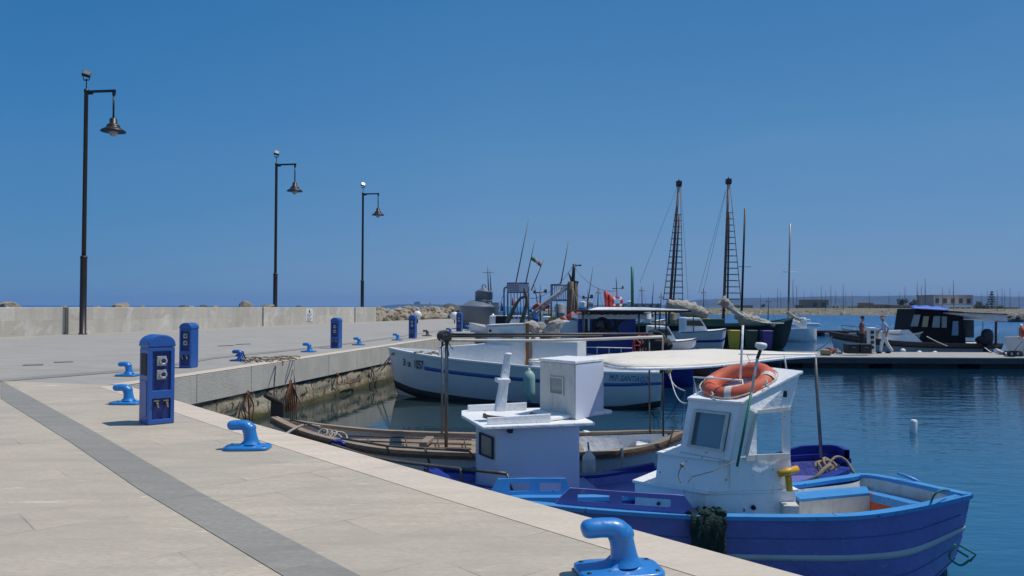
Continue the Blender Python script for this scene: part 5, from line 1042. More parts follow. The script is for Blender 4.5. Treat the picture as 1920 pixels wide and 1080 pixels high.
dG = 40; fr = []
b = MB(); z = .05
for a, c_ in (((952, 531), (952, 600)), ((991, 531), (991, 600)), ((951, 531), (992, 531)), ((952, 548), (991, 548)), ((945, 600), (945, 541)), ((945, 541), (948, 538.5)), ((948, 538.5), (952, 538.5))): b.tube([D(*a, dG), D(*c_, dG)], .045, 6)
for x in (958, 964, 970, 976, 982): b.tube([D(x, 548, dG), D(x, 592, dG)], .02, 4)
g1 = b.build('stern_frame', mat('gantry_paint', (.13, .17, .24), .5), t); b = MB(); rect(953, 532.5, 990, 547, dG-.05, .03, b); pn = b.build('sign_panel', mat('lavender_sign', (.52, .50, .58), .6), t); b = MB()
for k in range(4):
    for j in range(7-(k % 2)): b.box(D(956+j*4.6+(k % 2)*2, 535.3+k*3.1, dG-.08), (.085, .006, .032))
b.build('sign_lettering', mat('plum_ink', (.20, .06, .10), .6), pn)
b = MB()
for a, c_ in (((1033.5, 534), (1033.5, 606)), ((1033, 534), (1069, 534)), ((1068, 534), (1068, 560)), ((1033, 563), (1068, 563))): b.tube([D(*a, dG), D(*c_, dG)], .05, 6)
for x in range(1036, 1068, 4): b.tube([D(x, 534, dG), D(x, 563, dG)], .018, 4)
b.build('barred_frame', MATS['gantry_paint'], t)
for k, (x, y, w_, h_, m_) in enumerate(((941, 583, 7, 18, 'navy_plastic'), (961, 573, 4, 16, 'red_paint'), (968, 572, 4, 10, 'white_paint'))):
    b = MB(); b.tube([D(x, y, 41), D(x, y-h_, 41)], [w_*41/F*.5, .03], 8); tag(b.build('furled_flag', MATS[m_]), ['furled dark blue flag beside the lettered banner', 'furled red flag under the lavender sign', 'small furled white flag under the lavender sign'][k], 'flag', 'furled flags by the banner')
for k, (x0, y0, x1, y1) in enumerate(((967, 532, 991, 412), (986, 530, 1003, 450), (996, 545, 1019, 488), (1051, 534, 1066, 452), (916, 545, 914, 497), (920.5, 545, 918.5, 505))):
    b = MB(); b.tube([D(x0, y0, 40), D(x1, y1, 40)], [.035, .014], 5)
    if k == 4: b.tube([D(906, 511, 40), D(926, 511, 40)], .012, 4)
    tag(b.build('whip_antenna', mgald), ['tallest thin antenna leaning right above the lavender sign', 'thin antenna carrying the tricolour flag', 'short thin antenna just right of the flag', 'thin antenna above the barred frame', 'thin antenna with a crossbar above the grey tank', 'plain thin antenna right beside the crossbar one above the grey tank'][k], 'antenna', 'thin antennas on the work boats')
t2 = thing('tricolour_flag', 'small green white and red flag blowing on a thin antenna', 'flag', D(998, 487, 40)); cols = [mat('flag_green', (.06, .20, .07), .8), mat('flag_white', (.5, .48, .42), .8), mat('flag_red', (.32, .06, .06), .8)]; ps = [(996, 484), (1003, 488), (1009, 493), (1015, 498)]; 
for k in range(3):
    b = MB(); a, c_ = D(*ps[k], 40), D(*ps[k+1], 40); rows = [[a.lerp(c_, i/4)+V((0, .05*sin(i+k*2), (.11-.22*j)+.02*sin(i))) for i in range(5)] for j in range(2)]; b.grid(rows); b.build('flag_stripe', cols[k], t2, solid=.01)
for k, (x, y0, y1, w_, d) in enumerate(((1013, 608, 547, 11, 36), (1102, 600, 557, 8, 36))):
    b = MB(); b.tube([D(x, y0, d), D(x, y1, d)], .04, 6); b.tube([D(x-w_, y1+2, d), D(x+w_*.9, y1, d)], .03, 6); b.box(D(x+w_*.9, y1-1, d), (.12, .1, .16)); b.box(D(x-w_, y1+.5, d), (.1, .1, .14)); b.tube([D(x, y1, d), D(x, y1-14, d)], .01, 4); tag(b.build('navigation_mast', mgald), ['small navigation light mast left of the barred frame', 'small navigation light mast right of the brown mast'][k], 'mast', 'small navigation light masts')
# clutter crates on decks
rr = random.Random(12)
for k, (x, y, s, m_) in enumerate(((940, 600, .35, 'black_rubber'), (1108, 572, .16, 'grey_plastic'), (1093, 571, .2, 'white_paint'), (1048, 580, .25, 'grey_plastic'), (1090, 583, .3, 'navy_plastic'), (1180, 570, .2, 'white_paint'), (1036, 600, .22, 'yellow_paint'), (1042, 604, .2, 'tan_rope'))):
    b = MB(); b.box(D(x, y, 34), (s*1.4, s, s), k*20); b.tube([D(x-4, y-5, 34), D(x+4, y-5, 34)], .03)
    tag(b.build('deck_crate', MATS[m_], bevel=.03), ['black crate under the blue lettered banner', 'small grey case between the brown mast and the red marker floats', 'white case right of the brown mast', 'grey case behind the barred frame', 'blue case between the brown mast and the long roof', 'little white case left of the green pole', 'yellow case right of the pale net heap', 'tan basket right of the pale net heap'][k], 'crate', 'crates and cases on the trawler decks')
# extra working clutter on and behind the trawlers
rr = random.Random(77)
lst = [('gas bottle', 'blue', 1010, 598, 'navy_plastic'), ('fuel drum', 'x', 1056, 590, 'grey_plastic'), ('fuel drum', 'x', 1128, 640, 'white_paint')]
for k, (x, y, r_, h_, m_, l) in enumerate(((1003, 606, .16, .5, 'navy_plastic', 'small blue drum below the window of the banner boat'), (1050, 596, .2, .6, 'grey_plastic', 'grey drum left of the brown mast foot'), (1214, 606, .16, .5, 'white_paint', 'white drum beneath the right end of the long roof'), (1262, 607, .14, .45, 'tan_rope', 'tan basket drum beyond the long flat roof'))):
    p = D(x, y, 34); b = MB(); b.lathe(p, [(r_*.95, 0), (r_, .03), (r_, h_*.33), (r_*1.04, h_*.35), (r_, h_*.37), (r_, h_-.03), (r_*.9, h_), (0, h_)], 14); tag(b.build('drum', MATS[m_]), l, 'drum', 'drums on the trawler decks')
b = MB()
for k in range(9): a, c_ = (1086+k*12, 586), (1092+k*12, 598); b.tube(sag(D(*a, 26.4), D(a[0]+12, 586+(k % 2)*1.5, 26.4), .06, 5), .012, 4)
b.tube(sag(D(1074, 545, 30), D(1240, 580, 27), .5, 12), .012, 4); b.tube(sag(D(1076, 500, 30), D(1155, 545, 28), .3, 10), .009, 4); b.tube(sag(D(1074, 500, 30), D(994, 560, 32), .3, 10), .010, 4); b.tube([D(952, 531, 40), D(930, 592, 41)], .012, 4)
tag(b.build('rigging_wires', mgald), 'thin rigging wires strung between the brown mast and the long white roof', 'rigging')
for k, (x, y, s, l) in enumerate(((1128, 610, .30, 'round dark fender tyre on the deep blue deckhouse, left one'), (1146, 607, .24, 'round dark fender tyre on the deep blue deckhouse, right one'))):
    b = MB(); b.torus(D(x, y, 26.6), s*.8, s*.22, (.1, 1, 0), 20, 8); b.build('hanging_tyre', mdark, bpy.data.objects['blue_cabin_trawler'])
for k, (x0, y0, x1, y1, l) in enumerate(((1046, 600, 1043, 540, 'short thin pole left of the barred frame'), (1100, 580, 1112, 500, 'thin fishing rod standing between the brown mast and red floats'), (1222, 580, 1226, 528, 'thin rod on the right part of the long white roof'), (1008, 570, 1001, 528, 'thin rod right of the lavender sign'))):
    b = MB(); b.tube([D(x0, y0, 33), D(x1, y1, 33)], [.025, .01], 5); tag(b.build('fishing_rod', mgald), l, 'rod', 'rods standing on the trawlers')
tt = thing('deck_railing', 'pale deck railing along the side of the blue deckhouse trawler', 'railing', D(1140, 664, 25.8)); b = MB()
b.tube([D(1050, 650, 26), D(1190, 653, 25.6)], .018, 6); b.build('top_rail', mcab, tt)
for k in range(7): b = MB(); b.tube([D(1052+k*22.5, 650+.4*k, 25.9), D(1052+k*22.5, 668, 25.9)], .015, 5); b.build('stanchion', mcab, tt)
b = MB(); rr = random.Random(41)
for k in range(14): b.rock(D(1096+rr.uniform(0, 40), 622+rr.uniform(-3, 5), 26.3), rr.uniform(.07, .15), k, 1)
tag(b.build('small_net_heap', MATS['dark_net']), 'small dark net heap under the eave of the deep blue deckhouse', 'net')
# ---------- white motor boats
def motorboat(name, label, px0, px1, ytop, d, zb, group):
    t = thing(name, label, 'motor boat', D((px0+px1)/2, ytop, d), 0, group); a, c_ = D(px0, ytop, d), D(px1, ytop+7, d-2); L_ = c_-a; w_ = 2.6
    N_ = [a+L_*u+V((0, -o, 0)) for u, o in ((0, 1.2), (.3, 1.3), (.6, 1.2), (.85, .7), (1, 0))]; F_ = [p+V((0, q, 0)) for p, q in zip(N_, (2.4, 2.6, 2.4, 1.4, 0))]
    N_ = [up(p, zb+.25*k/4) for k, p in enumerate(N_)]; F_ = [up(p, n.z) for p, n in zip(F_, N_)]; K_ = [up((p+q)/2, -.3) for p, q in zip(N_, F_)]; K_[4] = K_[4]-L_*.14; K_[4].z = 0
    h = Hull(N_, F_, K_, 20, 8, .6); b = MB(); h.shell(b); b.build('hull', mhw, t); b = MB(); h.deck(b, lambda u: zb-.05+.25*u, crown=.1); b.build('deck', mcab, t); b = MB(); h.band(b, .72, .78, .01); b.build('stripe', mnavy, t); b = MB(); h.rail(b, .02, .04, .04); b.build('rail', mblk, t)
    q = [a+L_*.12+V((0, -.7, 0)), a+L_*.62+V((0, -.7, 0)), a+L_*.62+V((0, .9, 0)), a+L_*.12+V((0, .9, 0))]; b = MB(); b.loft([up(p, zb) for p in q], [up(q[0], zb+.85), up(q[1]-L_*.18, zb+.85), up(q[2]-L_*.18, zb+.85), up(q[3], zb+.85)]); ca = b.build('cabin', mcab, t, bevel=.06)
    b = MB(); e = V((0, -.02, 0)); b.slab([up(q[0]+L_*.04, zb+.4)+e, up(q[1]-L_*.12, zb+.4)+e, up(q[1]-L_*.19, zb+.7)+e, up(q[0]+L_*.04, zb+.7)+e], (0, .03, 0)); b.build('window', mtint, ca); return t
motorboat('motor_boat', 'white motor boat with a sloping cabin, left of the yellow bin', 1205, 1306, 617, 41, .85, 'white motor boats in the harbour')
motorboat('motor_boat', 'white motor boat nosing towards the yellow bin', 1268, 1362, 612, 46, 1.2, 'white motor boats in the harbour')
# ---------- schooner
dS = 50
t = thing('schooner', 'dark green hulled two masted sailing boat with rope ladders on its masts', 'sailing boat', D(1360, 650, dS))
NS = [D(1160, 612, 50), D(1220, 611, 48.6), D(1290, 611.5, 48.2), D(1360, 612, 48.2), D(1420, 611, 48.6), D(1460, 606, 49.4), D(1487, 598, 50.5)]; FS = [p+V((0, q, 0)) for p, q in zip(NS, (1.6, 3.4, 4.4, 4.4, 3.4, 1.8, 0))]
KS = [up((p+q)/2, -.4) for p, q in zip(NS, FS)]; KS[-1] = V((D(1464, 650, 50).x, 50.5, -.1)); hS = Hull(NS, FS, KS, 30, 10, .5)
mgrn = mat('dark_green_paint', (.004, .012, .010), .5, var=.2, vs=1, spec=.2); b = MB(); hS.shell(b); b.build('hull', mgrn, t); b = MB(); hS.rail(b, .03, .1, .1); b.build('rail', mat('green_rail', (.02, .07, .05), .4), t); b = MB(); hS.deck(b, lambda u: 1.15); b.build('deck', mwood, t)
b = MB(); rect(1276, 600, 1356, 609, 49, 2, b); b.build('deckhouse', mat('green_deckhouse', (.02, .12, .08), .5), t, bevel=.05); b = MB(); rect(1270, 597.5, 1360, 600, 48.9, 2.2, b); b.build('deckhouse_roof', mat('ochre_roof', (.30, .27, .10), .6), t)
mspar = mat('red_brown_spar', (.075, .022, .018), .5, var=.2)
for x0, y0, x1, y1, ld in ((1254, 606, 1273, 341, [(-10, 3), (14, 4)]), (1356, 606, 1366, 337, [(2, 1), (32, 6)])):
    b = MB(); b.tube([D(x0, y0, dS), D(x1, y1, dS)], [.095, .07], 8); b.box(D(x1, y1+3, dS), (.32, .32, .3)); m_ = b.build('mast', mspar, t)
    b = MB(); b.tube([D(x1, y1, dS), D(x1, y1-5, dS)], .04); b.lathe(D(x1, y1+9, dS), [(.15, 0), (.19, .1), (.1, .3)], 8); b.build('mast_head', mblk, m_)
    b = MB(); Z0 = 561; r1 = (x0+ld[0][0], Z0), (x1-3, y1+30); r2 = (x0+ld[1][0]+12 if x0 < 1300 else x0+33, Z0), (x1+3, y1+10)
    b.tube([D(*r1[0], dS-.3), D(*r1[1], dS)], .022, 4); b.tube([D(*r2[0], dS-.3), D(*r2[1], dS)], .022, 4)
    for k in range(15):
        u = k/15; y = Z0-u*(Z0-y1-50); f_ = lambda r: r[0][0]+(r[1][0]-r[0][0])*(r[0][1]-y)/(r[0][1]-r[1][1]); b.tube([D(f_(r1)-1, y, dS-.2), D(f_(r2)+1, y, dS-.2)], .03, 4)
    b.build('rope_ladder', mgald, m_)
    b = MB(); b.tube([D(x0+8, 575, dS+.3), D(x1+1, y1+60, dS+.1)], .06, 6); b.build('halyard_pole', MATS['dark_brown_enamel'], m_)
b = MB()
for a, c_ in (((1200, 530), (1270, 350)), ((1290, 560), (1277, 350)), ((1318, 550), (1362, 355)), ((1310, 550), (1360, 360))): b.tube([D(*a, dS+.5), D(*c_, dS)], .009, 4)
b.build('stay', mgald, t)
msail = mat('furled_canvas', (.42, .38, .31), .9, var=.2, vs=3, dirt=.3, dcol=(.24, .2, .15), ds=2, bump=.8, bs=6)
for pts, rs, l in (([(1250, 570), (1275, 576), (1300, 583), (1326, 590)], [.28, .45, .5, .22], 0), ([(1352, 562), (1372, 578), (1388, 592)], [.35, .2, .12], 1), ([(1380, 590), (1400, 601), (1420, 604), (1452, 610)], [.2, .42, .35, .12], 2)):
    b = MB(); ps = cr([D(x, y, dS-.8) for x, y in pts], 14); rr_ = [q.x for q in cr([V((r_, 0, 0)) for r_ in rs], 14)]; b.tube(ps, [r_*(1+.18*sin(i*2.3)) for i, r_ in enumerate(rr_)], 10); b.build('furled_sail', msail, t)
b = MB()
for k in range(6): b.tube(sag(D(1356+k*3, 565+k*4, dS-1), D(1440+k*6, 606, dS-1.2), .3, 6), .03, 4)
b.build('sheet_line', mropew, t)
for k, (x0, y0, x1, y1, d, r_) in enumerate(((1390, 600, 1397, 391, 57, .085), (1478, 600, 1481.5, 419, 62, .075))):
    t = thing('sailing_yacht', ['thin dark mast of a yacht just right of the second rope ladder mast', 'thin single mast of a yacht right of the dark green boat'][k], 'sailing yacht', D(x0, 608, d), 0, 'single masted yachts'); b = MB(); b.tube([D(x0, y0, d), D(x1, y1, d)], [r_, r_*.8], 8); b.build('mast', MATS['dark_brown_enamel'] if k == 0 else mgal, t)
    b = MB(); yy = y0-100 if k == 0 else 510; b.tube([D(x1-14, yy, d), D(x1+11, yy, d)], .02, 4); b.build('spreader', mwhite if k else mgald, t); hx = D(x0, 611, d); N_ = [hx+V((q, o, 0)) for q, o in ((-2.2, -.3), (-1, -.8), (.5, -.8), (2.2, 0))]; N_ = [up(p, 1.0) for p in N_]; F_ = [up(p+V((0, q, 0)), 1.0) for p, q in zip(N_, (.9, 1.6, 1.6, 0))]; h = Hull(N_, F_, [up((p+q)/2, -.2) for p, q in zip(N_, F_)], 12, 6, .4); b = MB(); h.shell(b); h.deck(b, lambda u: .97); b.build('hull', mhw if k else mgrn, t); b = MB(); b.tube(sag(D(x0-2, 585, d), D(x0+24, 600, d), .1, 5), [.15]*6, 8); b.build('furled_sail', msail, t)
t = thing('moored_dinghy', 'white open boat with upright outboard behind the dark green bow', 'boat', D(1498, 606, 64)); b = MB(); b.rock(D(1503, 601, 64), .4, 3, 2); b.rock(D(1492, 603, 64), .5, 4, 2); b.build('cover', mwhite, t); b = MB(); b.box(D(1503, 607, 64), (.7, .5, .9)); b.build('console', mwhite, t, bevel=.1); hx = D(1490, 612, 64); N_ = [up(hx+V((q, o, 0)), .9) for q, o in ((-2.6, 0), (-1, -.7), (.5, -.8), (1.2, -.7))]; F_ = [p+V((0, q, 0)) for p, q in zip(N_, (0, 1.4, 1.6, 1.4))]; h = Hull(N_, F_, [up((p+q)/2, -.2) for p, q in zip(N_, F_)], 12, 6, .4); b = MB(); h.shell(b); h.deck(b, lambda u: .8); b.build('hull', mhw, t)
# ---------- pontoons
mpdeck = mat('pontoon_deck', (.36, .34, .31), .8, var=.15, vs=2, dirt=.3, dcol=(.2, .18, .15), ds=2); mpside = mat('pontoon_side', (.055, .06, .065), .7, var=.3, vs=1.5, dirt=.3, dcol=(.13, .12, .1), ds=2)
t = thing('floating_pontoon', 'long floating pontoon with a pale deck on which the bins and two men stand', 'pontoon', P(1700, 668, .5))
ny = 2.16*F/92; y0, y1 = 35.0, 38.6
b = MB(); b.loft([V((7.2, y0, .44)), V((46, y0-.8, .44)), V((46, y1, .44)), V((7.2, y1+.4, .44))], [V((7.2, y0, .5)), V((46, y0-.8, .5)), V((46, y1, .5)), V((7.2, y1+.4, .5))]); b.build('deck', mpdeck, t, bevel=.01)
for k in range(10):
    x = 9.0+k*3.9; b = MB(); b.box((x+1.4, (y0+y1)/2, .12), (2.9, 2.9, .66)); b.build('float_unit', mpside, t, bevel=.03)
b = MB(); b.loft([V((7.3, y0+.02, .22)), V((46, y0-.78, .22)), V((46, y0-.70, .22)), V((7.3, y0+.1, .22))], [V((7.3, y0+.02, .438)), V((46, y0-.78, .438)), V((46, y0-.70, .438)), V((7.3, y0+.1, .438))]); b.build('side_beam', mpside, t)
t = thing('far_pontoon', 'dark narrow floating pontoon with pale floats, right of the green boat bow', 'pontoon', P(1520, 626, 0)); b = MB(); b.box(V((25, 74, .42)), (24, 2, .2)); b.build('deck', mat('dark_deck', (.05, .05, .055), .8), t)
for k in range(11): b = MB(); b.box(V((14.3+2.1*k+2, 73.5, .12)), (.8, 1.2, .4)); b.build('float_unit', mplast if k % 1 == 0 else mpside, t, bevel=.04)
b = MB(); b.box(V((25, 74.3, .12)), (24, .8, .4)); b.build('back_beam', mpside, t)
# bins
def wheelie(label, m, x, y):
    p = P(x, y, .5); t = thing('wheeled_bin', label, 'bin', p, -8, 'wheeled bins on the pontoon'); b = MB(); b.loft([p+V((sx*.20, sy*.2, .06)) for sx, sy in ((-1, -1), (1, -1), (1, 1), (-1, 1))], [p+V((sx*.255, sy*.27, .93)) for sx, sy in ((-1, -1), (1, -1), (1, 1), (-1, 1))]); b.build('body', m, t, bevel=.03)
    b = MB(); b.loft([p+V((sx*.275, sy*.29, .935)) for sx, sy in ((-1, -1), (1, -1), (1, 1), (-1, 1))], [p+V((sx*.25, sy*.26, 1.0)) for sx, sy in ((-1, -1), (1, -1), (1, 1), (-1, 1))]); b.build('lid', m, t, bevel=.02)
    b = MB(); b.tube([p+V((-.25, .27, .85)), p+V((.25, .27, .85))], .02); b.build('handle', m, t)
    for s in (-1, 1): b = MB(); b.lathe(p+V((s*.24, .2, .1)), [(.1, -.02), (.1, .02)], 14, (1, 0, 0)); b.build('wheel', mdark, t)
wheelie('yellow wheeled bin on the pontoon', mat('bin_yellow', (.42, .34, .02), .5, var=.1), 1376, 656); wheelie('dark green wheeled bin between the yellow and purple bins', mat('bin_green', (.012, .045, .03), .5, var=.1), 1408.5, 656); wheelie('purple blue wheeled bin, rightmost of the three bins', mat('bin_purple', (.035, .025, .19), .5, var=.1), 1437, 657)
# ---------- people
mskin = mat('skin', (.32, .16, .10), .6, var=.08); mhair = mat('dark_hair', (.02, .016, .014), .8)
def skinned(name, verts, edges, m, parent, sub=2):
    me = bpy.data.meshes.new(name); inv = WM[parent.name].inverted(); me.from_pydata([tuple(inv @ V(v[:3])) for v in verts], edges, []); o = bpy.data.objects.new(name, me); COL.objects.link(o); o.parent = parent; WM[o.name] = WM[parent.name].copy()
    me.materials.append(m); mo = o.modifiers.new('skin', 'SKIN'); sk = me.skin_vertices[0].data
    for i, v in enumerate(verts): r_ = v[3]; sk[i].radius = (r_, v[4] if len(v) > 4 else r_)
    sk[0].use_root = True; mo.use_smooth_shade = True; mo.branch_smoothing = .6; s = o.modifiers.new('sub', 'SUBSURF'); s.levels = s.render_levels = sub; return o
def person(label, base, yaw, H, stride, arms, shirt, trou, lean=0, bare=True, hat=None, hairm=None):
    t = thing('person', label, 'person', base, yaw); M4 = WM[t.name]; k = H/1.75; W_ = lambda x, y, z: M4 @ V((x*k, y*k, z*k))     # +y is forward
    def v(x, y, z, r_, r2=None): p = W_(x, y+lean*(z-.9 if z > .9 else 0), z); return (p.x, p.y, p.z, r_*k, (r2 or r_)*k)
    s = stride; vs = [v(0, 0, .95, .135, .10), v(0, 0, 1.12, .125, .095), v(0, .01, 1.30, .15, .105), v(0, .0, 1.43, .11, .08), v(0, .01, 1.50, .055), v(0, .02, 1.56, .06)]
    ed = [(0, 1), (1, 2), (2, 3), (3, 4), (4, 5)]
    legs = []
    for sd_, f in ((-1, s), (1, -s)):
        i = len(vs); vs += [v(sd_*.09, 0, .88, .095), v(sd_*.10, .30*f+.05, .50, .062), v(sd_*.10, .52*f-(.10 if f < 0 else 0), .11, .04), v(sd_*.10, .52*f+.03, .045, .038), v(sd_*.105, .52*f+.16, .035, .03)]; ed += [(0, i), (i, i+1), (i+1, i+2), (i+2, i+3), (i+3, i+4)]; legs.append(i)
    hands = []
    for (sd_, el, wr_) in arms:
        i = len(vs); vs += [v(sd_*.17, 0, 1.42, .058), v(*el, .042), v(*wr_, .030)]; ed += [(3, i), (i, i+1), (i+1, i+2)]
        d = V(wr_)-V(el); d.normalize(); q = V(wr_)+d*.055; j = len(vs); vs.append(v(*q, .030, .018)); ed.append((i+2, j))
        lat = d.cross(V((sd_, 0, 0))).normalized()
        for f in range(4):
            o_ = lat*(.027-.018*f); L_ = (.065, .078, .072, .055)[f]; a = q+o_+d*.02; c_ = a+d*L_*.5; e_ = c_+(d+V((-sd_*.5, 0, 0))).normalized()*L_*.5; n = len(vs); vs += [v(*a, .0095), v(*c_, .0088), v(*e_, .0078)]; ed += [(j, n), (n, n+1), (n+1, n+2)]
        a = V(wr_)+d*.02+lat*.03; c_ = a+(d*.6+lat).normalized()*.035; e_ = c_+d*.03; n = len(vs); vs += [v(*a, .011), v(*c_, .010), v(*e_, .009)]; ed += [(j, n), (n, n+1), (n+1, n+2)]
        hands.append(i)
    # head as part of the same surface
    n = len(vs); vs += [v(0, .025, 1.62, .082, .075), v(0, .03, 1.69, .078, .074), v(0, .02, 1.745, .045)]; ed += [(5, n), (n, n+1), (n+1, n+2)]
    nn_ = len(vs); vs += [v(0, .105, 1.655, .012), v(0, .118, 1.64, .012)]; ed += [(n, nn_), (nn_, nn_+1)]
    body = skinned('body', vs, ed, mskin, t)
    # face details and hair
    ln = lambda z: lean*(z-.9); 
    for sx in (-1, 1):
        b = MB(); b.ball(W_(sx*.032, .098+ln(1.67), 1.672), .011*k, 10); b.build('eye', mwhite, t); b = MB(); b.ball(W_(sx*.032, .107+ln(1.67), 1.672), .005*k, 8); b.build('pupil', mdark, t)
        b = MB(); b.ball(W_(sx*.082, .015+ln(1.65), 1.655), .026*k, 10, (.4, .7, 1.1)); b.build('ear', mskin, t)
    b = MB(); b.ball(W_(0, .10+ln(1.6), 1.605), .022*k, 10, (1.1, .4, .3)); b.build('mouth', mat('lips', (.25, .08, .07), .5), t)
    b = MB(); b.ball(W_(0, -.0+ln(1.69), 1.70), .096*k, 16, (.95, 1.05, .88)); b.build('hair', hairm or mhair, t)
    if hat: b = MB(); b.lathe(W_(0, .01+ln(1.72), 1.705), [(.11*k, 0), (.105*k, .05*k), (.07*k, .085*k), (0, .095*k)], 18); b.ball(W_(0, .12+ln(1.72), 1.708), .08*k, 12, (1, 1, .12)); b.build('cap', hat, t)
    sh = [v(0, 0, .93, .150, .115), v(0, 0, 1.12, .145, .113), v(0, .01, 1.30, .168, .122), v(0, 0, 1.435, .12, .092), v(0, .01, 1.475, .068)]; se = [(0, 1), (1, 2), (2, 3), (3, 4)]
    for (sd_, el, wr_) in arms: i = len(sh); m_ = V((sd_*.17, 0, 1.42)).lerp(V(el), .85); sh += [v(sd_*.175, 0, 1.415, .072), v(*m_, .06)]; se += [(3, i), (i, i+1)]
    if not bare:
        for q, (sd_, el, wr_) in enumerate(arms): i = len(sh); sh += [v(*V(el), .055), v(*V(el).lerp(V(wr_), .8), .045)]; se += [(5+q*2+1+ (0 if q == 0 else 2), i), (i, i+1)]
    skinned('shirt', sh, se, shirt, t)
    tv = [v(0, 0, .97, .148, .118)]; te = []
    for sd_, f in ((-1, s), (1, -s)): i = len(tv); tv += [v(sd_*.09, 0, .87, .112), v(sd_*.10, .30*f+.05, .50, .082), v(sd_*.10, .52*f-(.10 if f < 0 else 0), .14, .068), v(sd_*.10, .52*f-(.10 if f < 0 else 0)+.0, .08, .068)]; te += [(0, i), (i, i+1), (i+1, i+2), (i+2, i+3)]
    skinned('trousers', tv, te, trou, t)
    for sd_, f in ((-1, s), (1, -s)):
        b = MB(); b.ball(W_(sd_*.102, .52*f+.075, .038), .09*k, 14, (.52, 1.5, .5), yaw=0); 
        b = MB(); c_ = W_(sd_*.102, .52*f+.07, .045); fw = (M4.to_3x3() @ V((0, 1, 0))); b.tube([c_-fw*.10*k, c_-fw*.03*k, c_+fw*.07*k, c_+fw*.13*k], [.036*k, .045*k, .045*k, .025*k], 12); b.build('shoe', mdark, t)
    return t
person('man in a faded red shirt and dark trousers standing behind the black cases', P(1616, 659.5, .5), 100, 1.72, .10, [(-1, (-.26, -.06, 1.16), (-.22, .12, .98)), (1, (.26, -.05, 1.16), (.24, .08, .93))], mat('faded_red_shirt', (.24, .085, .085), .85, var=.12), mat('black_trousers', (.018, .018, .022), .85), lean=.05)
person('man in pale blue shirt, white trousers and red cap walking along the pontoon', P(1660, 662.5, .5), -78, 1.74, .42, [(-1, (-.25, -.12, 1.17), (-.23, -.02, .92)), (1, (.25, .02, 1.17), (.22, .22, 1.02))], mat('pale_blue_shirt', (.36, .46, .62), .85, var=.1), mat('off_white_trousers', (.58, .60, .62), .85, var=.08), lean=.12, hat=mat('red_cap', (.3, .07, .06), .8), bare=True, hairm=mwhite)
# ---------- pontoon furniture
def px_box(name, label, cat, x0, y0, x1, y1, d, depth, m, group=None, bevel=.02, extra=None):
    p = D((x0+x1)/2, y1, d); t = thing(name, label, cat, p, 0, group); b = MB(); rect(x0, y0, x1, y1, d, depth, b, 0); b.build('body', m, t, bevel=bevel)
    if extra: extra(t, x0, y0, x1, y1, d)
    return t
def lidx(t, x0, y0, x1, y1, d): b = MB(); rect(x0-.6, y0-1.4, x1+.6, y0+.4, d-.03, .56, b, 0); b.build('lid', mat('black_lid', (.03, .032, .036), .5), t, bevel=.02); b = MB(); b.tube([D((x0+x1)/2-4, y0+5, d-.02), D((x0+x1)/2+4, y0+5, d-.02)], .02); b.build('handle', mgald, t)
px_box('black_case', 'left of the two black cases on the pontoon beside the men', 'case', 1589.5, 646.5, 1611, 663, 35.9, .5, mblk, 'black cases on the pontoon', extra=lidx); px_box('black_case', 'right of the two black cases on the pontoon beside the men', 'case', 1613.5, 646.5, 1635, 663, 35.9, .5, mblk, 'black cases on the pontoon', extra=lidx)
def sk(t, x0, y0, x1, y1, d):
    for k in range(4): b = MB(); b.box(D((x0+x1)/2, y0+7+k*9.5, d-.03), (.14, .05, .13)); b.build('socket', mblk, t)
    b = MB(); rect(x0-1, y0-2, x1+1, y0+1, d-.03, .36, b, 0); b.build('cap', mcab, t, bevel=.03)
px_box('pontoon_service_post', 'white service post with dark sockets between the two men', 'service post', 1630, 616, 1641.5, 661, 37, .3, mwhite, extra=sk)
b = MB(); rr = random.Random(6)
for k, (x, y) in enumerate(((1550, 655), (1556, 652), (1561, 656), (1567, 654), (1574, 658), (1548, 659))):
    b = MB(); b.rock(P(x, y+2.5, .62), .16+.04*(k % 3), k, 2, .5); tag(b.build('gear_bag', [morange, mat('red_net', (.28, .07, .05), .9, bump=1, bs=30), MATS['red_net'] if 'red_net' in MATS else morange, mrope, mat('blue_grey_bag', (.2, .26, .32), .8), mrope][k]), ['orange bundle farthest left of the red gear heap on the pontoon', 'highest red bundle of the gear heap on the pontoon', 'middle red bundle of the gear heap on the pontoon', 'tan rope bundle right in the gear heap on the pontoon', 'blue grey bag right of the red gear heap', 'tan bundle lying in front of the red gear heap'][k], 'bundle', 'gear heap on the pontoon')
# ---------- boat G with dark cabin
dG2 = 41.5; t = thing('cabin_cruiser', 'long white boat with a dark wooden cabin, blue tarpaulin and grey canopy behind the pontoon', 'boat', D(1740, 660, dG2))
NG = [D(1555, 624.5, 42.5), D(1600, 632, 41.2), D(1680, 642, 40.3), D(1760, 646, 40.1), D(1830, 647, 40.2), D(1880, 647, 40.6)]; FG = [NG[0].copy()]+[up(p+V((0, q, 0)), p.z) for p, q in zip(NG[1:], (2.2, 3.2, 3.3, 3.2, 2.6))]; KG = [up((p+q)/2, -.3) for p, q in zip(NG, FG)]; KG[0] = V((NG[0].x+.9, NG[0].y, -.1)); hG = Hull(NG, FG, KG, 26, 10, .5)
b = MB(); hG.shell(b); b.build('hull', mhw, t); b = MB(); hG.rail(b, .04, .09, .09); hG.band(b, .86, 1, .03); b.build('rail', mwoodd, t); b = MB(); hG.deck(b, lambda u: NG[0].z-.15-.35*min(1, u*3)); b.build('deck', mcab, t)
mdk = mat('dark_cabin_wood', (.010, .007, .007), .6, var=.3, spec=.15)
q0 = [D(1706, 648, 40.9), D(1812, 648, 40.7)]; tp = [D(1717, 579, 40.9), D(1806, 584, 40.7)]; b = MB(); bk = V((0, 2.0, 0))
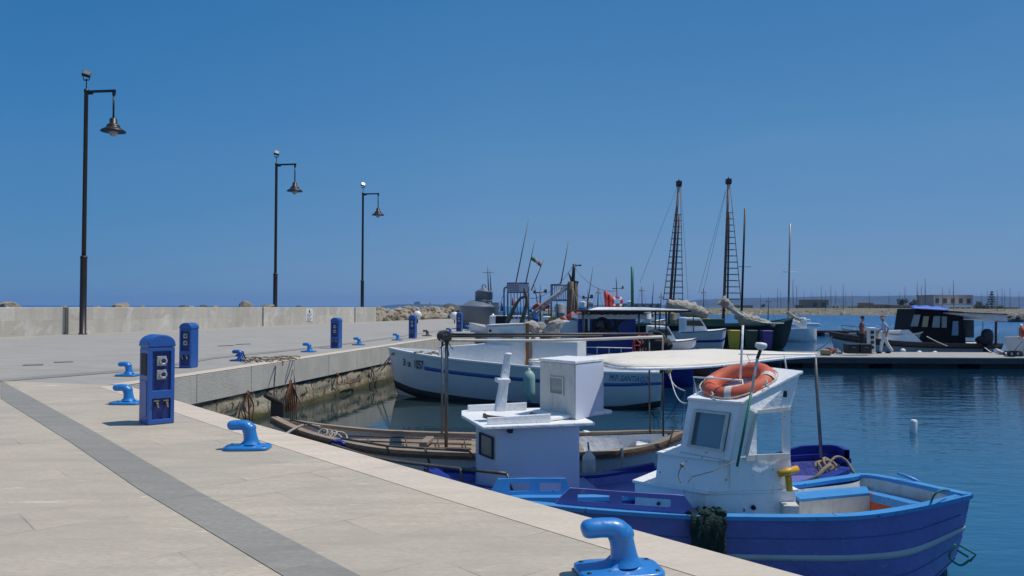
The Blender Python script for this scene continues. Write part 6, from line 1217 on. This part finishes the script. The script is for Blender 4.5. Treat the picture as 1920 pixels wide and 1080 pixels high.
b.loft([q0[0], q0[1], q0[1]+bk, q0[0]+bk], [tp[0], tp[1], tp[1]+bk, tp[0]+bk]); cg = b.build('cabin', mdk, t, bevel=.04)
mpg = mat('pale_window', (.22, .27, .30), .15, var=.2, vs=2)
for pts, m_ in (([(1708, 612), (1721, 612), (1726, 590), (1714.5, 590)], mpg), ([(1729, 613), (1739, 613), (1742, 593), (1732, 593)], mat('tan_window', (.30, .27, .17), .2)), ([(1748, 614), (1762, 614), (1763, 592.5), (1751, 592.5)], mpg), ([(1766, 614.5), (1775, 614.5), (1775.5, 593), (1766, 593)], mpg), ([(1785, 629), (1797, 629), (1797, 602), (1787, 602)], mat('blue_window', (.12, .25, .40), .15))):
    b = MB(); b.slab([D(x, y, 40.62) for x, y in pts], (0, .05, 0)); b.build('window', m_, cg)
b = MB(); rows = [[D(1708+70*i/9, 579+4*i/9-(5.5+1.2*sin(i*2.2)+2*sin(pi*i/9))*sin(pi*(k+.3)/5.6), 40.4+k*.5) for i in range(10)] for k in range(6)]; b.grid(rows); b.build('tarpaulin', mat('blue_tarp', (.05, .14, .55), .6, var=.2, vs=3), t, solid=.03)
q = [D(1780, 588, 40.2), D(1889, 603, 39.8)]; b = MB(); b.loft([q[0], q[1], q[1]+V((0, 2.6, 0)), q[0]+V((0, 2.6, 0))], [D(1780, 586, 40.2), D(1889, 590, 39.8), D(1889, 590, 39.8)+V((0, 2.6, 0)), D(1780, 586, 40.2)+V((0, 2.6, 0))]); b.build('canopy', mat('grey_canopy', (.55, .60, .68), .6), t); b = MB(); q = [D(1778, 585.5, 40.1), D(1891, 590, 39.7)]; b.slab([q[0], q[1], q[1]+V((0, 2.8, 0)), q[0]+V((0, 2.8, 0))], (0, 0, .04)); b.build('canopy_edge', mdk, t)
b = MB(); b.tube([D(1867.5, 603, 40.4), D(1867, 645, 40.4)], .06, 8); b.build('canopy_post', mat('maroon_post', (.13, .05, .05), .6), t); b = MB(); b.tube([D(1843, 602, 40.2), D(1843, 640, 40.2)], .018, 5); b.build('thin_pole', mgald, t)
b = MB(); rect(1812, 600, 1826, 633, 41.6, 1, b, 0); b.build('dark_screen', mat('dark_teal', (.01, .035, .05), .5), t)
b = MB()
for a, c_ in (((1595, 628), (1577, 612)), ((1578, 610), (1705, 622)), ((1577, 617), (1700, 629)), ((1640, 616), (1642, 636)), ((1600, 613), (1604, 630)), ((1620, 614), (1624, 632))): b.tube([D(*a, 41.3), D(*c_, 41.1)], .018, 5)
b.build('bow_rail', mgal, t)
b = MB(); b.loft([D(1645, 645, 40.9), D(1736, 647, 40.6), D(1736, 647, 42), D(1645, 645, 42)], [D(1648, 620, 40.9), D(1704, 618, 40.8), D(1704, 618, 42), D(1648, 620, 42)]); b.build('coachroof', mcab, t, bevel=.03)
t = thing('tender', 'small beige boat with a red and white bow alongside the dark cabin boat', 'boat', D(1690, 650, 39.9)); a = [D(1646, 622, 39.6), D(1690, 624, 39.5), D(1738.5, 619, 39.9)]
N_ = [D(1648, 624, 40.9), D(1690, 626.5, 40.8), D(1720, 626.5, 40.8), D(1738.5, 619, 41)]; F_ = [p+V((0, q_, 0)) for p, q_ in zip(N_, (.5, .6, .5, 0))]; K_ = [up((p+q_)/2, .72) for p, q_ in zip(N_, F_)]; K_[3].x -= .3; h = Hull(N_, F_, K_, 16, 8, .5); b = MB(); h.shell(b); h.deck(b, lambda u: N_[0].z-.1); b.build('hull', mat('beige_hull', (.36, .32, .27), .6, var=.15), t); b = MB(); h.rail(b, .03, .05, .06); b.build('rail', mwhite, t); b = MB(); h.band(b, .6, .98, .012, .86, .97); b.build('bow_mark', mred, t)
# outboard
t = thing('outboard_motor', 'black outboard motor on the stern beneath the grey canopy', 'outboard motor', D(1848, 650, 40.2)); b = MB(); b.lathe(D(1851, 634, 40.2), [(.18, -.35), (.26, -.2), (.30, .1), (.26, .34), (.12, .46), (0, .47)], 16, sx=1.0, sy=.8); b.build('cowling', mblk, t); b = MB(); b.tube([D(1849, 645, 40.2), D(1848, 668, 40.2)], .12, 8); b.build('leg', mblk, t)
b = MB(); b.rock(D(1841, 638, 40.1), .33, 4, 2); b.build('cover', mdark, t)
rope('stern_line', 'pale line from the dark cabin boat to the pontoon at its stern', [D(1845, 651, 40), D(1859, 661.5, 38)], .03, mropew); rope('cabin_line', 'pale line slanting from the red marked bow across the dark cabin', [D(1738, 631, 40.3), D(1755, 640, 39.6), D(1776, 649, 39.7)], .025, mropew); rope('pontoon_line', 'dark line from the white bow down to the pontoon left of the black cases', [D(1560, 631, 42), D(1549, 645, 39), D(1530, 658, 37)], .025, mropeg)
for k, (x, y) in enumerate(((1693, 657), (1724, 661), (1753, 661.5))): b = MB(); b.ball(D(x, y+1, 39), .11, 12, (1.3, 1, 1.1)); tag(b.build('small_fender', mwhite), ['leftmost small white fender below the dark cabin boat', 'middle small white fender below the dark cabin boat', 'rightmost small white fender below the dark cabin boat'][k], 'fender', 'small fenders of the dark cabin boat')
b = MB(); b.tube([D(1866, 657, 37.5), D(1884, 663, 37.5)], [.12, .06], 8); tag(b.build('white_float', mwhite), 'elongated white float lying on the pontoon below the grey canopy', 'float')
b = MB()
for k in range(8): b.torus(P(1887+k*4, 663.5, .62), .12, .03, (sin(k*2), -1, .3*cos(k)), 12, 5)
tag(b.build('rope_loops', mropeg), 'row of dark rope loops on the pontoon at the right edge', 'rope')
# boat cut by right edge
t = thing('edge_boat', 'small white boat with an orange lifebuoy cut off by the right edge', 'boat', D(1925, 640, 36)); N_ = [D(1908, 633, 36), D(1925, 637, 35.6), D(1960, 636, 35.5), D(2010, 634, 36)]; F_ = [p+V((0, q_, 0)) for p, q_ in zip(N_, (0, 1.6, 2, 1.8))]; K_ = [up((p+q_)/2, .5) for p, q_ in zip(N_, F_)]; K_[0].x += .5
K_ = [up(k_, -.1) for k_ in K_]; h = Hull(N_, F_, K_, 14, 8, .5); b = MB(); h.shell(b); h.deck(b, lambda u: 1.1); b.build('hull', mhw, t); b = MB(); h.rail(b, .02, .05, .06); b.build('rail', mwhite, t); b = MB(); b.tube([D(1911, 636, 35.6), D(1911, 612, 35.6), D(1935, 610, 35.6)], .02, 6); b.build('pushpit', mgal, t)
tl = thing('edge_lifebuoy', 'orange lifebuoy at the extreme right edge of the picture', 'lifebuoy', D(1915, 622, 35.3)); b = MB(); b.torus(D(1916, 622, 35.3), .2, .07, (1, -.4, 0), 20, 8); b.build('ring', morange, tl); b = MB(); b.tube([D(1912, 611, 35.3), D(1916, 611, 35.3)], .085, 8); b.build('band', mwhite, tl)
rope('edge_line', 'thin dark line from the boat at the right edge to the pontoon', [D(1917, 640, 35.6), D(1908, 650, 35.4), D(1900, 662, 35.2)], .012, mropeg)
# little red brown boat, yellow buoy, ropes behind boat C
t = thing('red_brown_boat', 'low red brown boat with a white rail behind the cream canopy', 'boat', D(1300, 700, 30.5)); N_ = [D(1336, 686, 31), D(1315, 687, 30.4), D(1290, 688, 30.2), D(1262, 689, 30.2)]; F_ = [p+V((0, q_, 0)) for p, q_ in zip(N_, (0, 1, 1.4, 1.4))]; K_ = [up((p+q_)/2, -.1) for p, q_ in zip(N_, F_)]; K_[0].x -= .3
h = Hull(N_, F_, K_, 14, 8, .5); b = MB(); h.shell(b); h.deck(b, lambda u: .3); b.build('hull', mat('red_brown_hull', (.12, .03, .025), .6, var=.2), t); b = MB(); h.rail(b, .03, .05, .04); b.build('rail', mwhite, t); b = MB(); rect(1288, 680, 1334, 687, 30.6, .8, b, 0); b.build('cover', mat('grey_cover', (.32, .36, .40), .8, var=.2, vs=3), t, bevel=.05)
t = thing('yellow_buoy', 'small round yellow buoy at the stern of the white registered boat', 'buoy', D(1253, 694, 20.2)); b = MB(); b.ball(D(1253, 693, 20.2), .095, 16, (1, 1, 1.15)); b.build('float_body', mat('buoy_yellow', (.62, .42, .06), .45, var=.1), t); b = MB(); b.torus(D(1253, 685, 20.2), .03, .012, (0, 1, 0), 12, 6); b.build('eye', mdark, t)
rope('stern_mooring', 'upper pale rope from the yellow buoy towards the slanted roof', sag(D(1256, 699, 20.2), D(1309, 739, 8.2), .35), .012, mropew); rope('stern_mooring', 'lower slack rope from the yellow buoy to the water', [D(1254, 703, 20.1), D(1262, 719, 19), D(1272, 728, 18), P(1284, 733, 0)], .016, mropew)
t = thing('white_buoy', 'white cylindrical mooring buoy floating alone in the water at the right', 'buoy', P(1712, 812, 0)); p = P(1712, 811, 0); b = MB(); b.lathe(p, [(.065, -.12), (.073, -.05), (.073, .23), (.06, .265), (.035, .28), (0, .285)], 18, (.08, 0, 1)); b.build('float_body', mwhite, t); b = MB(); b.tube([p+V((.02, 0, .27)), p+V((.02, 0, .30))], .015); b.build('eye', mdark, t)
# ---------- far shore buildings, trees, yachts
mtan = mat('ochre_render', (.38, .27, .14), .9, var=.12, vs=.3); mpink = mat('pale_pink_render', (.42, .34, .29), .9, var=.08, vs=.3); mstone = mat('tan_stone_block', (.24, .20, .155), .9, var=.1, vs=.3); mwin = mat('dark_opening', (.04, .04, .045), .5)
def building(label, x0, y0, x1, y1, d, depth, m, nw=3, rows=1, roofm=None, parts=None, group='buildings on the far shore'):
    p = D((x0+x1)/2, y1, d); t = thing('far_building', label, 'building', p, 0, group); b = MB(); rect(x0, y0, x1, y1+2, d, depth, b, 0); wl = b.build('wall', m, t)
    b = MB(); rect(x0-.5, y0-1.2, x1+.5, y0, d-.4, depth+.8, b, 0); b.build('roof', roofm or m, t); h_ = (y1-y0)/rows
    for r_ in range(rows):
        for k in range(nw):
            xx = x0+(x1-x0)*(k+.5)/nw; b = MB(); rect(xx-(x1-x0)/nw*.22, y0+h_*r_+h_*.3, xx+(x1-x0)/nw*.22, y0+h_*r_+h_*.75, d-.25, .3, b, 0); b.build('window', mwin, t)
    if parts: parts(t)
    return t
building('plain square tan stone building above the far breakwater', 1520, 563, 1554, 579, 340, 14, mstone, 2)
def cols(t):
    b = MB()
    for x in (1752, 1765.5): rect(x, 556, x+1.6, 575, 332, .4, b, 0)
    b.build('white_column', mwhite, t); b = MB(); rect(1768, 572, 1824, 587, 334, 8, b, 0); b.build('lower_wing', mcab, t)
    for k in range(5): b = MB(); rect(1771+k*10.5, 576, 1778+k*10.5, 587, 333.7, .3, b, 0); b.build('window', mat('grey_glass', (.15, .2, .22), .2), t)
building('large pale pink building with white columns behind the dark cabin boat', 1750, 554, 1824, 574, 340, 14, mpink, 5, 1, parts=cols)
building('low ochre building left of the far trees', 1640, 572, 1664, 582, 335, 10, mtan, 3); building('second low ochre building nearer the dark cabin boat', 1676, 573, 1708, 582, 330, 10, mtan, 4); building('small reddish ochre building in the middle of the far shore', 1624, 569, 1638, 580, 345, 8, mat('red_ochre', (.36, .2, .12), .9), 2); building('small white kiosk right of the plain tan building', 1560, 573, 1574, 579, 330, 5, mwhite, 2); building('long low pale building at the far right shore', 1864, 577, 1910, 584, 335, 8, mpink, 5); building('long low bluish white roofed building left of the headland', 1160, 570, 1240, 577, 330, 12, mat('blue_grey_render', (.3, .36, .42), .8), 6)
mleaf = [mat('leaf_dark', (.022, .04, .018), .8, var=.4, vs=1), mat('leaf_mid', (.05, .075, .03), .8, var=.4, vs=1), mat('leaf_dry', (.10, .11, .05), .8, var=.3, vs=1)]; mtrunk = mat('bark', (.09, .06, .04), .9)
def tree(label, x, ybase, ytop, wpx, d, kind, seed, lm):
    p = D(x, ybase, d); H = (ybase-ytop)/F*d; W_ = wpx/F*d/2; rr = random.Random(seed); t = thing('tree', label, 'tree', p, 0, 'trees on the far shore'); b = MB(); b.tube([p-V((0, 0, 2)), p+V((0, 0, H*.5)), p+V((0, 0, H*.9))], [H*.035, H*.025, H*.008], 7)
    for k in range(6): a = rr.uniform(0, 6.3); z = H*rr.uniform(.35, .7); b.tube([p+V((0, 0, z)), p+V((cos(a)*W_*.7, sin(a)*W_*.7, z+H*.12))], [H*.012, .03], 5)
    b.build('trunk', mtrunk, t); b = MB(); n = 520
    for k in range(n):
        if kind == 'pine':
            tier = rr.randint(0, 6); z = H*(.18+.8*tier/6.5); rad = W_*(1-tier/7.2)*rr.uniform(.1, 1)**.6; a = rr.uniform(0, 6.3); c_ = p+V((cos(a)*rad, sin(a)*rad, z+rr.uniform(-.03, .03)*H+rad*.1)); s = W_*.13
        else:
            lobes = 7; q = random.Random(seed*31+rr.randint(0, lobes-1)); lc = V((q.uniform(-.6, .6), q.uniform(-.6, .6), q.uniform(.35, .8))); dr = V((rr.gauss(0, 1), rr.gauss(0, 1), rr.gauss(0, 1))).normalized()*rr.uniform(.5, 1)*.42; c_ = p+V(((lc.x+dr.x)*W_, (lc.y+dr.y)*W_, (lc.z+dr.z*.6)*H)); s = W_*.15
        u = V((rr.gauss(0, 1), rr.gauss(0, 1), rr.gauss(0, 1))).normalized(); w_ = u.orthogonal().normalized(); b.add([c_-u*s, c_-w_*s*.7, c_+u*s, c_+w_*s*.7], [(0, 1, 2, 3)])
    b.build('crown', lm, t)
for a in (('tall tiered pine standing alone at the right of the far shore', 1860, 582, 545, 22, 330, 'pine', 1, mleaf[0]), ('round dark tree on the far shore, left one of a pair', 1692, 580, 560, 20, 335, 'r', 2, mleaf[0]), ('round dark tree on the far shore, right one of the pair near the cabin', 1712, 580, 561, 16, 335, 'r', 3, mleaf[0]), ('pale green bush rising behind the dark cabin', 1722, 578, 552, 12, 338, 'pine', 4, mleaf[2]), ('broad green tree right of the pale pink building', 1836, 584, 564, 24, 334, 'r', 5, mleaf[1]), ('low green tree left of the tall tiered pine', 1848, 585, 570, 18, 330, 'r', 6, mleaf[1]), ('low bushy tree right of the tall tiered pine', 1876, 586, 572, 22, 332, 'r', 7, mleaf[1]), ('small bush on the tan ground left of the plain tan building', 1431, 578, 570, 10, 320, 'r', 8, mleaf[1]), ('low dark bush beside the reddish ochre building', 1610, 580, 572, 14, 340, 'r', 9, mleaf[1]), ('green bush between the two ochre buildings', 1669, 581, 570, 12, 340, 'r', 10, mleaf[1])): tree(*a)
# far yachts with masts
rr = random.Random(21); GY = 'yachts moored beyond the far breakwater'
def yacht():
    t = thing('moored_yacht', 'x', 'sailing yacht', (0, 0, 0)); b = MB(); N_ = [V((x, y, 1.3)) for x, y in ((-5, -.9), (-2, -1.5), (2, -1.3), (5.5, 0))]; F_ = [V((p.x, -p.y, 1.3)) for p in N_]; h = Hull(N_, F_, [V((p.x*.9, 0, -.3)) for p in N_], 14, 6, .4); h.shell(b); h.deck(b, lambda u: 1.25); b.build('hull', mhw, t)
    b = MB(); b.loft([V((x, y, 1.25)) for x, y in ((-2.5, -.8), (2.2, -.7), (2.2, .7), (-2.5, .8))], [V((x, y, 1.9)) for x, y in ((-2.3, -.7), (1.4, -.6), (1.4, .6), (-2.3, .7))]); b.build('cabin', mcab, t); b = MB(); b.tube([(0.8, 0, 1.3), (.8, 0, 14)], [.13, .09], 6); m_ = b.build('mast', mgald, t); b = MB(); b.tube([(-.3+.8, -.9, 9), (.8, 0, 9.1), (.8, .9, 9)], .05, 4); b.tube([(0, 0, 0)], .01) if False else None; b.build('spreader', mgald, m_); b = MB(); b.tube([(.8, 0, 2.4), (-3.6, 0, 2.3)], .13, 6); b.build('boom', msail, t)
    b = MB()
    for q in ((5.4, 0, 1.4), (-4.9, 0, 1.4), (.6, -1.3, 1.4), (.6, 1.3, 1.4)): b.tube([q, (.8, 0, 13.9)], .018, 3)
    b.build('stay', mgald, t); return t
Y0 = yacht(); ys = [(1426, 551, 'first'), (1458, 540, ''), (1464, 545, ''), (1487, 523, ''), (1494, 535, ''), (1507, 546, ''), (1521, 545, ''), (1526, 549, ''), (1532, 549, ''), (1540, 536, ''), (1548, 545, ''), (1558, 534, ''), (1567, 544, ''), (1581, 532, ''), (1586, 545, ''), (1598, 548, ''), (1630, 546, ''), (1667, 549, ''), (1687, 548, ''), (1697, 537, ''), (1720, 529, ''), (1728, 535, ''), (1735, 522, ''), (1767, 537, ''), (1781, 541, ''), (1788, 525, ''), (1840, 549, ''), (1852, 545, ''), (1870, 543, ''), (1879, 539, ''), (1884, 545, ''), (1894, 539, ''), (1911, 546, '')]
left = {1426: 'lone short mast in the gap right of the two tall ladder masts', 1487: 'tallest far mast right beside the thin single mast', 1581: 'tall far mast above the left part of the dark cabin boat bow', 1735: 'tallest of three far masts above the blue tarpaulin', 1788: 'tall far mast above the pale pink building', 1911: 'last far mast at the right edge of the picture'}
near = [(1440, 'the second rope ladder mast'), (1490, 'the thin single mast'), (1537, 'the plain tan building'), (1567, 'the white kiosk'), (1616, 'the man in red'), (1660, 'the man in white'), (1700, 'the pair of round trees'), (1725, 'the blue tarpaulin'), (1787, 'the pale pink building'), (1860, 'the tall tiered pine')]
cnt = {}
for k, (x, y, _) in enumerate(ys):
    o = Y0 if k == 0 else copy_tree(Y0); d = rr.uniform(315, 420); H = (574.4-y)/F*d+CAMZ; s = H/14; s = min(s, 1.25); d2 = (14*s-CAMZ)*F/(574.4+.0028*(x-960)-y) ; place(o, V(((x-960)/F*d2, d2, 0))-V((.8*s, 0, 0)), 0, s)
    nb_ = min(near, key=lambda q: abs(q[0]-x)); side_ = 'left of' if x < nb_[0]-3 else ('right of' if x > nb_[0]+3 else 'over'); key = (nb_[1], side_); cnt[key] = cnt.get(key, 0)+1; od = ['nearest', 'next', 'third', 'fourth', 'fifth'][cnt[key]-1]
    tag(o, left.get(x, f'{"short" if y > 543 else "tall"} far yacht mast {side_} {nb_[1]}, {od} one from left'), 'sailing yacht', GY)
# second dark breakwater at the far right
b = MB(); rr = random.Random(31)
for i in range(70): b.rock(V(((rr.uniform(1888, 1990)-960)/F*150, 150+rr.uniform(-2, 4), rr.uniform(0, .9))), rr.uniform(.4, .9), i, 1)
tag(b.build('near_breakwater_rocks', mrockd), 'dark rock breakwater end just right of the grey canopy', 'rocks', kind='stuff')
b = MB(); b.loft([V((38, 111, .1)), V((43, 111, .1)), V((43, 112, .1)), V((38, 112, .1))], [V((38, 111, .5)), V((42.6, 111, .45)), V((42.6, 112, .45)), V((38, 112, .5))]); b.v = [p for p in b.v]
t = thing('passing_boat', 'low white speedboat under way left of the dark cabin', 'boat', V((40, 111, 0))); b.build('hull', mhw, t, bevel=.1); b = MB(); b.box(V((41, 111.5, .75)), (1, .6, .5)); b.build('console', mcab, t, bevel=.08)
for a in (('low white house with a flat roof left of the reddish ochre building', 1590, 573, 1606, 580, 338, 8, mwhite, 3), ('pale yellow house among the trees right of the pale pink building', 1838, 574, 1846, 582, 342, 6, mat('pale_yellow_render', (.5, .42, .25), .9), 2), ('long pale shed low on the shore behind the second ladder mast', 1380, 573, 1412, 579, 335, 8, mat('shed_grey', (.36, .34, .3), .9), 4), ('small brown hut on the tan shore beside the thin single mast', 1500, 573, 1509, 579, 333, 6, mstone, 1)): building(*a)
motorboat('motor_boat', 'small white cabin boat partly hidden between the brown mast and the banner boat', 1012, 1062, 600, 38, 1.35, 'white motor boats in the harbour')
motorboat('motor_boat', 'small white cabin boat just beyond the right end of the long white roof', 1196, 1250, 596, 54, 1.6, 'white motor boats in the harbour')
for k, (x0, y0, x1, y1, d, l) in enumerate(((1028, 606, 1030, 556, 38, 'short grey mast behind the slanting boom'), (1120, 590, 1122, 540, 45, 'thin grey mast between the brown mast and the red floats'), (1205, 600, 1203, 536, 54, 'thin mast just right of the green pole'), (1238, 600, 1240, 548, 54, 'short mast left of the first rope ladder mast'), (1320, 606, 1319, 540, 58, 'thin mast between the two rope ladder masts'), (1440, 600, 1441, 556, 70, 'short thin mast above the dark green bow'))):
    t = thing('light_mast', l, 'mast', D(x0, y0, d), 0, 'short light masts among the boats'); b = MB(); b.tube([D(x0, y0, d), D(x1, y1, d)], [.045, .025], 6); b.build('pole', mgald, t); b = MB(); b.tube([D(x1-5, y1+9, d), D(x1+6, y1+9, d)], .02, 4); b.build('spreader', mgald, t); b = MB(); b.tube([D(x1, y1, d), D(x0-16, y0, d)], .008, 3); b.tube([D(x1, y1, d), D(x0+14, y0, d)], .008, 3); b.build('stay', mgald, t)
t = thing('striped_awning_frame', 'low awning frame of thin pipes over the white motor boats', 'awning frame', D(1262, 605, 36))
for a, c_ in (((1236, 578), (1236, 628)), ((1300, 580), (1300, 622))): b = MB(); b.tube([D(*a, 36), D(*c_, 36)], .025, 5); b.build('post', mgald, t)
b = MB(); b.tube([D(1225, 579, 36), D(1310, 581, 36)], .022, 5); b.tube([D(1225, 590, 36), D(1310, 591, 36)], .018, 5); b.build('rail', mgald, t)

# ============================================================ HAZE (air between the camera and the far hills)
mh = bpy.data.materials.new('haze_air'); mh.use_nodes = True; hn = mh.node_tree.nodes; hn.clear(); ho = hn.new('ShaderNodeOutputMaterial'); hv = hn.new('ShaderNodeVolumePrincipled')
hv.inputs['Color'].default_value = (.30, .54, 1.0, 1); hv.inputs['Density'].default_value = .00018; mh.node_tree.links.new(hv.outputs[0], ho.inputs['Volume'])
b = MB(); b.box((0, 2300, 28), (12400, 5700, 60)); hz = b.build('haze', mh); hz['kind'] = 'stuff'; tag(hz, 'thin blue sea haze in the air over the whole harbour', 'haze', kind='stuff')
